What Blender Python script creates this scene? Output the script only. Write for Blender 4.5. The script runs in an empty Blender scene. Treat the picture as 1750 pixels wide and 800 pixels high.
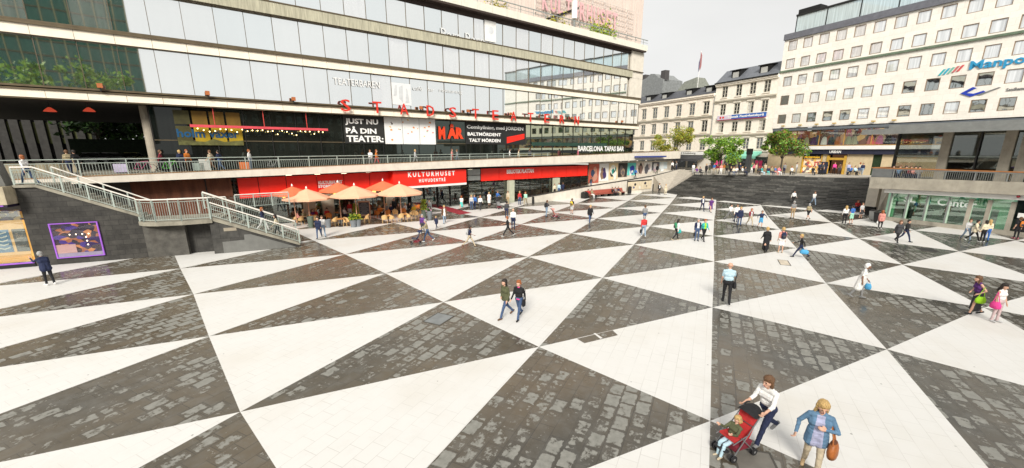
import bpy, bmesh, math, random
import numpy as np
from mathutils import Vector, Matrix, Euler
R = math.radians
rnd = random.Random(7)
scene = bpy.context.scene
col = scene.collection
# ------------------------------------------------------------------ camera
F_PX, PITCH, CY, CAM_H = 690.0, R(13.6), 425.0, 7.0
cam_d = bpy.data.cameras.new('camera'); cam = bpy.data.objects.new('camera', cam_d); col.objects.link(cam)
cam.location = (0, 0, CAM_H); cam.rotation_euler = (R(90) - PITCH, 0, 0)
cam_d.sensor_width = 36.0; cam_d.lens = F_PX / 1750 * 36; cam_d.shift_y = (CY - 400) / 1750
cam_d.clip_start = 0.1; cam_d.clip_end = 3000
scene.camera = cam
# survey: a photo point on a known plane gives its real place
def ray(x, y):
    u = (x - 875) / F_PX; v = (y - CY) / F_PX; c, s = math.cos(PITCH), math.sin(PITCH)
    return np.array([u, c - v * s, -s - v * c])
def G(x, y, z=0.0):
    d = ray(x, y); t = (z - CAM_H) / d[2]
    return d[0] * t, d[1] * t
class Frame:
    """a street-wall frame: x along the wall (azimuth az), y away from the plaza, z up"""
    def __init__(s, o, az):
        a = R(az); s.o = np.array([o[0], o[1]]); s.d = np.array([math.sin(a), math.cos(a)]); s.i = np.array([-s.d[1], s.d[0]])
        s.rz = R(90 - az)
    def to(s, x, y, z=0.0):
        p = s.o + s.d * x + s.i * y
        return Vector((p[0], p[1], z))
    def inv(s, X, Y):
        q = np.array([X, Y]) - s.o
        return q @ s.d, q @ s.i
    def px(s, x, y, yo=0.0):
        r = ray(x, y); p = s.o + s.i * yo
        t = (p @ s.i) / (r[:2] @ s.i); P = r * t
        return (P[:2] - p) @ s.d, P[2] + CAM_H
W0 = Frame((0, 0), 90)                                   # plain world frame
K = Frame(G(870, 345), 52.4)                             # long glass building
pm = ray(1335, 291.6); pm = pm * (-3.4 / pm[2])
M = Frame(pm[:2], 154)                                   # row of houses across the street
Q = Frame(G(1511, 376), 155.5)                           # low glass pavilion on the right
W = Frame(G(250, 440), 66)                               # stone wall with stairs on the left
# ------------------------------------------------------------------ materials
MATS = {}
def nodes(m):
    m.use_nodes = True; nt = m.node_tree; nt.nodes.clear(); return nt
def N(nt, t, **k):
    n = nt.nodes.new(t)
    for a, b in k.items():
        if a.startswith('i_'): n.inputs[a[2:].replace('_', ' ')].default_value = b
        else: setattr(n, a, b)
    return n
def mat(name, c, rough=.75, metal=0.0, var=.12, scale=2.0, bump=0.0, bscale=30.0, emit=0.0, spec=.4, stretch=(1, 1, 1), dirt=0.0, coat=0.0):
    if name in MATS: return MATS[name]
    m = bpy.data.materials.new(name); MATS[name] = m
    nt = nodes(m); L = nt.links.new
    out = N(nt, 'ShaderNodeOutputMaterial'); b = N(nt, 'ShaderNodeBsdfPrincipled')
    b.inputs['Roughness'].default_value = rough; b.inputs['Metallic'].default_value = metal
    b.inputs['Specular IOR Level'].default_value = spec
    if coat: b.inputs['Coat Weight'].default_value = coat; b.inputs['Coat Roughness'].default_value = .08
    L(b.outputs[0], out.inputs[0])
    tc = N(nt, 'ShaderNodeTexCoord'); mp = N(nt, 'ShaderNodeMapping'); mp.inputs['Scale'].default_value = stretch
    L(tc.outputs['Object'], mp.inputs[0])
    nz = N(nt, 'ShaderNodeTexNoise'); nz.inputs['Scale'].default_value = scale; nz.inputs['Detail'].default_value = 6; nz.inputs['Roughness'].default_value = .6
    L(mp.outputs[0], nz.inputs['Vector'])
    rp = N(nt, 'ShaderNodeMapRange'); rp.inputs[1].default_value = .3; rp.inputs[2].default_value = .7
    rp.inputs[3].default_value = 1 - var; rp.inputs[4].default_value = 1 + var
    L(nz.outputs['Fac'], rp.inputs[0])
    mx = N(nt, 'ShaderNodeVectorMath', operation='SCALE'); mx.inputs[0].default_value = c[:3]
    L(rp.outputs[0], mx.inputs['Scale'])
    last = mx.outputs[0]
    if dirt:
        n2 = N(nt, 'ShaderNodeTexNoise'); n2.inputs['Scale'].default_value = .7; n2.inputs['Detail'].default_value = 9; n2.inputs['Roughness'].default_value = .72
        m2 = N(nt, 'ShaderNodeMapping'); m2.inputs['Scale'].default_value = (2.2, 2.2, .35); L(tc.outputs['Object'], m2.inputs[0]); L(m2.outputs[0], n2.inputs['Vector'])
        r2 = N(nt, 'ShaderNodeMapRange'); r2.inputs[1].default_value = .5; r2.inputs[2].default_value = .72; r2.inputs[3].default_value = 0; r2.inputs[4].default_value = dirt
        L(n2.outputs['Fac'], r2.inputs[0])
        mm = N(nt, 'ShaderNodeMix', data_type='RGBA'); L(r2.outputs[0], mm.inputs[0]); L(last, mm.inputs[6]); mm.inputs[7].default_value = (.06, .05, .04, 1); last = mm.outputs[2]
    L(last, b.inputs['Base Color'])
    if emit:
        b.inputs['Emission Color'].default_value = (*c[:3], 1); b.inputs['Emission Strength'].default_value = emit
    if bump:
        n3 = N(nt, 'ShaderNodeTexNoise'); n3.inputs['Scale'].default_value = bscale; n3.inputs['Detail'].default_value = 4
        L(mp.outputs[0], n3.inputs['Vector'])
        bp = N(nt, 'ShaderNodeBump'); bp.inputs['Strength'].default_value = bump; bp.inputs['Distance'].default_value = .02
        L(n3.outputs['Fac'], bp.inputs['Height']); L(bp.outputs[0], b.inputs['Normal'])
    return m
def glass_mat(name, base, mirror, tint=(.93, .97, .95), wav=.004, rough=.02, wscale=.25):
    """coated facade glass: mirror-like coat over what stands behind it"""
    m = bpy.data.materials.new(name); MATS[name] = m
    nt = nodes(m); L = nt.links.new
    out = N(nt, 'ShaderNodeOutputMaterial'); mix = N(nt, 'ShaderNodeMixShader')
    d = N(nt, 'ShaderNodeBsdfDiffuse'); g = N(nt, 'ShaderNodeBsdfGlossy')
    g.inputs['Color'].default_value = (*tint, 1); g.inputs['Roughness'].default_value = rough
    tc = N(nt, 'ShaderNodeTexCoord'); nz = N(nt, 'ShaderNodeTexNoise'); nz.inputs['Scale'].default_value = wscale; nz.inputs['Detail'].default_value = 1
    L(tc.outputs['Object'], nz.inputs['Vector'])
    bp = N(nt, 'ShaderNodeBump'); bp.inputs['Strength'].default_value = 1; bp.inputs['Distance'].default_value = wav
    L(nz.outputs['Fac'], bp.inputs['Height']); L(bp.outputs[0], g.inputs['Normal'])
    mp = N(nt, 'ShaderNodeMapping'); mp.inputs['Scale'].default_value = (1.2, .2, .05); L(tc.outputs['Object'], mp.inputs[0])
    n2 = N(nt, 'ShaderNodeTexNoise'); n2.inputs['Scale'].default_value = 4; L(mp.outputs[0], n2.inputs['Vector'])
    rp = N(nt, 'ShaderNodeMapRange'); rp.inputs[1].default_value = .3; rp.inputs[2].default_value = .7; rp.inputs[3].default_value = .75; rp.inputs[4].default_value = 1.2; L(n2.outputs['Fac'], rp.inputs[0])
    sc = N(nt, 'ShaderNodeVectorMath', operation='SCALE'); sc.inputs[0].default_value = base; L(rp.outputs[0], sc.inputs['Scale']); L(sc.outputs[0], d.inputs['Color'])
    mix.inputs[0].default_value = mirror
    L(d.outputs[0], mix.inputs[1]); L(g.outputs[0], mix.inputs[2]); L(mix.outputs[0], out.inputs[0])
    return m
def pane_mat(name, tint=(.55, .62, .56), see=.62, rough=.02):
    """ordinary shop window glass: partly see-through, partly reflecting"""
    m = bpy.data.materials.new(name); MATS[name] = m
    nt = nodes(m); L = nt.links.new
    out = N(nt, 'ShaderNodeOutputMaterial'); mix = N(nt, 'ShaderNodeMixShader'); t = N(nt, 'ShaderNodeBsdfTransparent'); g = N(nt, 'ShaderNodeBsdfGlossy')
    t.inputs[0].default_value = (*tint, 1); g.inputs['Color'].default_value = (.9, .95, .92, 1); g.inputs['Roughness'].default_value = rough
    mix.inputs[0].default_value = 1 - see
    L(t.outputs[0], mix.inputs[1]); L(g.outputs[0], mix.inputs[2]); L(mix.outputs[0], out.inputs[0])
    return m
def display_mat(name, cols, scale=1.3, emit=0.0, rough=.8, dark=.5, stretch=(1, 1, 1)):
    """shelves of mixed goods: cells of mixed colours"""
    m = bpy.data.materials.new(name); MATS[name] = m
    nt = nodes(m); L = nt.links.new
    out = N(nt, 'ShaderNodeOutputMaterial'); b = N(nt, 'ShaderNodeBsdfPrincipled'); b.inputs['Roughness'].default_value = rough; L(b.outputs[0], out.inputs[0])
    tc = N(nt, 'ShaderNodeTexCoord'); mp = N(nt, 'ShaderNodeMapping'); mp.inputs['Scale'].default_value = stretch; L(tc.outputs['Object'], mp.inputs[0])
    v = N(nt, 'ShaderNodeTexVoronoi'); v.inputs['Scale'].default_value = scale; L(mp.outputs[0], v.inputs['Vector'])
    sep = N(nt, 'ShaderNodeSeparateColor'); L(v.outputs['Color'], sep.inputs[0])
    rp = N(nt, 'ShaderNodeValToRGB'); rp.color_ramp.interpolation = 'CONSTANT'
    e = rp.color_ramp.elements
    while len(e) < len(cols): e.new(.5)
    for k, c in enumerate(cols): e[k].position = k / len(cols); e[k].color = (*c, 1)
    L(sep.outputs[0], rp.inputs[0]); L(rp.outputs[0], b.inputs['Base Color'])
    if emit: L(rp.outputs[0], b.inputs['Emission Color']); b.inputs['Emission Strength'].default_value = emit
    return m
def block_mat(name, c1, c2, mortar, w_, h_, lo=.45, hi=1.6, ms=.012):
    m = bpy.data.materials.new(name); MATS[name] = m; nt = nodes(m); L = nt.links.new
    out = N(nt, 'ShaderNodeOutputMaterial'); b = N(nt, 'ShaderNodeBsdfPrincipled'); b.inputs['Roughness'].default_value = .8; L(b.outputs[0], out.inputs[0])
    tc = N(nt, 'ShaderNodeTexCoord'); sx = N(nt, 'ShaderNodeSeparateXYZ'); L(tc.outputs['Object'], sx.inputs[0]); cx = N(nt, 'ShaderNodeCombineXYZ'); L(sx.outputs[0], cx.inputs[0]); L(sx.outputs[2], cx.inputs[1])
    bt = N(nt, 'ShaderNodeTexBrick'); bt.inputs['Scale'].default_value = 1; bt.inputs['Brick Width'].default_value = w_; bt.inputs['Row Height'].default_value = h_; bt.inputs['Mortar Size'].default_value = ms
    bt.inputs['Color1'].default_value = (*c1, 1); bt.inputs['Color2'].default_value = (*c2, 1); bt.inputs['Mortar'].default_value = (*mortar, 1); L(cx.outputs[0], bt.inputs['Vector'])
    nz = N(nt, 'ShaderNodeTexNoise'); nz.inputs['Scale'].default_value = 1.6; nz.inputs['Detail'].default_value = 8; nz.inputs['Roughness'].default_value = .7; L(tc.outputs['Object'], nz.inputs['Vector'])
    rp = N(nt, 'ShaderNodeMapRange'); rp.inputs[1].default_value = .3; rp.inputs[2].default_value = .7; rp.inputs[3].default_value = lo; rp.inputs[4].default_value = hi; L(nz.outputs['Fac'], rp.inputs[0])
    s = N(nt, 'ShaderNodeVectorMath', operation='SCALE'); L(bt.outputs['Color'], s.inputs[0]); L(rp.outputs[0], s.inputs['Scale']); L(s.outputs[0], b.inputs['Base Color'])
    bp = N(nt, 'ShaderNodeBump'); bp.inputs['Strength'].default_value = .5; bp.inputs['Distance'].default_value = .02; L(nz.outputs['Fac'], bp.inputs['Height']); L(bp.outputs[0], b.inputs['Normal'])
    return m
# ------------------------------------------------------------------ mesh builder
class MB:
    def __init__(s): s.v = []; s.f = []; s.m = []; s.mats = []; s.cur = 0
    def use(s, m):
        if m not in s.mats: s.mats.append(m)
        s.cur = s.mats.index(m); return s
    def add(s, vs, fs):
        o = len(s.v); s.v += [tuple(p) for p in vs]
        for f in fs: s.f.append(tuple(i + o for i in f)); s.m.append(s.cur)
        return s
    def box(s, x0, x1, y0, y1, z0, z1):
        v = [(x, y, z) for z in (z0, z1) for y in (y0, y1) for x in (x0, x1)]
        return s.add(v, [(0, 2, 3, 1), (4, 5, 7, 6), (0, 1, 5, 4), (2, 6, 7, 3), (0, 4, 6, 2), (1, 3, 7, 5)])
    def hexa(s, b, t):                                   # bottom 4 pts, top 4 pts
        return s.add(list(b) + list(t), [(3, 2, 1, 0), (4, 5, 6, 7), (0, 1, 5, 4), (1, 2, 6, 5), (2, 3, 7, 6), (3, 0, 4, 7)])
    def prism(s, poly, y0, y1):                          # poly of (x,z) pushed along y
        n = len(poly); v = [(x, y0, z) for x, z in poly] + [(x, y1, z) for x, z in poly]
        return s.add(v, [tuple(range(n)), tuple(range(2 * n - 1, n - 1, -1))] + [(i, i + n, (i + 1) % n + n, (i + 1) % n) for i in range(n)])
    def slab(s, poly, z0, z1):                           # poly of (x,y)
        n = len(poly); zf0 = z0 if callable(z0) else (lambda x, y: z0); zf1 = z1 if callable(z1) else (lambda x, y: z1)
        v = [(x, y, zf0(x, y)) for x, y in poly] + [(x, y, zf1(x, y)) for x, y in poly]
        return s.add(v, [tuple(range(n - 1, -1, -1)), tuple(range(n, 2 * n))] + [(i, (i + 1) % n, (i + 1) % n + n, i + n) for i in range(n)])
    def quad(s, a, b, c, d): return s.add([a, b, c, d], [(0, 1, 2, 3)])
    def tube(s, p0, p1, r0, r1=None, n=8, caps=True):
        r1 = r0 if r1 is None else r1
        p0 = Vector(p0); p1 = Vector(p1); d = (p1 - p0)
        if d.length < 1e-6: return s
        d.normalize(); a = d.orthogonal().normalized(); b = d.cross(a)
        v = []
        for p, r in ((p0, r0), (p1, r1)):
            for k in range(n):
                t = 2 * math.pi * k / n; v.append(p + (a * math.cos(t) + b * math.sin(t)) * r)
        f = [(k, (k + 1) % n, (k + 1) % n + n, k + n) for k in range(n)]
        if caps: f += [tuple(range(n - 1, -1, -1)), tuple(range(n, 2 * n))]
        return s.add(v, f)
    def path(s, pts, r, n=6):
        for a, b in zip(pts, pts[1:]): s.tube(a, b, r, r, n)
        return s
    def lathe(s, prof, c=(0, 0, 0), n=12, sx=1, sy=1):   # prof of (r,z)
        v = []
        for r, z in prof:
            for k in range(n):
                t = 2 * math.pi * k / n; v.append((c[0] + r * sx * math.cos(t), c[1] + r * sy * math.sin(t), c[2] + z))
        f = []
        for j in range(len(prof) - 1):
            for k in range(n): f.append((j * n + k, j * n + (k + 1) % n, (j + 1) * n + (k + 1) % n, (j + 1) * n + k))
        f.append(tuple(range(n - 1, -1, -1))); m = len(prof) - 1; f.append(tuple(m * n + k for k in range(n)))
        return s.add(v, f)
    def ball(s, c, r, n=10, m=6, sx=1, sy=1, sz=1):
        pr = [(math.sin(math.pi * (j + .001) / m) * r, -math.cos(math.pi * j / m) * r * sz) for j in range(m + 1)]
        pr[0] = (r * .02, -r * sz); pr[-1] = (r * .02, r * sz)
        return s.lathe(pr, c, n, sx, sy)
    def text(s, txt, x0, x1, z0, z1, y, depth=.03, off=0.0, shear=0.0, spacing=1.0, flip=False):
        """lettering fitted to the box x0..x1, z0..z1 and standing at y, facing -y"""
        cu = bpy.data.curves.new('lettering', 'FONT'); cu.body = txt; cu.size = 1; cu.extrude = 0; cu.offset = off; cu.shear = shear; cu.space_character = spacing; cu.resolution_u = 2
        o = bpy.data.objects.new('lettering', cu); col.objects.link(o)
        dg = bpy.context.evaluated_depsgraph_get(); me = bpy.data.meshes.new_from_object(o.evaluated_get(dg))
        vs = np.array([v.co for v in me.vertices]); fs = [tuple(p.vertices) for p in me.polygons]
        bpy.data.objects.remove(o); bpy.data.curves.remove(cu); bpy.data.meshes.remove(me)
        lo = vs.min(0); hi = vs.max(0); X = x0 + (vs[:, 0] - lo[0]) / max(hi[0] - lo[0], 1e-6) * (x1 - x0); Z = z0 + (vs[:, 1] - lo[1]) / max(hi[1] - lo[1], 1e-6) * (z1 - z0)
        n = len(vs); v = [(X[k], y - depth, Z[k]) for k in range(n)] + [(X[k], y, Z[k]) for k in range(n)]
        ff = list(fs) + [tuple(i + n for i in reversed(f)) for f in fs]
        cnt = {}
        for f in fs:
            for a, b in zip(f, f[1:] + f[:1]): cnt[(a, b)] = 1
        for a, b in cnt:
            if (b, a) not in cnt: ff.append((b, a, a + n, b + n))
        return s.add(v, ff)
    def mesh(s, name, org=(0, 0, 0), smooth=False):
        me = bpy.data.meshes.new(name)
        me.from_pydata([(x - org[0], y - org[1], z - org[2]) for x, y, z in s.v], [], s.f)
        for m in s.mats: me.materials.append(m)
        me.polygons.foreach_set('material_index', s.m)
        if smooth: me.polygons.foreach_set('use_smooth', [True] * len(s.f))
        me.update(); return me
ORG = {}
def tag(o, label=None, cat=None, group=None, kind=None):
    if label: o['label'] = label
    if cat: o['category'] = cat
    if group: o['group'] = group
    if kind: o['kind'] = kind
    return o
def thing(name, label, cat, fr=W0, org=(0, 0, 0), rz=0.0, group=None):
    o = bpy.data.objects.new(name, None); col.objects.link(o); o.empty_display_size = .2
    o.location = fr.to(*org); o.rotation_euler = (0, 0, fr.rz + rz); ORG[o.name] = tuple(org)
    return tag(o, label, cat, group)
def part(name, mb, parent, smooth=False, label=None, local=False, kind=None):
    org = (0, 0, 0) if local else ORG.get(parent.name, (0, 0, 0))
    me = mb.mesh(name, org, smooth); o = bpy.data.objects.new(name, me); col.objects.link(o); o.parent = parent; ORG[o.name] = org
    if label: o['label'] = label
    if kind: o['kind'] = kind
    return o
def solo(name, mb, label=None, cat=None, fr=W0, org=(0, 0, 0), rz=0.0, group=None, kind=None, smooth=False):
    me = mb.mesh(name, org, smooth); o = bpy.data.objects.new(name, me); col.objects.link(o)
    o.location = fr.to(*org); o.rotation_euler = (0, 0, fr.rz + rz); ORG[o.name] = tuple(org)
    return tag(o, label, cat, group, kind)
def copy_tree(src, loc, rz, label=None, group=None):
    r = src.copy(); col.objects.link(r); r.location = loc; r.rotation_euler = (0, 0, rz); ORG[r.name] = ORG.get(src.name, (0, 0, 0))
    if label: r['label'] = label
    if group: r['group'] = group
    for ch in list(src.children):
        c = ch.copy(); col.objects.link(c); c.parent = r
        for g in ch.children:
            d = g.copy(); col.objects.link(d); d.parent = c
    return r
def box_part(name, parent, m, *b, smooth=False, label=None):
    return part(name, MB().use(m).box(*b), parent, smooth, label)
# ------------------------------------------------------------------ palette
cream = mat('cream_panel', (.88, .80, .66), .6, var=.06, scale=.8, dirt=.12)
bronze = mat('bronze_trim', (.13, .10, .06), .45, .3, var=.2)
concrete_band = mat('board_marked_concrete', (.42, .40, .30), .9, var=.28, scale=1.5, stretch=(6, 1, .4), dirt=.2)
concrete_pale = mat('pale_concrete', (.66, .61, .53), .9, var=.1, scale=1.2, bump=.3, dirt=.18)
concrete_pink = mat('ribbed_pale_concrete', (.66, .56, .50), .9, var=.12, scale=1.2, stretch=(5, 5, .3), dirt=.12)
concrete_dark = mat('weathered_concrete', (.27, .25, .20), .9, var=.25, scale=1.4, bump=.4, dirt=.45)
dark_metal = mat('dark_metal', (.035, .035, .034), .45, .6, var=.15)
grey_metal = mat('grey_metal', (.28, .29, .28), .45, .6, var=.12)
pale_metal = mat('painted_grey_green_steel', (.36, .41, .37), .5, .1, var=.12, dirt=.15)
white_paint = mat('white_paint', (.80, .79, .76), .5, var=.05)
black_mat = mat('black_matt', (.012, .012, .012), .8)
red_panel = mat('red_sign_enamel', (.86, .026, .014), .4, var=.08, scale=.8)
red_letter = mat('red_letter_paint', (.62, .035, .02), .4, var=.05)
white_letter = mat('white_lettering', (.85, .85, .83), .5, var=.03)
k_glass = glass_mat('coated_facade_glass', (.28, .29, .28), .90, tint=(.97, .99, .98)); k_glass2 = glass_mat('coated_facade_glass_b', (.55, .55, .52), .82, tint=(.97, .98, .98)); k_glass3 = glass_mat('coated_facade_glass_c', (.20, .22, .21), .92, tint=(.93, .97, .97), wav=.006)
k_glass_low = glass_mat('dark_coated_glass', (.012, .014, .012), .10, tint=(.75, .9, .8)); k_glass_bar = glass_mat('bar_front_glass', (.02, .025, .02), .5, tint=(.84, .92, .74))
house_glass = glass_mat('window_glass', (.04, .045, .05), .45, wav=.003, wscale=1.2); blind_glass = glass_mat('blind_window_glass', (.70, .72, .73), .34, tint=(.95, .98, 1), wav=.002)
old_glass = glass_mat('old_window_glass', (.03, .03, .03), .18, wav=.02, wscale=1.5)
shop_glass = pane_mat('shop_glass', (.8, .82, .78), .88)
clear_glass = pane_mat('pavilion_glass', (.60, .84, .68), .78)
wood_rail = mat('orange_wood', (.40, .16, .05), .5, var=.2)
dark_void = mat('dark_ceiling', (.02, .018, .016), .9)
dark_stone = mat('grey_wall_slabs', (.045, .042, .038), .7, var=.3, scale=1.5, bump=.3, dirt=.3)
# ------------------------------------------------------------------ sky and light
w = bpy.data.worlds.new('World'); scene.world = w; w.use_nodes = True
nt = w.node_tree; nt.nodes.clear(); L = nt.links.new
wo = N(nt, 'ShaderNodeOutputWorld'); bg = N(nt, 'ShaderNodeBackground'); bg.inputs['Strength'].default_value = .1
sky = N(nt, 'ShaderNodeTexSky'); sky.sky_type = 'NISHITA'; sky.sun_disc = False
SUN_EL, SUN_AZ = R(33), R(188)                           # behind the viewer and to the left, veiled by cloud
sky.sun_elevation = SUN_EL; sky.sun_rotation = SUN_AZ; sky.dust_density = 4; sky.air_density = 1
hs = N(nt, 'ShaderNodeHueSaturation'); hs.inputs['Saturation'].default_value = .10; L(sky.outputs[0], hs.inputs['Color'])
tc = N(nt, 'ShaderNodeTexCoord'); mp = N(nt, 'ShaderNodeMapping'); mp.inputs['Scale'].default_value = (1, 1, 2.5); L(tc.outputs['Generated'], mp.inputs[0])
cn = N(nt, 'ShaderNodeTexNoise'); cn.inputs['Scale'].default_value = 2.2; cn.inputs['Detail'].default_value = 5; L(mp.outputs[0], cn.inputs['Vector'])
cr = N(nt, 'ShaderNodeMapRange'); cr.inputs[1].default_value = .3; cr.inputs[2].default_value = .7; cr.inputs[3].default_value = .94; cr.inputs[4].default_value = 1.05; L(cn.outputs['Fac'], cr.inputs[0])
mixc = N(nt, 'ShaderNodeMix', data_type='RGBA'); mixc.inputs[0].default_value = .92; L(hs.outputs[0], mixc.inputs[6]); mixc.inputs[7].default_value = (5.75, 5.75, 5.66, 1)   # the cloud layer
sc = N(nt, 'ShaderNodeVectorMath', operation='SCALE'); L(mixc.outputs[2], sc.inputs[0]); L(cr.outputs[0], sc.inputs['Scale'])
L(sc.outputs[0], bg.inputs['Color']); L(bg.outputs[0], wo.inputs['Surface'])
sd = bpy.data.lights.new('sun', 'SUN'); sd.energy = 3.0; sd.angle = R(20); sd.color = (1, .955, .87)
so = bpy.data.objects.new('sun', sd); col.objects.link(so)
sv = Vector((math.sin(SUN_AZ) * math.cos(SUN_EL), math.cos(SUN_AZ) * math.cos(SUN_EL), math.sin(SUN_EL)))
so.rotation_euler = (-sv).to_track_quat('-Z', 'Y').to_euler(); so.location = sv * 100
scene.view_settings.view_transform = 'Standard'; scene.view_settings.look = 'None'; scene.view_settings.gamma = 1; scene.view_settings.use_curve_mapping = False
scene.view_settings.exposure = .64
scene.cycles.max_bounces = 6; scene.cycles.transparent_max_bounces = 10; scene.cycles.caustics_reflective = False; scene.cycles.caustics_refractive = False
# ================================================================== GROUND
MEAS = {(0,0):(921,592.8),(0,1):(1029.6,474.9),(0,2):(1083.5,418),(0,3):(1111,386.5),(0,4):(1130.5,364),(0,5):(1144,350),
(-1,1):(758.1,516.4),(-2,2):(658.8,467.4),(-3,3):(589.6,434.7),(1,0):(1217.6,525.2),(1,1):(1220.7,447),(1,-1):(1213.9,719.4),
(2,-1):(1515.5,597),(2,0):(1412,484),(2,1):(1361,424),(2,2):(1333,392),(3,0):(1542.6,452.3),(3,-1):(1682,525.7),(3,1):(1467.8,407.5),(3,2):(1422,380.5),(4,0):(1639.4,429.7),
(-1,0):(410.5,704),(-1,2):(902.6,439),(-1,3):(976.5,399),(-2,1):(357,574.8),(-2,3):(804,414),(-2,4):(889.5,383.5),(-3,2):(330.6,503),(-4,3):(308,459)}
gm = {k: np.array(G(*p)) for k, p in MEAS.items()}
A_ = np.array([[k[0], k[1], 1.0] for k in gm]); B_ = np.array([gm[k] for k in gm]); wt = np.array([1 / (4 + np.hypot(*b)) for b in B_])[:, None]
AFF = np.linalg.lstsq(A_ * wt, B_ * wt, rcond=None)[0]
def lattice(i, j):
    if (i, j) in gm: return gm[(i, j)]
    p = np.array([i, j, 1.0]) @ AFF; num = np.zeros(2); den = 0
    for k in gm:
        d2 = (k[0] - i) ** 2 + (k[1] - j) ** 2 + (k[0] - i) * (k[1] - j)
        wgt = math.exp(-d2 / 3.0) / (d2 + .2); num += wgt * (gm[k] - np.array([k[0], k[1], 1.0]) @ AFF); den += wgt
    return p + num / (den + .05)
F1 = AFF[1]; F1_ANG = math.atan2(F1[1], F1[0])
def paver_mat(name, dark):
    m = bpy.data.materials.new(name); nt = nodes(m); L = nt.links.new
    out = N(nt, 'ShaderNodeOutputMaterial'); b = N(nt, 'ShaderNodeBsdfPrincipled'); L(b.outputs[0], out.inputs[0])
    tc = N(nt, 'ShaderNodeTexCoord'); mp = N(nt, 'ShaderNodeMapping'); mp.inputs['Rotation'].default_value = (0, 0, -F1_ANG); L(tc.outputs['Object'], mp.inputs[0])
    # tile joints: rows of slabs laid along one family of lines, a little wavy
    bt = N(nt, 'ShaderNodeTexBrick'); bt.inputs['Scale'].default_value = 1; bt.inputs['Brick Width'].default_value = .62; bt.inputs['Row Height'].default_value = .43
    bt.inputs['Mortar Size'].default_value = .009 if dark else .007; bt.inputs['Mortar Smooth'].default_value = .3; bt.inputs['Bias'].default_value = 0
    bt.inputs['Color1'].default_value = (0, 0, 0, 1); bt.inputs['Color2'].default_value = (1, 1, 1, 1); bt.inputs['Mortar'].default_value = (.5, .5, .5, 1)
    L(mp.outputs[0], bt.inputs['Vector'])
    tile = N(nt, 'ShaderNodeSeparateColor'); L(bt.outputs['Color'], tile.inputs[0])
    def noise(scale, detail=5, rough=.6, src=mp):
        n = N(nt, 'ShaderNodeTexNoise'); n.inputs['Scale'].default_value = scale; n.inputs['Detail'].default_value = detail; n.inputs['Roughness'].default_value = rough; L(src.outputs[0], n.inputs['Vector']); return n.outputs['Fac']
    def rng(x, a, bb, c, d):
        r = N(nt, 'ShaderNodeMapRange'); r.inputs[1].default_value = a; r.inputs[2].default_value = bb; r.inputs[3].default_value = c; r.inputs[4].default_value = d; L(x, r.inputs[0]); return r.outputs[0]
    def math_(op, x, y):
        n = N(nt, 'ShaderNodeMath', operation=op)
        for k, q in enumerate((x, y)):
            if isinstance(q, (int, float)): n.inputs[k].default_value = q
            else: L(q, n.inputs[k])
        return n.outputs[0]
    def mixc(f, x, y):
        n = N(nt, 'ShaderNodeMix', data_type='RGBA'); L(f, n.inputs[0])
        for k, q in ((6, x), (7, y)):
            if isinstance(q, tuple): n.inputs[k].default_value = (*q, 1)
            else: L(q, n.inputs[k])
        return n.outputs[2]
    if dark:
        # dried pale films on wet black slabs: slab-sized islands with ragged edges
        big = noise(.16, 3, .5); mid = noise(.9, 3, .6); fine = noise(5.5, 7, .68)
        s1 = math_('ADD', math_('MULTIPLY', big, .55), math_('MULTIPLY', mid, .62))
        s2 = math_('ADD', s1, math_('MULTIPLY', fine, .85))
        s3 = math_('ADD', s2, math_('MULTIPLY', tile.outputs[0], .24))
        b2 = N(nt, 'ShaderNodeTexBrick'); b2.inputs['Scale'].default_value = 1; b2.inputs['Brick Width'].default_value = .62; b2.inputs['Row Height'].default_value = .43
        b2.inputs['Mortar Size'].default_value = .085; b2.inputs['Mortar Smooth'].default_value = 1; L(mp.outputs[0], b2.inputs['Vector'])
        s4 = math_('SUBTRACT', s3, math_('MULTIPLY', b2.outputs['Fac'], .28))
        patch = rng(s4, 1.135, 1.20, 0, 1)
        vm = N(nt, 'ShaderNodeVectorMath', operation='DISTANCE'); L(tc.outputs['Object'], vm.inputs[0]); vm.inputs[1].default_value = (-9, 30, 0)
        warm = rng(math_('ADD', math_('MULTIPLY', vm.outputs['Value'], -.014), noise(.12, 3)), .02, .30, 0, 1)  # brown sheen of a reflected building, painted into the slab colour by position
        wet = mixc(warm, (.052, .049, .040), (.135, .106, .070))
        wet = mixc(rng(tile.outputs[0], 0, 1, 0, .35), wet, (.038, .036, .030))
        wet = mixc(rng(noise(2.2, 6, .7), .45, .7, 0, .5), wet, (.15, .145, .13))
        dry = mixc(rng(fine, .35, .65, 0, 1), (.185, .182, .16), (.265, .258, .23))
        c = mixc(patch, wet, dry)
        c = mixc(math_('MULTIPLY', bt.outputs['Fac'], rng(noise(.5, 2), .4, .6, .15, .8)), c, (.03, .028, .025))
        L(c, b.inputs['Base Color'])
        rg = N(nt, 'ShaderNodeMix', data_type='FLOAT'); L(patch, rg.inputs[0]); L(rng(noise(1.5, 4), .3, .7, .13, .30), rg.inputs[2]); rg.inputs[3].default_value = .62
        L(rg.outputs[0], b.inputs['Roughness'])
    else:
        c = mixc(rng(tile.outputs[0], 0, 1, 0, .16), (.675, .662, .635), (.60, .583, .55))
        c = mixc(rng(noise(.22, 4, .6), .5, .75, 0, .45), c, (.55, .505, .43))
        c = mixc(rng(noise(1.7, 7, .7), .52, .75, 0, .3), c, (.55, .53, .49))
        c = mixc(math_('MULTIPLY', bt.outputs['Fac'], rng(noise(.6, 3), .38, .64, .05, .40)), c, (.22, .19, .15))
        vo = N(nt, 'ShaderNodeTexVoronoi'); vo.inputs['Scale'].default_value = 1.5; L(mp.outputs[0], vo.inputs['Vector'])
        sp = N(nt, 'ShaderNodeSeparateColor'); L(vo.outputs['Color'], sp.inputs[0])
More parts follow.
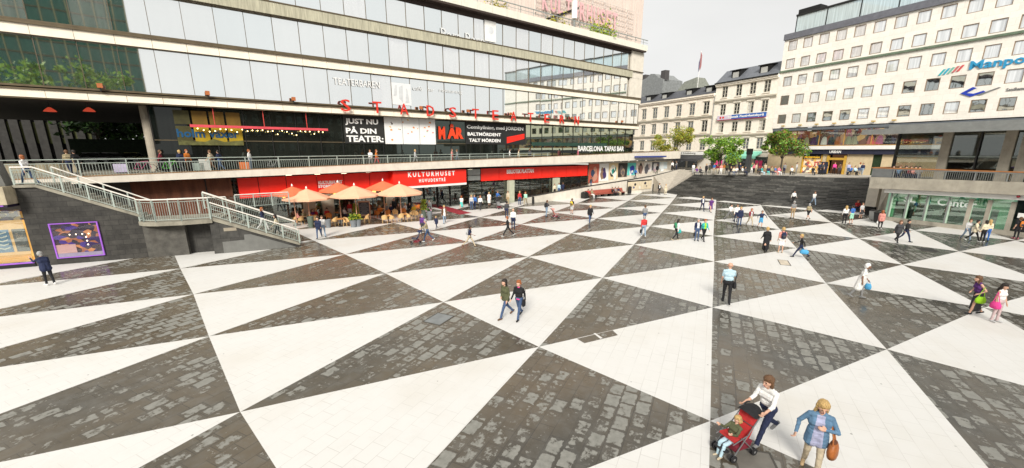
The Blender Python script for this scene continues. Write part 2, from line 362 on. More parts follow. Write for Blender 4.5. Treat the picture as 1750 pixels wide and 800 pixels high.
        gum = math_('MULTIPLY', rng(vo.outputs['Distance'], .028, .05, 1, 0), rng(sp.outputs[0], .5, .51, 0, .75))
        c = mixc(gum, c, (.10, .09, .08)); L(c, b.inputs['Base Color']); b.inputs['Roughness'].default_value = .55
    bp = N(nt, 'ShaderNodeBump'); bp.inputs['Strength'].default_value = .2 if dark else .35; bp.inputs['Distance'].default_value = .006 if dark else .01
    h = math_('ADD', math_('MULTIPLY', math_('SUBTRACT', 1.0, bt.outputs['Fac']), .8), math_('MULTIPLY', noise(9, 5), .5)); L(h, bp.inputs['Height']); L(bp.outputs[0], b.inputs['Normal'])
    return m
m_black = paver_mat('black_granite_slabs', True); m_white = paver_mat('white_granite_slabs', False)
fl = MB(); dark_tris = []
for i in range(-9, 8):
    for j in range(-12, 13):
        a, b, c, d = (lattice(i, j), lattice(i + 1, j), lattice(i, j + 1), lattice(i + 1, j + 1))
        cx, cy = (b + c) / 2
        if not (-75 < cx < 62 and -22 < cy < 88): continue
        z = lambda p: (p[0], p[1], 0.0)
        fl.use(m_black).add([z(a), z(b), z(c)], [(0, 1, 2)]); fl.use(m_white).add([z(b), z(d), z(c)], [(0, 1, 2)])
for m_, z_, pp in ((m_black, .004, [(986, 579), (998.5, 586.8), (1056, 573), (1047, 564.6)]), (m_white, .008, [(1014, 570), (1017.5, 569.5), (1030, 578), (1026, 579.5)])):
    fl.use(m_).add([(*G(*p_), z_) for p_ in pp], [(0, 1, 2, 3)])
solo('plaza_floor', fl, kind='structure')
g = MB().use(mat('asphalt', (.06, .06, .06), .85, var=.2)); g.add([(-900, -900, -.35), (900, -900, -.35), (900, 900, -.35), (-900, 900, -.35)], [(0, 1, 2, 3)]); solo('ground', g, kind='structure')
# service covers in the slabs
for k, (px, py, ln, wd, lab) in enumerate([(1290, 790, .75, .8, 'square cover with a dark rim under the stroller'), (1585, 427, 1.3, .9, 'dark drain grate in the black slabs near the woman in a black dress'), (1340, 449, 1.3, .5, 'pale beige cover plate in white slabs near the boy with the blue bag'), (750, 545, 1.0, .8, 'dull grey cover plate in the wet black triangle behind the walking couple')]):
    x, y = G(px, py); mb = MB().use(mat('cover_iron_%d' % k, [(.16, .15, .13), (.03, .03, .028), (.55, .48, .38), (.2, .21, .21)][k], .6, var=.2)).box(-ln / 2, ln / 2, -wd / 2, wd / 2, .001, .008)
    t = thing('manhole_cover', lab, 'cover', W0, (0, 0, 0)); part('plate', mb, t, local=True); fr = MB().use(mat('cover_rim', (.07, .065, .055), .7))
    for (a, b2, c2, d2) in ((-ln / 2 - .05, ln / 2 + .05, -wd / 2 - .05, -wd / 2 - .003), (-ln / 2 - .05, ln / 2 + .05, wd / 2 + .003, wd / 2 + .05), (-ln / 2 - .05, -ln / 2 - .003, -wd / 2, wd / 2), (ln / 2 + .003, ln / 2 + .05, -wd / 2, wd / 2)): fr.box(a, b2, c2, d2, .001, .011)
    part('rim', fr, t, local=True); t.location = (x, y, 0.0); t.rotation_euler = (0, 0, F1_ANG + (0.2 if k == 0 else 0))
# street deck above the steps
PL = np.array([33.0, 73.5]); PR = np.array([47.5, 54.4]); EDG = (PR - PL) / np.linalg.norm(PR - PL); ELEN = np.linalg.norm(PR - PL)
def street(x, y): return 3.05 + .55 / ELEN * float(np.clip((np.array([x, y]) - PL) @ EDG, -30, 60))
street_stone = mat('street_paving', (.46, .43, .38), .75, var=.15, scale=.6)
sp_ = [(33, 73.5), (47.5, 54.4), (52.5, 50.4), (75, 20), (95, 30), (70, 95), (45, 150), (-20, 190), (15, 100), (24.6, 79.5), (30.5, 76.8)]
solo('street_pavement', MB().use(street_stone).slab(sp_, -.3, street), kind='structure')
# ------------------------------------------------------------------ black steps
step_m = mat('black_step_stone', (.060, .059, .055), .55, var=.45, scale=2.2, stretch=(1, 1, 1), dirt=0)
bot = [np.array(p) for p in ((26.3, 69.6), G(1192, 338), G(1246, 344), G(1300, 350), G(1400, 357), (41.2, 46.4))]
def resample(P, n):
    P = np.array(P); d = np.r_[0, np.cumsum(np.hypot(*np.diff(P, axis=0).T))]; q = np.linspace(0, d[-1], n)
    return np.stack([np.interp(q, d, P[:, 0]), np.interp(q, d, P[:, 1])], 1)
NS = 22; bq = resample(bot, 14); tq = resample([PL, PR], 14)
st = MB().use(step_m)
def sp(k, c):
    f = k / NS; p = bq[c] * (1 - f) + tq[c] * f; return p, f * street(*tq[c])
step_v = [step_m, mat('black_step_stone_b', (.10, .097, .088), .6, var=.5, scale=3), mat('black_step_stone_c', (.045, .044, .041), .5, var=.4, scale=2)]; nose = mat('worn_step_nosing', (.17, .165, .15), .6, var=.5, scale=2)
for k in range(NS):
    for c in range(13):
        st.use(rnd.choice(step_v)); (a, za), (b, zb) = sp(k, c), sp(k, c + 1); (a2, za2), (b2, zb2) = sp(k + 1, c), sp(k + 1, c + 1)
        st.add([(*a, za), (*b, zb), (*b, zb2), (*a, za2)], [(0, 1, 2, 3)])
        if k < NS - 1:
            st.add([(*a, za2), (*b, zb2), (*b2, zb2), (*a2, za2)], [(0, 1, 2, 3)]); an = a + (a2 - a) * .12; bn_2 = b + (b2 - b) * .12
            st.use(nose).add([(*a, za2 + .003), (*b, zb2 + .003), (*bn_2, zb2 + .003), (*an, za2 + .003)], [(0, 1, 2, 3)])
steps = thing('wide_steps', 'wide flight of black stone steps rising from the plaza to the street', 'steps', W0, (36, 58, 0))
part('step_treads', st, steps)
ed = MB().use(mat('edge_kerb_stone', (.40, .37, .32), .8, var=.15))
for c in range(13):
    a, b = tq[c], tq[c + 1]; n_ = np.array([EDG[1], -EDG[0]]) * -1
    za, zb = street(*a), street(*b)
    ed.hexa([(*a, za - .12), (*b, zb - .12), (*(b - n_ * .5), zb - .12), (*(a - n_ * .5), za - .12)], [(*a, za + .05), (*b, zb + .05), (*(b - n_ * .5), zb + .05), (*(a - n_ * .5), za + .05)])
part('top_kerb', ed, steps)
# left cheek wall of the steps is the far end of the ramp wall; right cheek by the pavilion
RAMP_Y0, RAMP_Y1 = -2.6, -.3
def ramp_z(s): return max(0.0, min(3.3, (s - 2) * .0916))
rw = thing('ramp', 'sloping pale concrete ramp with a solid parapet along the posters', 'ramp', K, (18, -1.5, 0))
rf = MB().use(concrete_pale)
ss = np.linspace(2, 40, 20)
for a, b in zip(ss, ss[1:]): rf.hexa([(a, RAMP_Y0, -.05), (b, RAMP_Y0, -.05), (b, RAMP_Y1, -.05), (a, RAMP_Y1, -.05)], [(a, RAMP_Y0, ramp_z(a) + .01), (b, RAMP_Y0, ramp_z(b) + .01), (b, RAMP_Y1, ramp_z(b) + .01), (a, RAMP_Y1, ramp_z(a) + .01)])
part('ramp_floor', rf, rw)
tp = [(0.5, .8), (12.8, 1.62), (23.2, 2.2), (30.1, 2.62), (36.8, 3.3), (40.5, 3.62)]
wl = MB().use(concrete_pale)
for (a, za), (b, zb) in zip(tp, tp[1:]):
    # the wall turns along the steps at its far end
    wl.hexa([(a, RAMP_Y0 - .3, -.1), (b, RAMP_Y0 - .3, -.1), (b, RAMP_Y0 - .003, -.1), (a, RAMP_Y0 - .003, -.1)], [(a, RAMP_Y0 - .3, za), (b, RAMP_Y0 - .3, zb), (b, RAMP_Y0 - .003, zb), (a, RAMP_Y0 - .003, za)])
part('parapet_wall', wl, rw)
cp = MB().use(dark_stone)
for (a, za), (b, zb) in zip(tp, tp[1:]): cp.hexa([(a, RAMP_Y0 - .36, za + .003), (b, RAMP_Y0 - .36, zb + .003), (b, RAMP_Y0 + .05, zb + .003), (a, RAMP_Y0 + .05, za + .003)], [(a, RAMP_Y0 - .36, za + .09), (b, RAMP_Y0 - .36, zb + .09), (b, RAMP_Y0 + .05, zb + .09), (a, RAMP_Y0 + .05, za + .09)])
part('coping', cp, rw)
b0 = K.inv(26.3, 69.6); t0 = K.inv(*PL)
ck = MB().use(mat('cheek_concrete', (.42, .38, .32), .9, var=.15, dirt=.2))
P1 = np.array([26.3, 69.6]); P2 = PL + np.array([-.2, .3]); P0 = np.array(K.to(30.3, RAMP_Y0 - .31)[:2]); P3 = np.array(K.to(38.6, RAMP_Y0 - .31)[:2])
ck.add([(*P1, -.1), (*P2, -.1), (*P3, -.1), (*P0, -.1), (*P1, .25), (*P2, 3.55), (*P3, 3.62), (*P0, 2.66)], [(0, 1, 5, 4), (1, 2, 6, 5), (2, 3, 7, 6), (3, 0, 4, 7), (4, 5, 6, 7)])
solo('cheek_wall', ck, 'pale concrete cheek wall sloping beside the black steps', 'wall')
# ================================================================== LONG GLASS BUILDING
S0, S1, BAY = -58.0, 28.6, 2.18
kb = thing('culture_centre_building', 'long glass and concrete building with banded window storeys facing the plaza', 'building', K, (-10, 6, 0))
NB = [S1 - 1.2 - k * BAY for k in range(0, 41)]
def fascia(nm, z0, z1, m, y0=-.25, joints=True, s0=S0, s1=S1):
    mb = MB().use(m)
    if joints:
        xs = [s0] + [x for x in sorted(NB) if s0 + .3 < x < s1 - .3] + [s1]
        for a, b in zip(xs, xs[1:]): mb.box(a + .012, b - .012, y0, .2, z0, z1)
        mb.use(bronze).box(s0, s1, y0 + .04, .21, z0 + .01, z1 - .01)
    else: mb.box(s0, s1, y0, .2, z0, z1)
    return part(nm, mb, kb)
fascia('fascia', 10.75, 11.27, cream)
fascia('fascia', 14.96, 15.62, cream)
fascia('concrete_band', 18.96, 19.95, concrete_band, -.45, False, S0, 25.6)
fascia('roof_fascia', 23.3, 24.15, mat('white_roof_panel', (.72, .70, .60), .55, var=.06, dirt=.1), -.9)
lg = MB().use(bronze)
for z0, z1, y0 in ((11.275, 11.38, -.34), (11.46, 11.58, -.34), (15.625, 15.78, -.38), (15.80, 15.93, -.30), (19.955, 20.05, -.5), (14.90, 14.957, -.18), (10.66, 10.745, -.2), (18.9, 18.955, -.3)): lg.box(S0, S1, y0, .19, z0, z1)
part('ledge_trim', lg, kb)
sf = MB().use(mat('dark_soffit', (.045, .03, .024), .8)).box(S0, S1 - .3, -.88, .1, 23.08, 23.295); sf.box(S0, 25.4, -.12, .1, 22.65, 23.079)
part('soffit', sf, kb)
er = MB().use(mat('roof_edge_rail', (.33, .36, .34), .4, .4))
for x in NB:
    if x > -40: er.box(x - .03, x + .03, -.86, -.8, 24.16, 24.95)
er.box(S0, S1, -.9, -.76, 24.9, 24.98); er.box(S0, S1, -.86, -.82, 24.5, 24.54)
part('roof_railing', er, kb)
# glazed storeys, one window per bay
def glaze(z0, z1, bays, gl, y=0.05, mull=.035, transom=None):
    for x1 in bays:
        x0 = x1 - BAY
        mb = MB().use(gl if gl is not k_glass else rnd.choice((k_glass, k_glass, k_glass2, k_glass3))); tl = rnd.uniform(-.008, .008); tv = rnd.uniform(-.006, .006)
        mb.add([(x0, y + tl, z0), (x1, y - tl, z0), (x1, y - tl + tv, z1), (x0, y + tl + tv, z1)], [(0, 1, 2, 3)])
        mb.use(bronze).box(x1 - mull / 2, x1 + mull / 2, y - .06, y + .09, z0, z1).box(x0, x1 - mull / 2 - .002, y - .025, y + .08, z0, z0 + .05)
        if transom: mb.box(x0, x1 - mull / 2 - .002, y - .03, y + .08, transom, transom + .05)
        part('window', mb, kb)
lo = [x for x in NB if x > -46]; lo1 = [S1 - .05] + lo
glaze(11.585, 14.895, lo1, k_glass); glaze(15.94, 18.89, [x for x in lo if x > -43 and x < 25.7], k_glass); glaze(20.06, 22.645, [x for x in lo if x > -26 and x < 25.7], k_glass)
og = MB().use(k_glass).box(S0, lo[-1] - BAY - .02, .05, .1, 11.585, 14.895).box(S0, lo[-1] - BAY - .02, .05, .1, 15.94, 18.89).box(S0, -28.3, .05, .1, 20.06, 22.64)
part('window_band', og, kb)
pr = MB().use(concrete_pale).box(25.28, S1, -.3, 3, 15.94, 23.07); part('end_pier', pr, kb)
co = MB().use(black_mat).box(S0, S1 - .3, .35, 32, 10.9, 22.6); co.use(concrete_pale).box(S1 - .29, S1 - .02, .1, 14, 10.76, 23.0); part('building_core', co, kb)
rfm = MB().use(mat('roof_felt', (.3, .3, .28), .9)).box(S0, S1 - .1, .25, 32, 23.3, 24.1); part('roof', rfm, kb)
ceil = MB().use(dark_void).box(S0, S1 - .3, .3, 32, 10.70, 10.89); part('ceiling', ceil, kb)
# black ventilation strip and the narrow white banner on the top storey
bn = MB().use(white_paint).box(*[K.px(828, 80)[0], K.px(847, 80)[0]], -.1, -.05, 20.3, 22.9); bn.use(mat('faint_grey_print', (.62, .64, .66), .6)).ball(((K.px(828, 80)[0] + K.px(847, 80)[0]) / 2 + .1, -.09, 21.6), .45, sy=.08)
solo('banner', bn, 'narrow white banner with a grey disc hanging on the top storey glass', 'banner', K, (.5, -.1, 20.3))
# tower block above the roof
tw = thing('roof_tower', 'ribbed pale concrete block rising above the roof of the glass building', 'tower', K, (16, 9, 24.1))
tb = MB().use(concrete_pink).box(1.5, 33.4, 4, 16, 24.11, 40); part('tower_wall', tb, tw)
rb = MB().use(concrete_pink)
for x in np.arange(2, 33.3, .62): rb.box(x, x + .14, 3.92, 3.997, 24.12, 40)
part('wall_rib', rb, tw)
a0, z_a = K.px(925, 25, 3.6); a1, _ = K.px(1056, 27, 3.6); zt0 = K.px(925, -3, 3.6)[1]
pk = mat('faded_pink_letter', (.72, .42, .43), .5)
ls = thing('rooftop_letter_sign', 'row of faded pink capital letters on a frame high on the concrete tower', 'sign', K, ((a0 + a1) / 2, 3.6, z_a + .2))
for k, ch in enumerate('KULTURHUSET'):
    w_ = (a1 - a0) / 11; x = a0 + k * w_; part('letter', MB().use(pk).text(ch, x + .1, x + w_ * .8, 27.0, 29.5, 3.5, .08, .02), ls)
fr_ = MB().use(mat('sign_frame_grey', (.62, .56, .52), .6))
for z in (26.6, 27.4, 28.2, 29.0, 29.8, 30.6): fr_.box(a0 - 1, a1 + 4.5, 3.62, 3.68, z, z + .06)
for k in range(9): fr_.box(a0 - 1 + k * 3, a0 - .94 + k * 3, 3.69, 3.9, 26.5, 30.8)
part('sign_frame', fr_, ls)
# roof garden things
def px3(fr, x, y, yo): s, z = fr.px(x, y, yo); return s, yo, z
hx, _, hz = px3(K, 965, 52, 1.5)
sh = thing('roof_shed', 'small pale shed with a dark slanting roof at the roof edge', 'shed', K, (hx + 1, 2, 24.1))
part('shed_wall', MB().use(concrete_pink).prism([(hx - 1.2, 24.11), (hx + 2.2, 24.11), (hx + 2.2, 27.3), (hx - 1.2, 25.9)], 1.4, 3.2), sh)
part('roof', MB().use(dark_metal).prism([(hx - 2.2, 25.55), (hx + 2.5, 27.45), (hx + 2.5, 27.75), (hx - 2.2, 25.85)], 1.2, 3.3), sh)
vx, _, vz = px3(K, 981, 45, .6)
vt = thing('roof_vent', 'white upright vent pipe on a short grey stem by the roof shed', 'vent', K, (vx, .6, 24.1))
part('stem', MB().use(grey_metal).tube((vx, .6, 24.12), (vx, .6, 25.7), .16, n=10), vt); part('hood', MB().use(white_paint).lathe([(.05, 25.72), (.42, 25.75), (.42, 28.0), (.36, 28.06), (.05, 28.08)], (vx, .6, 0)), vt)
# ------------------------------------------------------------------ STADSTEATERN letters along the ledge
lt = thing('letter_sign', 'widely spaced red capital letters standing along the lower white ledge', 'sign', K, (-5, -.5, 11))
for ch, px, py in zip('STADSTEATERN', (591, 645, 691, 736, 774, 813, 847, 878, 907, 935, 961, 986), (183, 186, 189, 191.5, 193.5, 196, 198, 200, 201.5, 203, 204.5, 206)):
    s, z = K.px(px, py, -.6); hh = 1.15; ww = .95
    part('letter', MB().use(red_letter).text(ch, s - ww / 2, s + ww / 2, 10.95, 12.12, -.5, .12, .005), lt)
for px in (178, 358, 503, 720, 800, 873, 978, 1064):       # small flood lights on the ledge rail
    s, z = K.px(px, 180 if px < 700 else 195, -.55)
    f = thing('ledge_spotlight', 'small rusty orange spotlight on the ledge rail near %s' % {178: 'the dark mirrored panes', 358: 'the empty white panes', 503: 'the yellow wall', 720: 'the letters A and D', 800: 'the second letter S', 873: 'the letter E', 978: 'the last letter N', 1064: 'the far building corner'}[px], 'spotlight', K, (s, -.5, 11.6))
    part('lamp_head', MB().use(mat('rust_orange', (.42, .13, .04), .6)).box(s - .16, s + .16, -.66, -.42, 11.66, 11.98), f); part('bracket', MB().use(dark_metal).box(s - .04, s + .04, -.56, -.36, 11.4, 11.655), f)
# faint lettering on the first glazed storey
fw = mat('frosted_white_print', (.70, .71, .71), .6, var=.02)
def ktext(txt, xa, xb, ya, yb, yo, m, name, label, depth=.02, off=0.0, cat='sign', shear=0.0):
    """lettering whose box is given by photo points on a K plane"""
    s0, z1 = K.px(xa, ya, yo); s1, z0 = K.px(xb, yb, yo); zz1 = K.px(xa, ya, yo)[1]; zz0 = K.px(xa, yb, yo)[1]
    return solo(name, MB().use(m).text(txt, s0, s1, zz0, zz1, yo, depth, off, shear), label, cat, K, ((s0 + s1) / 2, yo, zz0))
ktext('TEATERBAREN', 569, 649, 132, 144, -.05, fw, 'window_lettering', 'faint white capitals across the first storey panes left of the mask emblem', off=.015)
ktext('café', 705, 722, 147, 154, -.05, fw, 'window_lettering', 'faint white short word nearest the mask emblem on its right')
ktext('bar', 731, 742, 149.5, 156, -.05, fw, 'window_lettering', 'faint white short word midway right of the mask emblem')
ktext('restaurang', 751, 790, 152, 159, -.05, fw, 'window_lettering', 'faint white long word farthest right of the mask emblem')
s0, z1 = K.px(668, 134, -.05); s1, _ = K.px(701, 140, -.05)
em = MB().use(fw).box(s0, s1, -.07, -.05, 12.0, 14.3); em.use(mat('emblem_grey', (.55, .57, .58), .6)); mid = (s0 + s1) / 2
em.prism([(s0 + .15, 12.9), (s0 + .35, 14.0), (s0 + .6, 14.1), (s0 + .5, 13.0)], -.09, -.071); em.prism([(mid - .35, 12.7), (mid + .1, 12.3), (mid + .15, 14.1), (mid - .3, 13.9)], -.09, -.071); em.prism([(s1 - .7, 12.3), (s1 - .25, 12.3), (s1 - .45, 13.8), (s1 - .6, 13.8)], -.09, -.071)
solo('window_emblem', em, 'white and grey abstract mask emblem stuck on the first storey glass', 'emblem', K, (mid, -.05, 12.0))
ktext('Bara Barn', 753, 828, 47, 66, -.05, mat('faint_print', (.70, .71, .71), .6, var=.02), 'window_lettering', 'very faint white print on the top storey panes left of the narrow banner')
# ------------------------------------------------------------------ terrace in front of the building
def lin2(p, q, y):
    (a, za), (b, zb) = K.px(*p, y), K.px(*q, y); return lambda s: za + (zb - za) * (s - a) / (b - a)
tzb = lin2((402, 303), (1024, 276.7), -2); tzt = lin2((402, 291), (1024, 264), -2)
def tdk(s): return 5.30 + max(0, s + 32) * .005
tr = thing('terrace', 'long concrete terrace slab running along the glass building above the red signs', 'terrace', K, (-8, -2, 4.8))
tm = MB().use(concrete_pale); ss = np.linspace(-62, 40, 18)
for a, b in zip(ss, ss[1:]):
    tm.hexa([(a, -2, tzb(a)), (b, -2, tzb(b)), (b, -1.75, tzb(b)), (a, -1.75, tzb(a))], [(a, -2, tzt(a)), (b, -2, tzt(b)), (b, -1.75, tzt(b)), (a, -1.75, tzt(a))])
part('edge_beam', tm, tr)
tf = MB().use(concrete_dark)
for a, b in zip(ss, ss[1:]): tf.hexa([(a, -1.745, tzb(a)), (b, -1.745, tzb(b)), (b, 40, tzb(b)), (a, 40, tzb(a))], [(a, -1.745, tdk(a)), (b, -1.745, tdk(b)), (b, 40, tdk(b)), (a, 40, tdk(a))])
part('deck', tf, tr)
dr = MB().use(mat('rust_drip', (.30, .17, .08), .9, var=.4, scale=4))
for a, b in zip(ss, ss[1:]): dr.hexa([(a, -2.03, tzt(a) + .003), (b, -2.03, tzt(b) + .003), (b, -1.7, tzt(b) + .003), (a, -1.7, tzt(a) + .003)], [(a, -2.03, tzt(a) + .05), (b, -2.03, tzt(b) + .05), (b, -1.7, tzt(b) + .05), (a, -1.7, tzt(a) + .05)])
part('edge_trim', dr, tr)
ztop = lin2((402, 269), (800, 263.5), -2)
rl = thing('terrace_railing', 'grey steel railing along the edge of the long terrace', 'railing', K, (-20, -1.85, 5.5))
hb = MB().use(pale_metal)
ss2 = np.linspace(-47, 6, 12)
for a, b in zip(ss2, ss2[1:]):
    hb.tube((a, -1.87, ztop(a)), (b, -1.87, ztop(b)), .035, n=6); hb.tube((a, -1.87, ztop(a) - .28), (b, -1.87, ztop(b) - .28), .03, n=6)
part('handrail', hb, rl)
hp = MB().use(pale_metal)
for s in np.arange(-46.9, 0, .17):
    if tzt(s) < ztop(s) - .4: hp.box(s - .011, s + .011, -1.88, -1.86, tzt(s) + .05, ztop(s) - .28)
part('baluster_panel', hp, rl)
for s in np.arange(-46.5, 6, 2.6): part('post', MB().use(pale_metal).box(s - .035, s + .035, -1.91, -1.83, tzt(s) + .04, ztop(s)), rl)
# ------------------------------------------------------------------ terrace level storey
tg = thing('terrace_storey', 'dark glazed ground storey set back under the white ledge of the long building', 'storefront', K, (-5, 1, 5.4))
GY = .8
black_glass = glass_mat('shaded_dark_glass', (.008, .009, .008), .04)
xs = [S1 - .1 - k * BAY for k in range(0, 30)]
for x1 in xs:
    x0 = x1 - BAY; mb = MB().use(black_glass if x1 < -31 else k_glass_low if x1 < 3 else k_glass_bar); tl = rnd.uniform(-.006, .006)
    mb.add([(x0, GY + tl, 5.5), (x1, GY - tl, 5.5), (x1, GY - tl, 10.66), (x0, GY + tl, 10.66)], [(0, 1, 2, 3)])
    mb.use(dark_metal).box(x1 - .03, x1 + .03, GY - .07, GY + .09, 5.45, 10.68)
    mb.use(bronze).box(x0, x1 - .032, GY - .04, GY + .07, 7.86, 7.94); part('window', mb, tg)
sw = MB().use(dark_void).box(xs[-1] - BAY - .1, xs[-1] - BAY, GY, 12, 5.4, 10.69); part('side_wall', sw, tg)
bk = MB().use(black_mat).box(xs[-1] - BAY, S1 - .2, 3, 3.2, 5.4, 10.69); part('back_wall', bk, tg)
for k, s in enumerate((-37.15, -52.0, -22.0, -8.0, 6.0, 20.0)):
    cmat = mat('column_concrete', (.34, .30, .24), .85, var=.15, dirt=.2)
    if k < 2: solo('column', MB().use(cmat).lathe([(.44, tdk(s)), (.42, 10.69)], (s, 1.9, 0), 20), ['round concrete column standing at the open passage under the building', 'round concrete column in the dark far part of the passage'][k], 'column', K, (s, 1.9, tdk(s)), smooth=False)
# things on and behind the glass
def kbox(xa, xb, ya, yb, yo, m, name, label, cat, th=.03):
    s0, z1 = K.px(xa, ya, yo); s1, _ = K.px(xb, ya, yo); z0 = K.px(xa, yb, yo)[1]
    return solo(name, MB().use(m).box(s0, s1, yo, yo + th, z0, z1), label, cat, K, ((s0 + s1) / 2, yo, z0)), (s0, s1, z0, z1)
_, jb = kbox(585, 654.5, 194, 245, .70, mat('black_board', (.022, .022, .02), .6), 'sign_board', 'black board with three lines of white capitals beside the white picture', 'sign')
for txt, xa, xb, z0, z1 in (('JUST NU', 0, .86, .62, .85), ('PÅ DIN', 0, .80, .345, .585), ('TEATER:', 0, .97, .05, .275)):
    w_ = jb[1] - jb[0]; h_ = jb[3] - jb[2]
    t = MB().use(white_letter).text(txt, jb[0] + .2 + xa * w_, jb[0] + .2 + (xb - .05) * w_, jb[2] + z0 * h_, jb[2] + z1 * h_, .697, .02, .035)
    part('lettering', t, bpy.data.objects['sign_board'])
_, wb = kbox(655.5, 743, 197, 246, .66, mat('white_print', (.82, .82, .80), .5, var=.03), 'wall_picture', 'large white picture in three sheets with scattered orange and pink spots', 'poster')
sp_m = [mat('spot_orange', (.75, .28, .06)), mat('spot_pink', (.75, .32, .30)), mat('spot_yellow', (.72, .5, .12)), mat('spot_green', (.45, .6, .45)), mat('spot_dark', (.08, .06, .05))]
sb = MB(); r2 = random.Random(3)
for k in range(22):
    s = r2.uniform(wb[0] + .3, wb[1] - .3); z = r2.uniform(wb[2] + .2, wb[3] - .2); q = r2.uniform(.04, .12); sb.use(sp_m[k % 5 if k % 3 else 0])
    sb.prism([(s + q * math.cos(a) * r2.uniform(.7, 1.6), z + q * math.sin(a) * r2.uniform(.6, 1.2)) for a in np.linspace(0, 5.4, 7)], .645, .658)
for f in (1 / 3, 2 / 3): sb.use(grey_metal).box(wb[0] + (wb[1] - wb[0]) * f - .015, wb[0] + (wb[1] - wb[0]) * f + .015, .64, .658, wb[2], wb[3])
part('printed_spots', sb, bpy.data.objects['wall_picture'])
orange_red = mat('orange_red_print', (.80, .06, .015), .5, var=.04)
ktext('M', 749, 761, 216, 238, .66, orange_red, 'window_lettering', 'first thick orange red window letter beside the white picture', off=.05)
ktext('ÅR', 764, 792, 211, 237, .66, orange_red, 'window_lettering', 'two thick orange red window letters left of the white text lines', off=.06)
_, db = kbox(795, 899, 206, 246, .72, mat('black_board2', (.02, .02, .02), .6), 'sign_board', 'black board with small white text and a red panel near the letter E', 'sign')
o2 = bpy.data.objects['sign_board.001']; w_ = db[1] - db[0]; h_ = db[3] - db[2]
for txt, xa, xb, z0, z1 in (('Comhyllning, med JORDEN', 0.02, .95, .62, .82), ('BALTMÖRDENT', .03, .56, .36, .54), ('TALT MÖRDEN', .05, .55, .09, .27)): part('lettering', MB().use(white_letter).text(txt, db[0] + xa * w_, db[0] + xb * w_, db[2] + z0 * h_, db[2] + z1 * h_, .717, .02, .03), o2)
part('red_panel', MB().use(red_panel).prism([(db[0] + .66 * w_, db[2] + .05 * h_), (db[0] + .97 * w_, db[2] + .28 * h_), (db[0] + .97 * w_, db[2] + .52 * h_), (db[0] + .66 * w_, db[2] + .34 * h_)], .69, .717), o2)
ktext('BARCELONA TAPAS BAR', 988, 1066, 249.3, 258.6, .70, white_letter, 'window_lettering', 'white capitals of the tapas bar on the far dark glass', off=.03)
aw = MB().use(mat('dark_green_cloth', (.02, .055, .04), .8, var=.2)); s0, zz = K.px(912, 246, .3); s1, _ = K.px(1040, 252, .3)
aw.prism([(s0, 7.75), (s1, 7.75), (s1, 8.25), (s0, 8.25)], .705, .76); solo('bar_awning', aw, 'dark green awning strip behind the tapas bar lettering', 'awning', K, (s0, .3, 7.75))
yel = mat('yellow_print', (.36, .25, .01), .5, var=.25, scale=.8); dyel = mat('dim_yellow_print', (.15, .085, .006), .6, var=.3, scale=.8); nyel = mat('night_yellow_print', (.05, .045, .01), .6, var=.4, scale=.8)
ys = thing('window_banner', 'yellow banner with blue lower case words behind the red lamp beam', 'banner', K, (-32, .7, 7.5))
s0, s1 = K.px(300, 230, .7)[0], K.px(416, 230, .7)[0]
yb = MB()
for k in range(4):
    a, b = s0 + (s1 - s0) * k / 4 + .08, s0 + (s1 - s0) * (k + 1) / 4 - .08
    yb.use(dyel if k else nyel).box(a, b, .68, .70, 9.25, 10.4); yb.use(yel if k else nyel).box(a, b, .68, .70, 7.55, 9.1)
part('panel', yb, ys); part('lettering', MB().use(mat('blue_print', (.005, .07, .17), .5)).text('holm växer', s0 + .1, s1 - .35, 8.15, 8.85, .675, .02, .03), ys)
hl = MB().use(mat('hill_print', (.10, .10, .03), .7, var=.5, scale=2))
hl.prism([(s0 + .1, 7.5), (s1 - .1, 7.5), (s1 - .1, 7.95), (s0 + 3.4, 7.8), (s0 + 2.6, 8.05), (s0 + 2.0, 7.8), (s0 + .1, 7.9)], .665, .676); part('print', hl, ys)
bm = thing('lamp_beam', 'long pinkish red beam carrying strings of small yellow bulbs', 'lamp', K, (-28.5, .1, 9))
s0, z0 = K.px(325, 218, .1); s1, z1 = K.px(560, 222, .1)
part('beam', MB().use(mat('pink_red_paint', (.62, .07, .09), .45)).box(s0, s1, -.05, .25, 9.0, 9.22), bm)
hg = MB().use(mat('red_rod', (.5, .05, .04), .5))
for f in (.16, .5, .83): x = s0 + (s1 - s0) * f; hg.tube((x, .1, 9.22), (x, .1, 10.68), .04, n=6)
part('hanger', hg, bm)
bulb = mat('bulb_glow', (1, .72, .28), .5, emit=5.0); r3 = random.Random(5)
for k in range(26):
    x = s0 + .3 + (s1 - s0 - .6) * (k + .5) / 26; part('bulb', MB().use(bulb).ball((x, .1 + r3.uniform(-.1, .1), 8.9 - (k % 4) * .13 * r3.random()), .05, 6, 4), bm)
for px in (85, 152):
    s, z = K.px(px, 188, 2); t = thing('pendant_lamp', 'red hanging lamp %s in the dark passage ceiling' % ('nearest the left picture edge' if px == 85 else 'nearer the round column'), 'lamp', K, (s, 2, z))
    part('shade', MB().use(mat('red_shade', (.5, .06, .03), .5, emit=.5)).lathe([(.38, z - .12), (.3, z), (.1, z + .18), (.02, z + .2)], (s, 2, 0)), t); part('cord', MB().use(black_mat).tube((s, 2, z + .2), (s, 2, 10.7), .02, n=5), t)
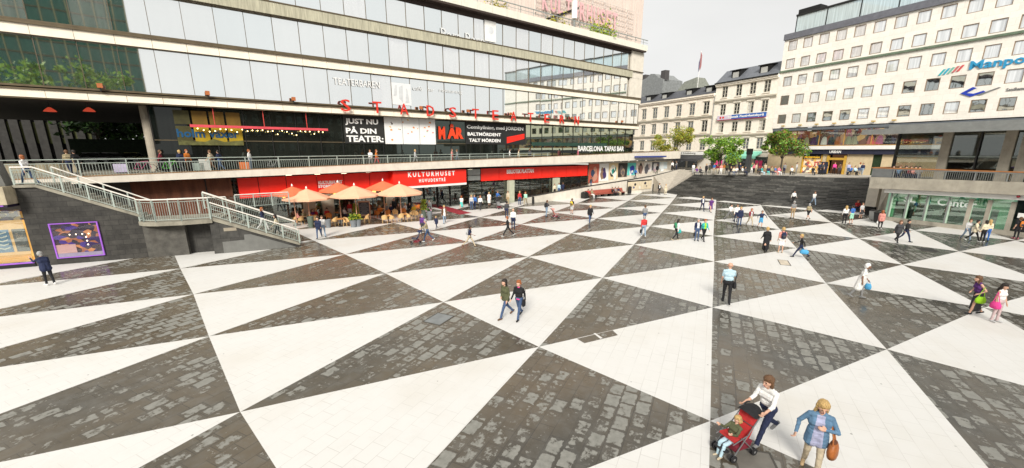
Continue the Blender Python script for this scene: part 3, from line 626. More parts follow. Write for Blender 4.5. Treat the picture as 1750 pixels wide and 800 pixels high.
# far side of the passage: stone building, trees and parked cars
fb = thing('stone_office_building', 'dark stone building with tall windows seen through the passage', 'building', K, (-70, 48, 5))
fs0, fs1 = K.px(-420, 230, 48)[0], K.px(152, 230, 48)[0]
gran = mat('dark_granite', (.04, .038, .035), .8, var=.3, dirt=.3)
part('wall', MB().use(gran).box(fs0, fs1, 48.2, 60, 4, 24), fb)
for px in range(-10, 150, 22):
    sc_ = K.px(px + 6, 230, 48)[0]; q = MB().use(black_mat).box(sc_ - .75, sc_ + .75, 48.0, 48.19, 8.0, 11.6); q.use(mat('pale_olive_blind', (.09, .10, .035), .8)).box(sc_ - .1, sc_ + .4, 47.96, 47.995, 8.1, 11.2); part('window', q, fb)
part('pilaster', (lambda m: [m.box(K.px(px - 5, 230, 48)[0] - .45, K.px(px - 5, 230, 48)[0] + .45, 47.6, 48.19, 5.4, 14) for px in range(-10, 155, 22)] and m)(MB().use(gran)), fb)
hq = random.Random(9); hs0, hs1 = K.px(120, 250, 36)[0], K.px(300, 250, 36)[0]
he = thing('dark_filler', 'added dark hedge beyond the passage behind the parked cars', 'filler', K, ((hs0 + hs1) / 2, 36, 5.4)); part('foliage', MB().use(mat('filler_green', (.012, .022, .01), .9, var=.6, scale=5, bump=1)).box(hs0, hs1 + 10, 35.5, 37, 5.3, 8.6), he)  # block added to darken the bright gap below the trees
# ------------------------------------------------------------------ street storey under the terrace
SY = -.3
sf_ = thing('shop_storey', 'row of shop windows under the terrace between plaza and red signs', 'storefront', K, (-8, 0, 0))
s_l, s_r = -34.0, 16.2
disp = display_mat('shelf_goods', [(.03, .025, .02), (.10, .08, .06), (.05, .05, .05), (.22, .18, .13), (.02, .02, .02), (.16, .05, .04), (.30, .28, .24), (.08, .1, .12)], 2.2, stretch=(1, 1, 2.2))
part('back_wall', MB().use(disp).box(s_l, s_r + 4, 3.0, 3.2, 0, 4.6), sf_)
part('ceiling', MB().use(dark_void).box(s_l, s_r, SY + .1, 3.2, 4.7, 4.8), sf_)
cl = MB().use(mat('ceiling_lamp_glow', (1, .86, .6), .5, emit=3.0))
for s in np.arange(s_l + 1.5, s_r, 2.7): cl.box(s - .25, s + .25, 1.2, 1.5, 4.6, 4.69)
part('ceiling_lamps', cl, sf_)
greyslab = mat('storey_floor', (.18, .15, .13), .6)
for k, s in enumerate(np.arange(s_l, s_r - .2, 2.09)):
    ent = -15.5 < s < -7.3
    if ent: continue
    q = MB().use(shop_glass).box(s + .04, s + 2.05, SY, SY + .03, .15, 3.0); q.use(dark_metal).box(s - .04, s + .04, SY - .04, SY + .09, 0, 4.7).box(s + .042, s + 2.048, SY - .02, SY + .06, .02, .147).box(s + .042, s + 2.048, SY - .02, SY + .06, 1.9, 1.95); part('window', q, sf_)
en = MB().use(black_mat).box(-15.6, -7.2, 1.5, 1.6, 0, 4.6); part('entrance_back', en, sf_)
for s in (-14.4, -12.6, -10.8, -9.0):
    q = MB().use(shop_glass).box(s + .05, s + 1.6, .62, .65, .1, 2.7); q.use(dark_metal).box(s, s + .045, .58, .7, 0, 2.75).box(s + 1.61, s + 1.66, .58, .7, 0, 2.75).box(s, s + 1.66, .58, .7, 2.76, 2.85); part('door', q, sf_)
colm = mat('pale_green_column', (.46, .47, .36), .7, var=.1)
for px, wd in ((874, .9), (951, 1.0), (528, 1.1), (560, 1.1), (668, .8)):
    s, _ = K.px(px, 340, SY - .5); part('column', MB().use(colm if px > 700 else mat('beige_column', (.42, .37, .29), .8, var=.12)).box(s - wd / 2, s + wd / 2, SY - .62, SY - .06, 0, 3.05 if px > 700 else 2.62), sf_)
def red_band(xs_, zb, zt, y0, name, label):
    t = thing(name, label, 'sign', K, (K.px(xs_[0], 310, y0)[0], y0, zb(0)))
    pts = [K.px(x, 310, y0)[0] for x in xs_]
    for a, b in zip(pts, pts[1:]):
        part('panel', MB().use(red_panel).hexa([(a + .03, y0, zb(a)), (b - .03, y0, zb(b)), (b - .03, y0 + .12, zb(b)), (a + .03, y0 + .12, zb(a))], [(a + .03, y0, zt(a)), (b - .03, y0, zt(b)), (b - .03, y0 + .12, zt(b)), (a + .03, y0 + .12, zt(a))]), t)
    part('backing_strip', MB().use(dark_metal).box(pts[0], pts[-1], y0 + .125, y0 + .2, zb(pts[0]) + .05, zt(pts[0]) - .1), t)
    return t
def RB(k, s):
    (xa, ya), (xb, yb_) = (((405, 340), (671, 321)), ((405, 305), (671, 293.3)))[k]; a, za = K.px(xa, ya, -.55); b, zb = K.px(xb, yb_, -.55); return za + (zb - za) * (s - a) / (b - a)
rs1 = red_band((405, 441, 489, 542, 588, 632, 671), lambda s: RB(0, s), lambda s: RB(1, s), -.55, 'red_sign_band', 'long red sign band of flat panels above the café windows')
rs2 = red_band((822, 853, 879, 903, 926, 948, 967, 986, 1003.5), lambda s: 3.14, lambda s: 4.74, -.55, 'red_sign_band', 'red sign band of flat panels right of the entrance up to the posters')
def sign_text(txt, xa, xb, ya, yb, y0, parent, off=.02):
    a, z1 = K.px(xa, ya, y0); b, _ = K.px(xb, ya, y0); z0 = K.px(xa, yb, y0)[1]
    part('lettering', MB().use(white_letter).text(txt, a, b, z0, z1, y0 - .003, .02, off), parent)
sign_text('KULTURHUSET', 543.5, 585, 309.5, 315.5, -.55, rs1, .06); sign_text('STORIES', 543.5, 569, 316.5, 321.5, -.55, rs1, .06)
sign_text('BIBLIOTEK PLATTAN', 866, 912, 290, 297, -.55, rs2, .03)
es = thing('entrance_sign', 'big red box sign with white lettering and a white lower edge over the entrance', 'sign', K, (-12, -1.5, 3))
a, b = K.px(672, 310, -1.5)[0], K.px(797, 310, -1.5)[0]
za0, zb0 = K.px(672, 320.5, -1.5)[1], K.px(797, 312, -1.5)[1]; za1, zb1 = K.px(672, 293, -1.5)[1], K.px(797, 289.5, -1.5)[1]
part('panel', MB().use(red_panel).hexa([(a, -1.5, za0), (b, -1.5, zb0), (b, -.35, zb0), (a, -.35, za0)], [(a, -1.5, za1), (b, -1.5, zb1), (b, -.35, zb1), (a, -.35, za1)]), es)
part('lower_edge', MB().use(white_paint).hexa([(a, -1.55, za0 - .24), (b, -1.55, zb0 - .24), (b, -.35, zb0 - .24), (a, -.35, za0 - .24)], [(a, -1.55, za0 - .003), (b, -1.55, zb0 - .003), (b, -.35, zb0 - .003), (a, -.35, za0 - .003)]), es)
sign_text('K U L T U R H U S E T', 697, 777, 294.5, 303, -1.5, es, .03); sign_text('H U V U D E N T R É', 716, 761, 304.5, 312, -1.5, es, .03)
s0, s1 = K.px(799, 300, -.6)[0], K.px(820, 300, -.6)[0]
solo('sign_box', MB().use(grey_metal).box(s0, s1, -.7, -.4, 3.3, 3.9).box(s0, s1, -.7, -.4, 4.0, 4.7), 'grey box between the big red entrance sign and the next red band', 'box', K, (s0, -.6, 3.3))
rustw = mat('rusty_steel', (.15, .055, .03), .75, .2, var=.45, scale=1.2, stretch=(2, 1, .3))
s0 = K.px(222, 315, SY)[0]
rwl = thing('rusty_wall', 'rusty brown wall panel under the terrace left of the red signs', 'wall', K, (s0, SY, 0)); part('wall_panel', MB().use(rustw).box(s0, -32.1, SY, SY + .2, 0, tzb(-36)), rwl)
part('side_wall', MB().use(dark_stone).box(-62, s0 - .01, SY, SY + .2, 0, tzb(-50)), rwl)
# posters along the ramp
pxs = [1005.5, 1023.6, 1040, 1055.8, 1071.5, 1086, 1100, 1113, 1125.3, 1139]
PC = [((.45, .10, .06), [(.02, .03, .04), (.5, .25, .18), (.03, .05, .1)]), ((.78, .77, .76), [(.25, .15, .1), (.05, .03, .12)]), ((.72, .56, .34), [(.02, .25, .22), (.02, .02, .02), (.8, .78, .7)]), ((.03, .025, .025), [(.35, .25, .18), (.12, .1, .1)]), ((.12, .55, .52), [(.78, .78, .76), (.02, .04, .3)]), ((.72, .62, .56), [(.03, .02, .02), (.2, .12, .1)]), ((.80, .78, .78), [(.55, .45, .45), (.1, .1, .12)]), ((.10, .10, .13), [(.6, .45, .5), (.7, .68, .7)]), ((.62, .72, .78), [(.75, .8, .82)])]
PL_ = ['red poster with dark figures, first along the ramp', 'white poster with a small dark figure low down', 'sand coloured poster with a teal and black shape', 'dark poster with two dim figures', 'turquoise and white poster in the middle of the ramp row', 'pale skin coloured poster with black hair shape', 'white poster with faint grey figure', 'narrow dark poster with pale pink strips', 'pale blue poster at the far end of the ramp row']
for k, (xa, xb) in enumerate(zip(pxs, pxs[1:])):
    a, b = K.px(xa + .4, 300, SY)[0], K.px(xb - .4, 300, SY)[0]; z0 = ramp_z(b) + .35; z1 = 4.95; base, blobs = PC[k]
    mb = MB().use(mat('poster_base_%d' % k, base, .5, var=.05)).box(a, b, SY - .01, SY + .05, z0, z1)
    t = solo('poster', mb, PL_[k], 'poster', K, ((a + b) / 2, SY, z0)); q = MB(); r4 = random.Random(k)
    for n_, c in enumerate(blobs * 2):
        q.use(mat('poster_ink_%d_%d' % (k, n_ % len(blobs)), c, .5)); x = a + (b - a) * r4.uniform(.3, .7); z = z0 + (z1 - z0) * r4.uniform(.2, .6); rr = (b - a) * r4.uniform(.14, .3)
        q.prism([(min(max(x + rr * math.cos(t_) * r4.uniform(.6, 1.2), a + .03), b - .03), z + rr * 1.3 * math.sin(t_) * r4.uniform(.7, 1.2)) for t_ in np.linspace(0, 5.6, 9)], SY - .02 - .004 * n_, SY - .012)
    part('printed_shape', q, t)
solo('blue_awning', MB().use(mat('blue_cloth', (.03, .05, .22), .7)).box(K.px(1092, 268, -3)[0], K.px(1140, 268, -3)[0], -2.9, -2.1, 5.9, 6.15), 'long flat dark blue awning edge at the far end of the terrace', 'awning', K, (33, -3, 5.9))
pw = MB().use(concrete_pale).box(16.2, 40, SY + .06, SY + .3, 0, 5.2); solo('poster_wall', pw, 'pale wall behind the row of posters under the terrace end', 'wall', K, (28, SY, 0))
# advert panel, bench, bins on the ramp wall
s0, s1 = K.px(1072.5, 318, -2.95)[0], K.px(1113, 318, -2.95)[0]
ap = thing('advert_panel', 'pale framed picture panel fixed on the ramp wall right of the bench', 'sign', K, (s0, -2.95, .5))
part('frame', MB().use(dark_metal).box(s0 - .12, s0 - .02, -2.98, -2.91, .3, 2.15).box(s0, s1, -2.98, -2.91, 1.92, 2.1), ap)
pn = MB().use(mat('cream_print', (.66, .56, .40), .5, var=.15)).box(s0, s1, -2.97, -2.91, .45, 1.9)
for k, (f, z, q, c) in enumerate([(.3, 1.4, .3, (.03, .03, .03)), (.25, .9, .25, (.1, .1, .2)), (.72, 1.5, .3, (.02, .02, .04)), (.78, 1.0, .22, (.3, .25, .2)), (.5, .8, .3, (.75, .7, .6))]):
    pn.use(mat('print_ink_%d' % k, c)); x = s0 + (s1 - s0) * f; pn.prism([(x + q * math.cos(t_), z + q * .8 * math.sin(t_)) for t_ in np.linspace(0, 5.5, 8)], -2.985 - .002 * k, -2.972)
part('picture', pn, ap)
bx0, bx1 = K.px(1003, 335, -3.5)[0], K.px(1066, 330, -3.5)[0]
bench_red = mat('red_brown_wood', (.33, .075, .05), .6, var=.2, scale=3, stretch=(.5, 4, 4))
bn_ = thing('long_bench', 'long red brown bench with a tall back along the ramp wall', 'bench', K, ((bx0 + bx1) / 2, -3.5, 0))
part('seat', MB().use(bench_red).box(bx0, bx1, -3.85, -3.3, .40, .47), bn_); part('backrest', MB().use(bench_red).hexa([(bx0, -3.28, .5), (bx1, -3.28, .5), (bx1, -3.2, .5), (bx0, -3.2, .5)], [(bx0, -3.1, 1.05), (bx1, -3.1, 1.05), (bx1, -3.02, 1.05), (bx0, -3.02, 1.05)]), bn_)
for k in range(6): x = bx0 + .2 + (bx1 - bx0 - .4) * k / 5; part('leg', MB().use(black_mat).box(x - .06, x + .06, -3.8, -3.15, .003, .398), bn_)
def bin_(fr, s, y, z, label, h=1.1, r=.3, sq=False):
    t = thing('litter_bin', label, 'bin', fr, (s, y, z)); b = MB().use(mat('black_bin', (.015, .015, .015), .5))
    if sq: b.box(s - r, s + r, y - r, y + r, z + .01, z + h)
    else: b.lathe([(r * .85, z + .01), (r, z + .15), (r, z + h)], (s, y, 0), 14)
    part('body', b, t); part('lid', MB().use(dark_metal).lathe([(r * 1.08, z + h + .003), (r * 1.05, z + h + .06), (r * .5, z + h + .14), (.02, z + h + .16)], (s, y, 0), 14), t); return t
bin_(K, K.px(1075, 330, -3.4)[0], -3.5, 0, 'black round litter bin between the red bench and the picture panel'); bin_(K, bx0 - .6, -3.6, 0, 'black square litter bin at the left end of the red bench', .9, .4, True); bin_(K, K.px(1122, 330, -3.5)[0], -3.3, 0, 'black square bin against the far end of the ramp wall', 1.2, .5, True)
x_, y_ = G(911, 348); bin_(W0, x_, y_, 0, 'small black bollard bin at the foot of the ramp wall', .8, .16)
# red carpet at the entrance
c_ = [G(720, 348), G(736, 346), G(806, 364), G(786, 367)]
solo('entrance_carpet', MB().use(mat('dark_red_carpet', (.26, .02, .03), .95, var=.2)).slab(c_, .004, .012), 'dark red carpet strip leading out of the main entrance', 'carpet', W0, (c_[0][0], c_[0][1], 0))
# ================================================================== HOUSES ACROSS THE STREET
stucco = block_mat('white_stone_cladding', (.90, .86, .785), (.83, .79, .715), (.68, .64, .56), 1.19, .78, .93, 1.05, .010)
mb_ = thing('office_block', 'pale modern office block with square windows and a glazed attic', 'building', M, (12, 6, 3.3))
MS0, MS1 = -2.7, 40.0
wcol = [-1.27 + 2.385 * k for k in range(0, 13)]
rows = [(23.55, 25.1), (20.72, 22.25), (17.88, 19.45), (14.78, 16.35), (11.68, 13.2)]
WW = 1.42
def wall_holes(name, parent, m, s0, s1, z0, z1, cols, rws, ww, depth=.3, y=0.0):
    """a wall with real window openings"""
    mb = MB().use(m); zs = sorted(rws); zc = z0
    for (a, b) in zs:
        if a > zc: mb.box(s0, s1, y, y + depth, zc, a - .001)
        xc = s0
        for c in cols:
            if c - ww / 2 > xc: mb.box(xc, c - ww / 2, y, y + depth, a, b)
            xc = c + ww / 2
        if xc < s1: mb.box(xc, s1, y, y + depth, a, b)
        zc = b + .001
    if zc < z1: mb.box(s0, s1, y, y + depth, zc, z1)
    return part(name, mb, parent)
wall_holes('wall', mb_, stucco, MS0, MS1, 10.9, 25.35, wcol, rows, WW)
seam = MB().use(mat('panel_seam', (.42, .40, .36), .9))
part('core_wall', MB().use(black_mat).box(MS0 + .1, MS1, .45, .7, 10.9, 25.3).box(MS0 + .1, MS1, 12, 12.2, 3, 26), mb_)
wfr = mat('brown_window_frame', (.26, .19, .13), .6)
r5 = random.Random(11)
for (a, b) in rows:
    for c in wcol:
        dz = r5.uniform(-.02, .02); dx = r5.uniform(-.02, .02); g_ = MB().use(blind_glass if (a > 17 or (a > 14 and r5.random() < .55) or r5.random() < .25) else house_glass).add([(c - WW / 2 + .06, .12 + dx, a + .06), (c + WW / 2 - .06, .12 - dx, a + .06), (c + WW / 2 - .06, .12 - dx + dz, b - .06), (c - WW / 2 + .06, .12 + dx + dz, b - .06)], [(0, 1, 2, 3)])
        wn = part('window', g_, mb_); f = MB().use(wfr)
        f.box(c - WW / 2, c - WW / 2 + .08, .03, .2, a, b).box(c + WW / 2 - .08, c + WW / 2, .03, .2, a, b).box(c - WW / 2 + .081, c + WW / 2 - .081, .03, .2, b - .08, b).box(c - WW / 2 + .081, c + WW / 2 - .081, .03, .2, a, a + .08)
        part('frame', f, wn)
gc = mat('verdigris_cornice', (.14, .19, .13), .7, var=.2)
part('cornice', MB().use(gc).box(MS0 - .1, MS1, -.22, -.003, 20.2, 20.48), mb_)
slate = mat('roof_sheet', (.16, .165, .19), .5, .2, var=.15)
part('roof_edge', MB().use(slate).prism([(MS0 - .1, 25.36), (MS1, 25.36), (MS1, 26.3), (MS0 - .1, 26.3)], -.25, 1.2), mb_)
att = MB().use(glass_mat('attic_glass', (.52, .63, .66), .3, tint=(.75, .88, .92))).box(MS0 + .9, MS1, 1.0, 1.1, 26.32, 29.0); att.use(dark_metal).box(MS0 + .8, MS1, .8, 9, 29.01, 29.28)
for x in np.arange(MS0 + .85, MS1, 4.6): att.box(x, x + .12, .94, .999, 26.32, 29.0)
part('attic_glazing', att, mb_); part('attic_core', MB().use(black_mat).box(MS0 + .92, MS1, 1.3, 9, 26.32, 29.0), mb_)
rx = M.px(1365, 20, 3)[0]
solo('roof_unit', MB().use(black_mat).box(rx, rx + 3.4, 3, 5, 29.3, 30.6).box(rx + 3.8, rx + 4.6, 3, 4, 29.3, 29.9), 'flat black plant box standing on the office block roof', 'roof box', M, (rx, 3, 29.3))
# canopy and shops
part('canopy', MB().use(mat('grey_canopy', (.15, .17, .19), .5, .3)).box(MS0 + .7, MS1, -.9, .3, 10.35, 10.72), mb_)
goods = display_mat('clothes_display', [(.16, .05, .035), (.30, .16, .08), (.05, .03, .03), (.26, .20, .14), (.42, .25, .10), (.09, .05, .05), (.2, .08, .1), (.05, .05, .08)], 1.1, emit=1.0, stretch=(1, 1, .9))
part('shop_back_wall', MB().use(goods).box(MS0 + .3, MS1, 2.2, 2.3, 7.85, 10.34), mb_)
for s in np.arange(MS0 + .9, 30, 3.55):
    q = MB().use(shop_glass).box(s + .06, s + 3.5, -.05, -.02, 7.9, 10.3); q.use(mat('ochre_frame', (.48, .27, .07), .5)).box(s - .05, s + .055, -.08, .05, 7.9, 10.34); part('shop_window', q, mb_)
part('white_band', MB().use(white_paint).box(MS0 + 2.0, MS1, -.6, .4, 7.25, 7.8), mb_); part('ochre_ledge', MB().use(mat('ochre_frame', (.5, .3, .08))).box(MS0 + 2, MS1, -.62, .1, 7.803, 7.9), mb_)
part('navy_band', MB().use(mat('navy_fascia', (.02, .022, .045), .6)).box(MS0 + 1.2, MS1, -.35, .1, 6.5, 7.24), mb_)
beige = mat('beige_shopfront', (.58, .47, .30), .7, var=.1)
part('ground_wall', MB().use(beige).box(MS0, 3.2, .0, .4, 3, 6.49).box(6.3, 6.9, .0, .4, 3, 6.49).box(9.7, 13.0, 0, .4, 3, 6.49).box(14.1, 40, .0, .4, 3, 6.49), mb_)
lit = display_mat('lit_goods', [(.5, .3, .1), (.35, .08, .06), (.55, .45, .3), (.12, .1, .1), (.6, .5, .35)], 2.6, emit=1.0)
part('shop_interior', MB().use(lit).box(2.9, 6.4, 1.0, 1.1, 3.3, 6.2), mb_); part('entrance_interior', MB().use(mat('warm_dark', (.12, .06, .03), .8, emit=.25)).box(6.7, 9.8, 2, 2.1, 3.2, 6.4), mb_)
yw = mat('yellow_timber', (.55, .33, .05), .6)
part('entrance_frame', MB().use(yw).box(6.95, 7.25, -.1, .3, 3.3, 6.3).box(9.35, 9.65, -.1, .3, 3.3, 6.3).box(7.251, 9.349, -.1, .3, 5.6, 5.95), mb_)
part('shopfront_frame', MB().use(yw).box(3.2, 3.35, -.05, .3, 3.3, 6.4).box(6.1, 6.25, -.05, .3, 3.3, 6.4).box(3.351, 6.099, -.05, .3, 5.55, 5.65).box(3.351, 6.099, -.05, .3, 4.3, 4.36), mb_)
part('green_doorway', MB().use(mat('dark_green_leaf_panel', (.015, .035, .012), .8, var=.6, scale=8)).box(13.02, 14.08, .1, .3, 3.3, 6.4), mb_)
ksn = thing('shop_sign', 'black strip with yellow letters over the kiosk window', 'sign', M, (4.7, -.12, 5.7)); part('board', MB().use(black_mat).box(3.4, 6.08, -.12, -.06, 5.72, 6.3), ksn); part('lettering', MB().use(mat('yellow_letter', (.75, .42, .03), .5, emit=.3)).text('PRESSBYRÅN', 3.6, 5.9, 5.82, 6.2, -.121, .02, .02), ksn)
nsn = MB().use(white_letter).text('URBAN', 7.3, 8.9, 6.66, 7.1, -.36, .03, .02); solo('shop_lettering', nsn, 'pale lettering on the navy band over the yellow entrance', 'sign', M, (8, -.36, 6.66))
COATS = [(-.4, (.5, .47, .42)), (.6, (.12, .05, .16)), (1.9, (.36, .33, .22)), (3.0, (.10, .04, .12)), (4.6, (.7, .68, .64)), (5.6, (.03, .035, .06)), (6.6, (.4, .12, .05)), (8.0, (.30, .29, .19)), (8.8, (.34, .32, .22)), (10.9, (.6, .16, .16)), (12.0, (.5, .18, .3)), (13.0, (.03, .03, .035)), (14.4, (.45, .4, .32))]
CN = ['pale grey', 'dark plum', 'olive', 'deep purple', 'white', 'navy', 'rust', 'khaki', 'moss', 'coral', 'magenta', 'black', 'stone']
for k, (s, c) in enumerate(COATS):
    s2 = s + 1.0; t = thing('display_coat', '%s coat on a stand in the upper shop window' % CN[k], 'coat', M, (s2, .9, 7.9))
    part('coat', MB().use(mat('coat_%d' % k, c, .9, emit=.45)).lathe([(.46, 8.0), (.44, 8.4), (.34, 8.9), (.30, 9.1), (.1, 9.25)], (s2, .9, 0), 10, 1, .7), t); part('stand', MB().use(white_paint).lathe([(.2, 7.86), (.03, 7.9), (.03, 9.4), (.07, 9.45), (.09, 9.55), (.03, 9.65)], (s2, .9, 0), 8), t)
for k, px in enumerate((1341, 1370, 1398, 1428, 1460, 1494, 1529)):
    s = M.px(px, 210, 0)[0]; t = thing('facade_lamp', 'small ochre wall lamp over the canopy, %s from the left' % ['first', 'second', 'third', 'fourth', 'fifth', 'sixth', 'seventh'][k], 'lamp', M, (s, -.3, 11.2)); part('lamp_box', MB().use(mat('ochre_lamp', (.5, .36, .14), .6)).box(s - .22, s + .22, -.5, -.2, 11.15, 11.35), t); part('bracket', MB().use(dark_metal).box(s - .04, s + .04, -.199, -.003, 11.2, 11.3), t)
# company signs on the office block
bl = mat('sky_blue_letter', (.03, .30, .55), .5, var=.04)
sa, za = M.px(1658, 110, -.1); sb_ = sa + 7.3
cs = thing('company_sign', 'large sky blue lettering with a striped mark on the office block wall', 'sign', M, (sa, -.1, 16.5))
part('lettering', MB().use(bl).text('Manpower', sa, sb_, 16.55, 17.85, -.02, .1, .02), cs)
tk = MB()
for k, c in enumerate([(.03, .45, .5), (.03, .40, .55), (.2, .5, .4), (.55, .15, .15), (.6, .1, .1)]):
    x = M.px(1605, 120, -.1)[0] + k * .42; tk.use(mat('stripe_%d' % k, c, .5)); tk.prism([(x, 16.6 + k * .06), (x + .22, 16.6 + k * .06), (x + .62, 17.3 + k * .06), (x + .40, 17.3 + k * .06)], -.1, -.02)
part('stripe_mark', tk, cs)
sa = M.px(1641, 160, -.1)[0]
c2 = thing('company_sign', 'small dark lettering beside a blue and grey bent ribbon mark on the wall', 'sign', M, (sa, -.1, 13.6))
rb_ = MB().use(mat('royal_blue', (.02, .05, .42), .5)).prism([(sa, 14.1), (sa + 1.0, 14.75), (sa + 1.35, 14.6), (sa + .55, 14.1), (sa + 1.2, 13.95), (sa + 2.0, 14.2), (sa + 2.2, 14.05), (sa + 1.0, 13.6)], -.1, -.02); rb_.use(grey_metal).prism([(sa + 1.5, 13.75), (sa + 1.9, 13.7), (sa + 3.4, 14.4), (sa + 3.2, 14.45)], -.08, -.02)
part('ribbon_mark', rb_, c2); part('lettering', MB().use(mat('thin_dark_letter', (.2, .2, .2), .6)).text('Sandhamnsbanken', sa + 3.9, sa + 6.6, 13.9, 14.25, -.02, .05), c2)
# ------------------------------------------------------------------ two older houses
def house(name, label, s0, s1, eave, ridge, cols, rws, ww, wallm, roofm, dorm, dz):
    h = thing(name, label, 'building', M, ((s0 + s1) / 2, 5, 3.2))
    wall_holes('wall', h, wallm, s0, s1, 6.9, eave, cols, rws, ww)
    part('core_wall', MB().use(black_mat).box(s0 + .1, s1 - .1, .6, 11, 3, eave - .2), h)
    part('eave_cornice', MB().use(wallm).box(s0, s1, -.45, -.003, eave - .35, eave).box(s0, s1, -.3, -.003, eave - .6, eave - .353), h)
    part('roof', MB().use(roofm).add([(s0, -.5, eave + .005), (s1, -.5, eave + .005), (s1, 2.6, ridge - .5), (s0, 2.6, ridge - .5), (s0, 6, ridge), (s1, 6, ridge), (s0, 11, eave), (s1, 11, eave)], [(0, 1, 2, 3), (3, 2, 5, 4), (4, 5, 7, 6), (0, 3, 4, 6), (1, 7, 5, 2), (0, 6, 7, 1)]), h)
    fm = mat('ivory_window_frame', (.55, .52, .44), .6)
    for (a, b) in rws:
        for c in cols:
            q = MB().use(old_glass).box(c - ww / 2 + .05, c + ww / 2 - .05, .14, .16, a + .05, b - .05)
            if r5.random() < .35: q.use(mat('pale_curtain', (.62, .6, .55), .9)).box(c - ww / 2 + .08, c - .03, .125, .139, a + .1, b - .1)
            wn = part('window', q, h); f = MB().use(fm)
            f.box(c - ww / 2, c - ww / 2 + .1, .02, .18, a, b).box(c + ww / 2 - .1, c + ww / 2, .02, .18, a, b).box(c - .06, c + .06, .04, .139, a + .1, b - .1).box(c - ww / 2 + .101, c + ww / 2 - .101, .02, .18, b - .1, b).box(c - ww / 2 + .101, c + ww / 2 - .101, .02, .18, a, a + .1)
            for fz in (1 / 3, 2 / 3): f.box(c - ww / 2 + .102, c - .062, .06, .138, a + (b - a) * fz - .03, a + (b - a) * fz + .03).box(c + .062, c + ww / 2 - .102, .06, .138, a + (b - a) * fz - .03, a + (b - a) * fz + .03)
            part('frame', f, wn); part('sill', MB().use(wallm).box(c - ww / 2 - .12, c + ww / 2 + .12, -.14, -.003, a - .14, a - .02), wn); part('lintel', MB().use(wallm).box(c - ww / 2 - .15, c + ww / 2 + .15, -.16, -.003, b + .12, b + .27), wn)
    for c in dorm:
        d = part('dormer', MB().use(dark_metal).prism([(c - .85, dz), (c + .85, dz), (c + .95, dz + 1.5), (c - .95, dz + 1.5)], .35, 3.0), h)
        part('pane', MB().use(mat('dormer_pane', (.45, .45, .42), .4)).box(c - .6, c + .6, .3, .345, dz + .2, dz + 1.2), d); part('roof', MB().use(dark_metal).hexa([(c - 1.1, .05, dz + 1.45), (c + 1.1, .05, dz + 1.45), (c + 1.1, 3.2, dz + 1.8), (c - 1.1, 3.2, dz + 1.8)], [(c - 1.1, .05, dz + 1.6), (c + 1.1, .05, dz + 1.6), (c + 1.1, 3.2, dz + 2), (c - 1.1, 3.2, dz + 2)]), d)
    return h
roof_grey = mat('grey_roof_sheet', (.15, .16, .18), .5, .15, var=.2, stretch=(3, 1, 1)); roof_slate = mat('dark_slate_roof', (.075, .078, .088), .6, var=.25)
ochre_w = mat('cream_stucco', (.88, .80, .69), .85, var=.08, dirt=.12); rose_w = mat('pale_yellow_stucco', (.88, .82, .72), .85, var=.08, dirt=.1)
C1c = [-35.0 + 3.57 * k for k in range(6)]; C1c = [-42.1, -38.6] + C1c
h1 = house('stucco_house', 'cream stucco house with a dark dormer roof beside the glass building', -46, -15.3, 18.4, 20.9, C1c, [(14.5, 16.95), (10.9, 13.25), (7.15, 9.4)], 1.45, ochre_w, roof_slate, [-42, -34.2, -29.2, -22.2, -17.2], 18.5)
h2 = house('stucco_house', 'pale yellow stucco house with a sheet metal roof and a blue and red sign', -15.25, -2.72, 20.1, 23.2, [-13.2, -10.2, -7.4, -4.7], [(17.3, 19.4), (13.95, 16.0), (10.65, 12.6), (7.35, 9.4)], 1.25, rose_w, roof_grey, [-11.5, -5.9], 20.6)
for h, s0, s1, zz in ((h1, -46, -15.3, (10.25, 13.9)), (h2, -15.25, -2.72, (9.95, 16.55))):
    for z in zz: part('string_course', MB().use(mat('course_stone', (.46, .42, .34), .85, var=.1)).box(s0, s1, -.28, -.003, z, z + .28).box(s0, s1, -.16, -.003, z - .25, z - .003), h)
    part('shop_wall', MB().use(concrete_pale).box(s0, s1, .2, .45, 3, 6.89), h)
    for k, a in enumerate(np.arange(s0 + .6, s1 - 2.6, 3.1)): part('shop_window', MB().use(old_glass).box(a, a + 2.5, .1, .19, 3.4, 5.9), h)
part('downpipe', MB().use(grey_metal).tube((-15.28, -.12, 7), (-15.28, -.12, 18), .07, n=6), h1)
part('gutter_edge', MB().use(dark_metal).box(-15.3, -2.73, -.62, -.46, 20.0, 20.2), h2)
ns = thing('house_sign', 'long blue and white sign with a red lower edge on the yellow house', 'sign', M, (-9, -.4, 13))
part('board', MB().use(mat('sign_blue', (.03, .12, .42), .5)).box(-10.8, -3.95, -.42, -.3, 13.06, 13.86).use(mat('sign_pale', (.62, .55, .66), .5)).box(-13.95, -10.81, -.42, -.3, 13.06, 13.86), ns); part('lower_edge', MB().use(mat('sign_red', (.35, .03, .07), .5)).box(-13.95, -3.95, -.44, -.28, 12.94, 13.055), ns)
part('lettering', MB().use(white_letter).text('Svensk Fastighetsbyrå', -11.6, -4.3, 13.15, 13.7, -.425, .02, .03), ns); part('mark', MB().use(red_letter).ball((-13.2, -.42, 13.45), .22, 8, 5, 1, .2).ball((-12.6, -.42, 13.45), .22, 8, 5, 1, .2), ns)
aw_ = thing('green_awning', 'mint green shop awning under the yellow house', 'awning', M, (-7.5, -.8, 6))
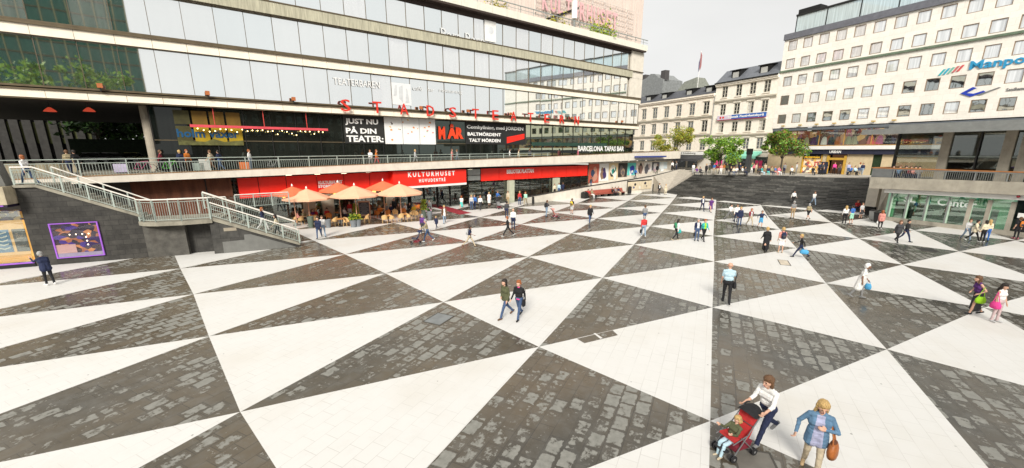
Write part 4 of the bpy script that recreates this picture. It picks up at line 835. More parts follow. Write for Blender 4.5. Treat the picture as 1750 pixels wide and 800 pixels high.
part('cloth', MB().use(mat('mint_cloth', (.22, .55, .42), .8, var=.05)).hexa([(-10.2, -1.6, 6.0), (-4.0, -1.6, 6.0), (-4.0, .0, 6.5), (-10.2, 0, 6.5)], [(-10.2, -1.6, 6.06), (-4.0, -1.6, 6.06), (-4.0, 0, 6.95), (-10.2, 0, 6.95)]), aw_); part('valance', MB().use(mat('mint_cloth')if 0 else MATS['mint_cloth']).box(-10.2, -4.0, -1.63, -1.605, 5.6, 6.06), aw_); part('lettering', MB().use(black_mat).text('HURRICANE', -10.0, -8.0, 5.72, 5.98, -1.635, .01), aw_)
da = thing('dark_awning', 'dark grey awning over the pavement café at the cream house', 'awning', M, (-22, -1.5, 5))
part('cloth', MB().use(mat('charcoal_cloth', (.05, .05, .055), .85)).hexa([(-30, -2.4, 4.9), (-16.2, -2.4, 4.9), (-16.2, 0, 5.5), (-30, 0, 5.5)], [(-30, -2.4, 5.35), (-16.2, -2.4, 5.35), (-16.2, 0, 6.0), (-30, 0, 6.0)]), da)
wsn = thing('shop_sign', 'white fascia board with dark script over the charcoal awning', 'sign', M, (-20, -.1, 6.2)); part('board', MB().use(white_paint).box(-26, -15.6, -.15, .1, 6.15, 6.85), wsn); part('lettering', MB().use(black_mat).text('J. Lindeberg', -22.5, -18.5, 6.28, 6.72, -.155, .02), wsn)
for nm, px, c, lab, y in (('hanging_banner', 1224.5, (.72, .05, .25), 'pink vertical banner behind the middle tree, left one of the pair', -2), ('hanging_banner', 1231.5, (.72, .05, .25), 'pink vertical banner behind the middle tree, right one of the pair', -2), ('hanging_banner', 1293, (.75, .05, .18), 'red pink banner right of the dark pylon, left one of the pair', -2), ('hanging_banner', 1299.5, (.75, .05, .18), 'red pink banner right of the dark pylon, right one of the pair', -2)):
    s, z = M.px(px, 280, y); solo(nm, MB().use(mat('pink_cloth_%d' % int(c[2] * 100), c, .7)).box(s - .28, s + .28, y, y + .04, 3.9 if px > 1250 else 4.3, 5.3), lab, 'banner', M, (s, y, 3.9), group='pink street banners')
s, z = M.px(1278.5, 280, -4.5)
pyl = thing('street_pylon', 'tall dark grey advertising pylon on the street behind the steps', 'pylon', M, (s, -4.5, 3.4)); part('shaft', MB().use(mat('graphite', (.06, .065, .07), .5)).box(s - .32, s + .32, -4.8, -4.2, 3.2, 6.4), pyl); part('head', MB().use(dark_metal).box(s - .38, s + .38, -4.86, -4.14, 6.403, 7.4), pyl)
# roofs and flag behind the cream house
gb = thing('gabled_house', 'grey gable with two chimneys rising behind the cream house', 'building', M, (-33, 9, 18))
a, b = M.px(1097, 140, 9)[0], M.px(1133, 140, 9)[0]; zt = M.px(1120, 126, 9)[1]
part('gable_wall', MB().use(mat('grey_render', (.22, .23, .23), .85, var=.2)).prism([(a - 6, 12), (b, 12), (b, zt - 1.8), (b - 1.5, zt - 1.2), (b - 3.2, zt), (b - 4.6, zt + .2), (b - 6, zt - .6), (a - 6, zt - 2)], 9, 16), gb)
for x in (b - .9, b - 8.0): part('chimney', MB().use(mat('soot_brick', (.07, .065, .065), .9)).box(x - .55, x + .9, 9.5, 11, zt - 2.2, zt + .5), gb)
pr_ = thing('hipped_roof_house', 'grey green hipped roof rising behind the cream house', 'building', M, (-24, 10, 18))
a, b = M.px(1142, 150, 10)[0], M.px(1192, 150, 10)[0]; zt = M.px(1180, 131, 10)[1]
part('roof', MB().use(mat('verdigris_roof', (.20, .21, .18), .8, var=.2)).add([(a, 10, 19), (b, 10, 19), (b, 18, 19), (a, 18, 19), (a + (b - a) * .35, 12, zt - .6), (a + (b - a) * .75, 12, zt), (a + (b - a) * .75, 15, zt), (a + (b - a) * .35, 15, zt - .6)], [(0, 1, 5, 4), (1, 2, 6, 5), (2, 3, 7, 6), (3, 0, 4, 7), (4, 5, 6, 7)]), pr_); part('wall', MB().use(mat('grey_render')if 0 else MATS['grey_render']).box(a, b, 10, 18, 12, 18.99), pr_)
s, z0 = M.px(1192, 150, 4); zt = M.px(1193, 88, 4)[1]; fp = thing('flagpole', 'white flagpole with a drooping red and white flag on the roofs', 'flagpole', M, (s, 4, 19))
part('pole', MB().use(white_paint).tube((s, 4, 18.5), (s, 4, zt), .06, n=6), fp); part('flag', MB().use(mat('faded_red_cloth', (.45, .2, .2), .8)).prism([(s + .05, zt - .3), (s + .4, zt - 1.0), (s + .45, zt - 3.2), (s + .2, zt - 4), (s + .05, zt - 3.4)], 3.9, 4.0).use(mat('dark_blue_cloth', (.15, .15, .25), .8)).prism([(s + .03, zt - 1.5), (s - .25, zt - 2.4), (s - .2, zt - 4.3), (s + .02, zt - 3.6)], 3.9, 4.0), fp)
# ================================================================== PAVILION ON THE RIGHT
pv = thing('glass_pavilion', 'low glass pavilion with a deck, flat canopy roof and a glazed room below', 'pavilion', Q, (5, 4, 0))
QE = 16.0
pc = mat('stained_concrete', (.36, .33, .27), .85, var=.2, scale=1.3, dirt=.3)
part('plinth', MB().use(pc).box(-.1, QE, -.15, .5, 0, .38), pv)
part('white_beam', MB().use(white_paint).hexa([(-.3, -.5, 2.84), (QE, -.5, 3.2), (QE, .4, 3.2), (-.3, .4, 2.84)], [(-.3, -.5, 3.2), (QE, -.5, 3.6), (QE, .4, 3.6), (-.3, .4, 3.2)]), pv)
part('deck_edge', MB().use(pc).hexa([(-1.5, -.9, 3.22), (QE, -.9, 3.64), (QE, 9, 3.64), (-1.5, 9, 3.22)], [(-1.5, -.9, 4.36), (QE, -.9, 4.62), (QE, -.55, 4.62), (-1.5, -.55, 4.36)]), pv)
mx = [Q.px(x, 350, 0)[0] for x in (1521, 1549.5, 1583, 1621, 1659, 1692, 1733)]
for k, (a, b) in enumerate(zip(mx, mx[1:])):
    q = MB().use(clear_glass).box(a + .05, b - .05, 0, .03, .4, 2.83 + a * .03); q.use(mat('mint_frame', (.48, .62, .5), .5)).box(a + .051, a + .16, -.03, .1, .4, 2.83).box(a + .161, b - .05, .035, .06, 2.2, 2.83); part('window', q, pv)
for k, x in enumerate(mx): wd = .05 if k < 4 else .14; part('mullion', MB().use(pc if k >= 4 else grey_metal).box(x - wd, x + wd - .002, -.12, .12, .382, 2.83), pv)
part('mint_blind', MB().use(mat('mint_blind', (.40, .66, .49), .8, emit=.12)).box(-.2, mx[-1], .5, .55, 2.0, 3.1).box(-.2, .5, .3, .34, .4, 3.0).box(mx[-1] - .8, mx[-1] - .2, .3, .34, .4, 3.0), pv)
part('room_back', MB().use(display_mat('dim_room', [(.06, .08, .07), (.12, .16, .13), (.03, .04, .04), (.2, .26, .2), (.05, .06, .06)], .9, emit=.05)).box(-.2, QE, 4, 4.1, 0, 3.2), pv); part('left_wall', MB().use(pc).box(-.28, -.12, .4, 10, 0, 3.2), pv)
solo('window_lettering', MB().use(mat('pale_mint_letter', (.66, .74, .68), .6)).text('SL', Q.px(1545, 340, -.05)[0], Q.px(1566, 340, -.05)[0], 2.05, 2.6, -.03, .02, .02), 'faded pale letters S and L on the mint pavilion window', 'sign', Q, (1.5, 0, 2))
solo('window_lettering', MB().use(MATS['pale_mint_letter']).text('Center', Q.px(1602, 345, -.05)[0], Q.px(1671, 345, -.05)[0], 2.0, 2.65, -.03, .02, .02), 'faded pale word across the middle panes of the mint pavilion', 'sign', Q, (5, 0, 2))
a = Q.px(1736, 380, 0)[0]; dw = MB().use(white_paint).box(a, a + 1.6, -.05, .0, 1.55, 1.95); dw.use(black_mat).box(a, a + 1.6, -.03, .02, .4, 1.54).use(pc).box(a + 1.6, QE, -.04, .03, .4, 2.9); part('service_hatch', dw, pv)
# deck railing
qr = thing('deck_railing', 'steel bar railing with an orange wood handrail round the pavilion deck', 'railing', Q, (5, -.8, 4.4))
part('handrail', MB().use(wood_rail).box(-1.55, QE, -.95, -.75, 5.27, 5.36).box(-1.55, -1.35, -.749, 4, 5.27, 5.36), qr); part('top_channel', MB().use(grey_metal).box(-1.5, QE, -.9, -.8, 5.16, 5.267), qr)
bars = MB().use(grey_metal)
for x in np.arange(.35, QE, .14): bars.box(x - .012, x + .012, -.862, -.838, 4.42 + x * .016, 5.16)
part('baluster_panel', bars, qr); part('solid_panel', MB().use(mat('grey_glass_panel', (.16, .17, .17), .35, .2)).box(-1.5, .2, -.89, -.86, 4.4, 5.155).box(-1.5, -1.46, -.855, 4, 4.2, 5.155), qr)
for x in np.arange(.3, QE, 1.9): part('post', MB().use(grey_metal).box(x - .04, x + .04, -.9, -.8, 4.38 + x * .016, 5.158), qr)
# upper glazed hall
part('roof_slab', MB().use(mat('roof_slab_grey', (.42, .41, .38), .75, var=.15, dirt=.2)).slab([(-2.6, -1.6), (QE, -1.9), (QE, 12), (-1.2, 12), (-1.6, 2)], 8.72, 9.05), pv); part('roof_fascia', MB().use(grey_metal).slab([(-2.7, -1.7), (QE, -2.0), (QE, -1.89), (-2.6, -1.59)], 8.62, 9.12), pv)
part('roof_layer', MB().use(grey_metal).slab([(-1.0, -.6), (QE, -.8), (QE, 12), (-.6, 12)], 9.05, 9.5), pv); part('deck', MB().use(mat('dark_deck', (.07, .06, .05), .7, var=.3)).box(-1.4, QE, -.54, 12, 3.66, 3.75), pv)
up = [Q.px(x, 260, 1.2)[0] for x in (1532, 1615, 1672, 1722, 1752)]
for k, (a, b) in enumerate(zip(up, up[1:])):
    q = MB().use(pane_mat('hall_glass_%d' % k, (.62, .64, .62), .88)).box(a + .1, b - .1, 1.2, 1.23, 3.76, 8.7); q.use(pale_metal).box(a + .1, b - .1, 1.13, 1.19, 6.45, 6.53); part('hall_window', q, pv)
for k, x in enumerate(up): wd = (.08, .34, .05, .34, .3)[k]; part('post', MB().use(pc if wd > .1 else dark_metal).box(x - wd, x + wd - .003, 1.0, 1.4, 3.76, 8.71), pv)
part('hall_back', MB().use(mat('dark_interior', (.03, .027, .025), .7, var=.5)).box(up[1] - 1.2, QE, 6, 6.1, 3.76, 8.7).box(up[1] + .2, up[1] + .3, 1.4, 6, 3.76, 8.7), pv); part('hall_beam', MB().use(mat('hall_beige', (.36, .30, .2), .7)).box(up[0], QE, 1.3, 1.7, 8.2, 8.7), pv)
solo('rain_hood', MB().use(mat('dark_red', (.25, .02, .03))).ball((Q.px(1741, 334, -.7)[0], -.72, 3.35), .12), 'small dark red lamp on the white beam of the pavilion', 'lamp', Q, (8.5, -.7, 3.3))
# side stair, cabinet and bins beside the steps
s_, z_ = 0, 0
cx, cy = G(1486, 368); cb = thing('utility_cabinet', 'tall pale beige cabinet at the right foot of the black steps', 'cabinet', W0, (cx, cy, 0), rz=Q.rz)
part('body', MB().use(mat('beige_cabinet', (.58, .54, .46), .6)).box(-.5, .5, -.3, .3, 1.0, 3.0), cb, local=True); part('stand', MB().use(black_mat).box(-.4, .4, -.2, .2, 0, .997), cb, local=True)
for px, py, lab in ((1492, 377, 'grey metal bin at the right foot of the steps, nearer the seated group'), (1500, 381, 'black wheeled bin beside the pavilion corner')):
    x, y = G(px, py); t = thing('wheeled_bin', lab, 'bin', W0, (x, y, 0), rz=Q.rz); part('body', MB().use(black_mat if px > 1495 else grey_metal).hexa([(-.25, -.3, .1), (.25, -.3, .1), (.25, .3, .1), (-.25, .3, .1)], [(-.32, -.36, 1.0), (.32, -.36, 1.0), (.32, .36, 1.0), (-.32, .36, 1.0)]), t, local=True); part('lid', MB().use(dark_metal).box(-.34, .34, -.38, .38, 1.003, 1.08), t, local=True)
    for sx in (-.22, .22): part('wheel', MB().use(black_mat).tube((sx - .03, .22, .1), (sx + .03, .22, .1), .1, n=10), t, local=True)
hr = thing('step_railing', 'thin grey handrail climbing at the right end of the black steps', 'railing', W0, (44, 49, 0))
pa = np.array([41.6, 46.6, 0]); pb = np.array([47.6, 54.0, 3.6]); hm = MB().use(grey_metal); hm.tube(pa + [0, 0, 1.0], pb + [0, 0, 1.0], .035, n=6)
part('handrail', hm, hr)
for f in np.linspace(0, 1, 6): p = pa + (pb - pa) * f; part('post', MB().use(grey_metal).tube(p, p + [0, 0, 1.0], .03, n=6), hr)
sd_ = MB().use(pc); q0, q1 = np.array(Q.to(-.3, .5)[:2]), np.array(Q.to(-1.4, 10)[:2])
sd_.add([(*pa[:2] + [.5, -.4], 0), (*pb[:2] + [.6, -.4], 0), (*q1, 0), (*q0, 0), (*pa[:2] + [.5, -.4], .3), (*pb[:2] + [.6, -.4], 3.7), (*q1, 3.7), (*q0, 3.2)], [(0, 1, 5, 4), (1, 2, 6, 5), (2, 3, 7, 6), (3, 0, 4, 7), (4, 5, 6, 7)])
solo('cheek_wall', sd_, 'stained concrete block between the black steps and the pavilion', 'wall')
# ================================================================== STONE WALL AND STAIRS ON THE LEFT
wallm = mat('grey_block_wall', (.085, .078, .066), .85, var=.3, scale=1.3, bump=.5, bscale=12, dirt=.5)
# block courses in the wall
blk = block_mat('wall_blocks', (.044, .041, .036), (.028, .026, .023), (.014, .013, .012), .75, .33)
slabm = block_mat('stone_slabs', (.05, .048, .043), (.035, .033, .03), (.02, .018, .016), 1.1, 1.05)
pale_slab = mat('pale_grey_slab', (.15, .15, .14), .7, var=.12, dirt=.1)
sw = thing('stair_wall', 'dark grey block wall carrying the stairs, with a purple lit window', 'wall', W, (-1, .3, 0))
part('block_wall', MB().use(blk).prism([(-5.35, -.05), (.2, -.05), (.2, 2.72), (-4.45, 4.86), (-5.35, 4.86)], .0, .5), sw)
part('slab_panel', MB().use(mat('mottled_slab', (.085, .08, .07), .75, var=.4, scale=2.5, dirt=.4)).box(.21, 2.45, -.22, .3, -.05, 2.2), sw)
part('recess_wall', MB().use(slabm).box(2.46, 4.6, .25, .5, -.05, 2.4), sw)
part('stair_side', MB().use(slabm).prism([(4.0, -.05), (9.3, -.05), (9.3, .12), (4.0, 2.36)], -.72, -.3), sw)
part('pale_panel', MB().use(pale_slab).prism([(4.55, .02), (9.1, .02), (6.3, 1.22), (5.9, 1.22), (5.88, .85), (4.56, .8)], -.75, -.722), sw)
part('kerb', MB().use(concrete_dark).prism([(-5.38, 4.87), (-4.42, 4.87), (.25, 2.72), (.25, 2.9), (-4.35, 5.02), (-5.38, 5.02)], -.12, .5), sw)
part('slab_mark', MB().use(mat('pale_spot', (.3, .26, .2), .8)).box(4.75, 5.5, -.74, -.721, 1.55, 1.78), sw)  # small pale rectangle on the stair side
# steps and landing
fl_ = thing('stairway', 'two flight stairway with a landing climbing along the dark block wall', 'stairs', W, (2, 1, 0))
stp = MB().use(concrete_dark)
n1 = 14
for k in range(n1): s = .1 - 4.4 * (k + 1) / n1; stp.box(s, s + 4.4 / n1, .02, 2.4, 2.45, 2.45 + 2.5 * (k + 1) / n1)
part('upper_flight', stp, fl_); st2 = MB().use(concrete_dark)
for k in range(n1): s = 9.3 - 5.1 * (k + 1) / n1; st2.box(s, s + 5.1 / n1, -.29, 1.8, 0, 2.42 * (k + 1) / n1)
st2.prism([(4.1, 2.37), (9.35, .13), (9.35, .3), (4.1, 2.62)], -.8, -.3)
part('lower_flight', st2, fl_)
pl = [(0, -.02), (.4, -.55), (1.2, -.95), (2.6, -1.1), (4.2, -.85), (4.3, 2.4), (0, 2.4)]
part('landing', MB().use(concrete_dark).slab(pl, 2.2, 2.46), fl_)
part('top_landing', MB().use(concrete_dark).box(-9, -4.3, .02, 3.5, 4.4, 4.96), fl_)
def rail(name, label, pts, hgt, bars=True, mid=True, postevery=1.25, thick=.045):
    """pts: foot points (x,y,z) along the railing"""
    t = thing(name, label, 'railing', W, pts[0]); h = MB().use(mat('worn_white_handrail', (.66, .62, .56), .5, var=.1)); m_ = MB().use(pale_metal); b = MB().use(pale_metal)
    for p, q in zip(pts, pts[1:]):
        p = Vector(p); q = Vector(q); L_ = (q - p).length; up = Vector((0, 0, 1))
        h.tube(p + up * hgt, q + up * hgt, thick, n=8)
        if mid:
            m_.tube(p + up * (hgt - .16), q + up * (hgt - .16), .022, n=6); b.tube(p + up * .12, q + up * .12, .022, n=6)
        if bars:
            n = max(2, int(L_ / .125))
            for k in range(n): c = p.lerp(q, (k + .5) / n); b.tube(c + up * .12, c + up * (hgt - .16), .011, n=4, caps=False)
        npost = max(1, round(L_ / postevery))
        for k in range(npost + 1): c = p.lerp(q, k / npost); part('post', MB().use(pale_metal).box(c.x - .04, c.x + .04, c.y - .02, c.y + .02, c.z, c.z + hgt - .03), t)
    part('handrail', h, t)
    if mid: part('lower_rail', m_, t)
    if bars: part('baluster_panel', b, t)
    return t
rail('stair_railing', 'grey green bar railing along the near side of the upper flight', [(-5.3, -.05, 5.0), (-4.35, -.05, 5.0), (.1, -.05, 2.9)], 1.06)
rail('stair_railing', 'grey green bar railing curving round the stair landing', [(.12, -.1, 2.47), (.45, -.5, 2.47), (1.2, -.9, 2.47), (2.6, -1.05, 2.47), (4.15, -.85, 2.47)], 1.45, postevery=2)
rail('stair_railing', 'grey green bar railing along the near side of the lower flight', [(4.2, -.78, 2.6), (9.35, -.78, .3)], 1.0)
rail('stair_railing', 'grey green bar railing along the far side of the lower flight', [(3.3, 1.75, 2.9), (9.0, 1.75, .35)], 1.2, thick=.07)
rail('stair_railing', 'single white handrail on the far side of the upper flight', [(-4.6, 2.35, 5.0), (.1, 2.35, 2.62)], 1.0, bars=False, mid=False)
rail('stair_railing', 'white bar railing crossing behind the stair landing', [(1.0, 2.5, 2.47), (4.5, 2.6, 2.47)], 1.15, bars=False, mid=False, postevery=1.6)
rail('stair_railing', 'short grey bar railing beside the rusty wall', [(4.6, 5.2, 2.4), (8.4, 6.2, 2.4)], 1.1)
# left pier and overhang
lp = thing('stair_pier', 'weathered concrete pier and overhanging slab at the far left', 'pier', W, (-7, 0, 4))
part('pier', MB().use(mat('pier_grey', (.13, .13, .12), .6, var=.2)).hexa([(-7.2, -.3, 5.0), (-5.55, -.3, 5.0), (-5.55, .4, 5.0), (-7.2, .4, 5.0)], [(-7.2, -.3, 6.35), (-5.75, -.3, 6.35), (-5.75, .4, 6.35), (-7.2, .4, 6.35)]), lp)
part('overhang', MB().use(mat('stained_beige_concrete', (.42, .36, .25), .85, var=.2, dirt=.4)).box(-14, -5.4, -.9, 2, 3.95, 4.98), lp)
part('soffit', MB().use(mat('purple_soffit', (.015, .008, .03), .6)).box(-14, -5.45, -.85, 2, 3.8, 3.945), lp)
shw = thing('lit_shop_window', 'warm lit shop window with a blue poster and a dark poster under the overhang', 'window', W, (-7, .3, .2))
glow = mat('warm_window_glow', (.42, .22, .06), .6, emit=1.3, var=.25, scale=.8)
part('lit_back', MB().use(glow).box(-12, -5.55, .42, .5, .3, 2.9), shw); part('goods', MB().use(display_mat('bar_goods', [(.1, .04, .02), (.45, .2, .05), (.04, .02, .05), (.5, .3, .1), (.1, .05, .1)], 4, emit=.3)).box(-12, -5.55, .40, .6, 2.901, 3.5), shw)
part('pane', MB().use(shop_glass).box(-12, -5.5, .1, .13, .3, 3.5), shw); part('purple_strip', MB().use(mat('purple_neon', (.24, .08, .42), .5, emit=.35)).box(-12, -5.45, .02, .09, .22, .3), shw); part('sill', MB().use(black_mat).box(-12, -5.4, .0, .5, 0, .21), shw); part('lower_glow', MB().use(mat('amber_glow', (.8, .38, .08), .5, emit=.6)).box(-12, -5.6, .3, .39, .301, .6), shw)
solo('neon_line', MB().use(MATS['purple_neon']).box(-9, -5.6, -.88, -.853, 3.86, 3.92), 'thin violet light line under the concrete overhang', 'lamp', W, (-6, -.8, 3.8))
ps = thing('window_poster', 'blue poster with pale wavy strokes in the warm lit window', 'poster', W, (-7, .36, 1)); part('sheet', MB().use(mat('poster_blue', (.01, .15, .36), .5, emit=.15)).box(-7.3, -6.35, .34, .38, .95, 2.35), ps)
wv = MB().use(white_letter)
for k in range(5): z = 1.12 + k * .24; wv.prism([(-7.2, z), (-6.95, z + .09), (-6.7, z), (-6.45, z + .09), (-6.45, z + .16), (-6.7, z + .07), (-6.95, z + .16), (-7.2, z + .07)], .32, .337)
part('print', wv, ps)
p2 = thing('window_poster', 'dark poster with a pale circle drawing in the warm lit window', 'poster', W, (-6, .36, 1)); part('sheet', MB().use(black_mat).box(-6.2, -5.62, .34, .38, .95, 2.35), p2); part('print', MB().use(mat('chalk_print', (.35, .22, .15), .7)).text('Cocktail', -6.12, -5.7, 1.25, 1.4, .338, .01).text('Bar', -6.05, -5.75, 1.75, 2.1, .338, .01), p2)
vw = thing('purple_window', 'bar window with a purple neon frame in the dark wall', 'window', W, (-3.1, -.06, .4))
neon = MATS['purple_neon']; nf = MB().use(neon)
a, b, z0, z1 = -4.32, -2.02, .40, 2.62
nf.box(a, a + .06, -.1, -.02, z0, z1).box(b - .06, b, -.1, -.02, z0, z1).box(a + .061, b - .061, -.1, -.02, z0, z0 + .05).box(a + .061, b - .061, -.1, -.02, z1 - .05, z1); part('neon_frame', nf, vw)
part('interior', MB().use(display_mat('bar_interior', [(.006, .004, .005), (.01, .005, .03), (.16, .06, .012), (.015, .008, .005), (.02, .01, .08), (.006, .004, .005), (.26, .12, .025), (.01, .006, .005)], 3.4, emit=.9, stretch=(1, 1, 1.4))).box(a + .07, b - .07, -.04, -.005, z0 + .3, z1 - .06), vw)
part('counter', MB().use(mat('counter_beige', (.45, .33, .2), .6, emit=.12)).box(a + .07, a + 1.0, -.05, -.041, z0 + .3, z0 + .85).use(mat('grey_ledge', (.3, .32, .3), .5)).box(a + .07, b - .07, -.06, -.004, z0 + .055, z0 + .295), vw)
lb = MB().use(mat('window_bulb', (1, .85, .6), emit=3))
for k in range(4): lb.ball((a + .85 + k * .3, -.06, z1 - .75), .035, 6, 4)
for k in range(3): lb.ball((b - .7, -.06, z1 - .95 - k * .25), .04, 6, 4)
part('interior_lamp', lb, vw)
part('pane', MB().use(pane_mat('bar_pane', (.95, .9, 1), .975)).box(a + .065, b - .065, -.075, -.068, z0 + .055, z1 - .055), vw)
# ================================================================== CAFÉ
def inside(x, y):                                        # keep the café in front of its windows
    s, v = K.inv(x, y); p = K.to(s, min(v, -1.0 - .25 * abs(math.sin(s * 7)))); return p.x, p.y
peach = mat('peach_canvas', (.80, .44, .28), .85, var=.06); orange_c = mat('red_orange_canvas', (.66, .16, .07), .85, var=.08); timber = mat('pale_timber', (.62, .34, .22), .6)
def parasol(px, py, r, zt, m, label, grp):
    if px is None: q_ = K.inv(*G(*py)); p_ = K.to(q_[0] - 1.0, max(-2.3, min(-2.3, q_[1] + 1.5)) if q_[1] > -4 else q_[1] + 1.9); x, y = p_.x, p_.y
    else: x, y = G(px, py)
    t = thing('parasol', label, 'parasol', W0, (x, y, 0), group=grp, rz=R(30))
    n = 8; mb = MB().use(m); ze = zt - r * .40
    v = [(0, 0, zt)]; v2 = [(0, 0, zt - .04)]
    for k in range(n): a_ = 2 * math.pi * k / n; v.append((r * math.cos(a_), r * math.sin(a_), ze)); v2.append((r * math.cos(a_), r * math.sin(a_), ze - .16))
    mb.add(v + v2, [(0, 1 + k, 1 + (k + 1) % n) for k in range(n)] + [(1 + k, n + 2 + k, n + 2 + (k + 1) % n, 1 + (k + 1) % n) for k in range(n)] + [(n + 1, n + 2 + (k + 1) % n, n + 2 + k) for k in range(n)])
    part('canopy', mb, t, local=True); part('finial', MB().use(white_paint).lathe([(.06, zt), (.09, zt + .05), (.03, zt + .22), (.01, zt + .24)], n=8), t, local=True)
    part('pole', MB().use(timber if m is peach else timber).tube((0, 0, .1), (0, 0, zt - .05), .045, n=8), t, local=True); part('base', MB().use(grey_metal).lathe([(.35, .002), (.35, .07), (.08, .1), (.06, .25)], n=12), t, local=True)
    rb = MB().use(timber)
    for k in range(n): a_ = 2 * math.pi * k / n; rb.tube((0, 0, zt - .12), (r * .97 * math.cos(a_), r * .97 * math.sin(a_), ze - .03), .018, n=4)
    part('ribs', rb, t, local=True)
    return t
parasol(531, 386, 2.15, 3.55, peach, 'peach café parasol nearest the stairs, front row', 'peach parasols'); parasol(611, 382, 2.3, 3.75, peach, 'peach café parasol in the middle of the front row', 'peach parasols'); parasol(686.5, 377, 2.35, 3.8, peach, 'peach café parasol nearest the main entrance, front row', 'peach parasols')
parasol(None, (531, 386), 1.7, 3.75, orange_c, 'red orange parasol behind the peach one nearest the stairs', 'red orange parasols'); parasol(None, (611, 382), 1.8, 3.95, orange_c, 'red orange parasol behind the middle peach one', 'red orange parasols'); parasol(None, (686.5, 377), 1.8, 4.0, orange_c, 'red orange parasol behind the peach one by the entrance', 'red orange parasols')
wick = mat('wicker', (.62, .40, .18), .7, var=.3, scale=14); wick_o = mat('orange_wicker', (.62, .20, .04), .7, var=.25, scale=14)
def chair_proto(m, tg_):
    t = thing('wicker_chair', 'pale wicker chair', 'chair', W0, (0, 0, 0))
    part('seat', MB().use(m).box(-.24, .24, -.22, .24, .41, .46), t, local=True)
    b = MB().use(m)
    pr = [(.29 * math.sin(a_), -.25 * math.cos(a_)) for a_ in np.linspace(-1.9, 1.9, 13)]
    for k, (p, q) in enumerate(zip(pr, pr[1:])):
        h0 = .68 + .22 * math.cos((k - .5) / 12 * 3.8 - 1.9 + .15) ; h1 = .68 + .22 * math.cos((k + .5) / 12 * 3.8 - 1.9 + .15)
        b.hexa([(p[0], p[1], .44), (q[0], q[1], .44), (q[0] * .9, q[1] * .9, .44), (p[0] * .9, p[1] * .9, .44)], [(p[0] * 1.05, p[1] * 1.12, h0), (q[0] * 1.05, q[1] * 1.12, h1), (q[0] * .97, q[1] * 1.02, h1), (p[0] * .97, p[1] * 1.02, h0)])
    part('backrest', b, t, local=True)
    for x, y in ((-.2, -.19), (.2, -.19), (-.2, .2), (.2, .2)): part('leg', MB().use(m).tube((x * 1.1, y * 1.1, .002), (x, y, .41), .02, n=6), t, local=True)
    return t
ch_a = chair_proto(wick, 0); ch_b = chair_proto(wick_o, 1)
CH = [(515, 384, 'a', 80, 'pale wicker chair beside the tall green planter near the stairs'), (552, 372, 'a', 200, 'pale wicker chair behind the walking pair, near the pillar'), (573, 386, 'a', 70, 'pale wicker chair left of the dark table pedestal'), (593, 387, 'a', 250, 'pale wicker chair just left of the twin grey planters'), (627, 381, 'a', 120, 'white cushioned wicker chair right of the twin planters'), (658, 382, 'a', 20, 'pale wicker chair at the front edge, left of its neighbour by the menu board'), (670, 381, 'a', -40, 'pale wicker chair at the front edge beside the third peach pole'), (686, 379, 'a', 40, 'pale wicker chair directly under the third peach parasol'), (699, 378, 'a', -60, 'pale wicker chair right of the third peach pole'), (719, 371, 'a', 120, 'pale wicker chair against the yellow leaved planter'), (643, 367, 'b', 110, 'orange wicker chair behind the menu board, left one'), (655, 364, 'b', 190, 'orange wicker chair in the dim back row by the entrance'), (600, 368, 'b', 160, 'orange wicker chair behind the twin planters'), (706, 362, 'b', 100, 'tall orange wicker chair near the entrance, left one'), (714, 363, 'b', 150, 'orange wicker chair near the entrance beside the yellow plant'), (520, 372, 'b', 60, 'orange wicker chair under the first red orange parasol'), (583, 372, 'b', 180, 'orange wicker chair pushed against a table by the pillar'), (505, 381, 'a', 100, 'pale wicker chair farthest towards the stairs'), (540, 383, 'a', 30, 'pale wicker chair between the tall green planter and the grey pot'), (563, 378, 'b', 20, 'orange wicker chair facing the pillar behind the grey pot'), (615, 371, 'b', 80, 'orange wicker chair left of the chalk menu board'), (645, 373, 'b', -20, 'orange wicker chair just right of the chalk menu board'), (663, 372, 'b', 40, 'orange wicker chair with its back to the front edge chairs'), (676, 372, 'a', 200, 'pale wicker chair between two guests by the third pole'), (690, 369, 'b', 10, 'orange wicker chair beside the guest in black and white'), (704, 373, 'a', 70, 'pale wicker chair in front of the tall orange chairs'), (711, 374, 'a', 230, 'pale wicker chair second from the yellow leaved planter')]
first = {'a': True, 'b': True}
for px, py, t_, ang, lab in CH:
    x, y = inside(*G(px, py)); src = ch_a if t_ == 'a' else ch_b
    if first[t_]: first[t_] = False; src.location = (x, y, 0); src.rotation_euler = (0, 0, R(ang)); src['label'] = lab; src['group'] = 'café wicker chairs'
    else: copy_tree(src, (x, y, 0), R(ang), lab, 'café wicker chairs')
tb_ = thing('cafe_table', 'x', 'table', W0, (0, 0, 0)); part('table_top', MB().use(mat('warm_table_top', (.55, .26, .08), .5)).lathe([(.40, .72), (.42, .73), (.42, .75), (.40, .76)], n=18), tb_, local=True); part('pedestal', MB().use(black_mat).tube((0, 0, .04), (0, 0, .719), .04, n=8), tb_, local=True); part('foot', MB().use(black_mat).lathe([(.26, .002), (.26, .03), (.05, .05)], n=14), tb_, local=True)
for k, (px, py, lab) in enumerate([(583, 387, 'round café table between two pale chairs left of the twin planters'), (535, 380, 'round café table under the first peach parasol'), (664, 381, 'round café table between the front edge chairs by the menu board'), (692, 378, 'round café table under the third peach parasol'), (649, 366, 'round café table in the dim back row behind the menu board'), (575, 373, 'round café table beside the pale pillar'), (711, 367, 'round café table among orange chairs near the entrance')]):
    x, y = inside(*G(px, py))
    if k == 0: tb_.location = (x, y, 0); tb_['label'] = lab; tb_['group'] = 'café tables'
    else: copy_tree(tb_, (x, y, 0), 0, lab, 'café tables')
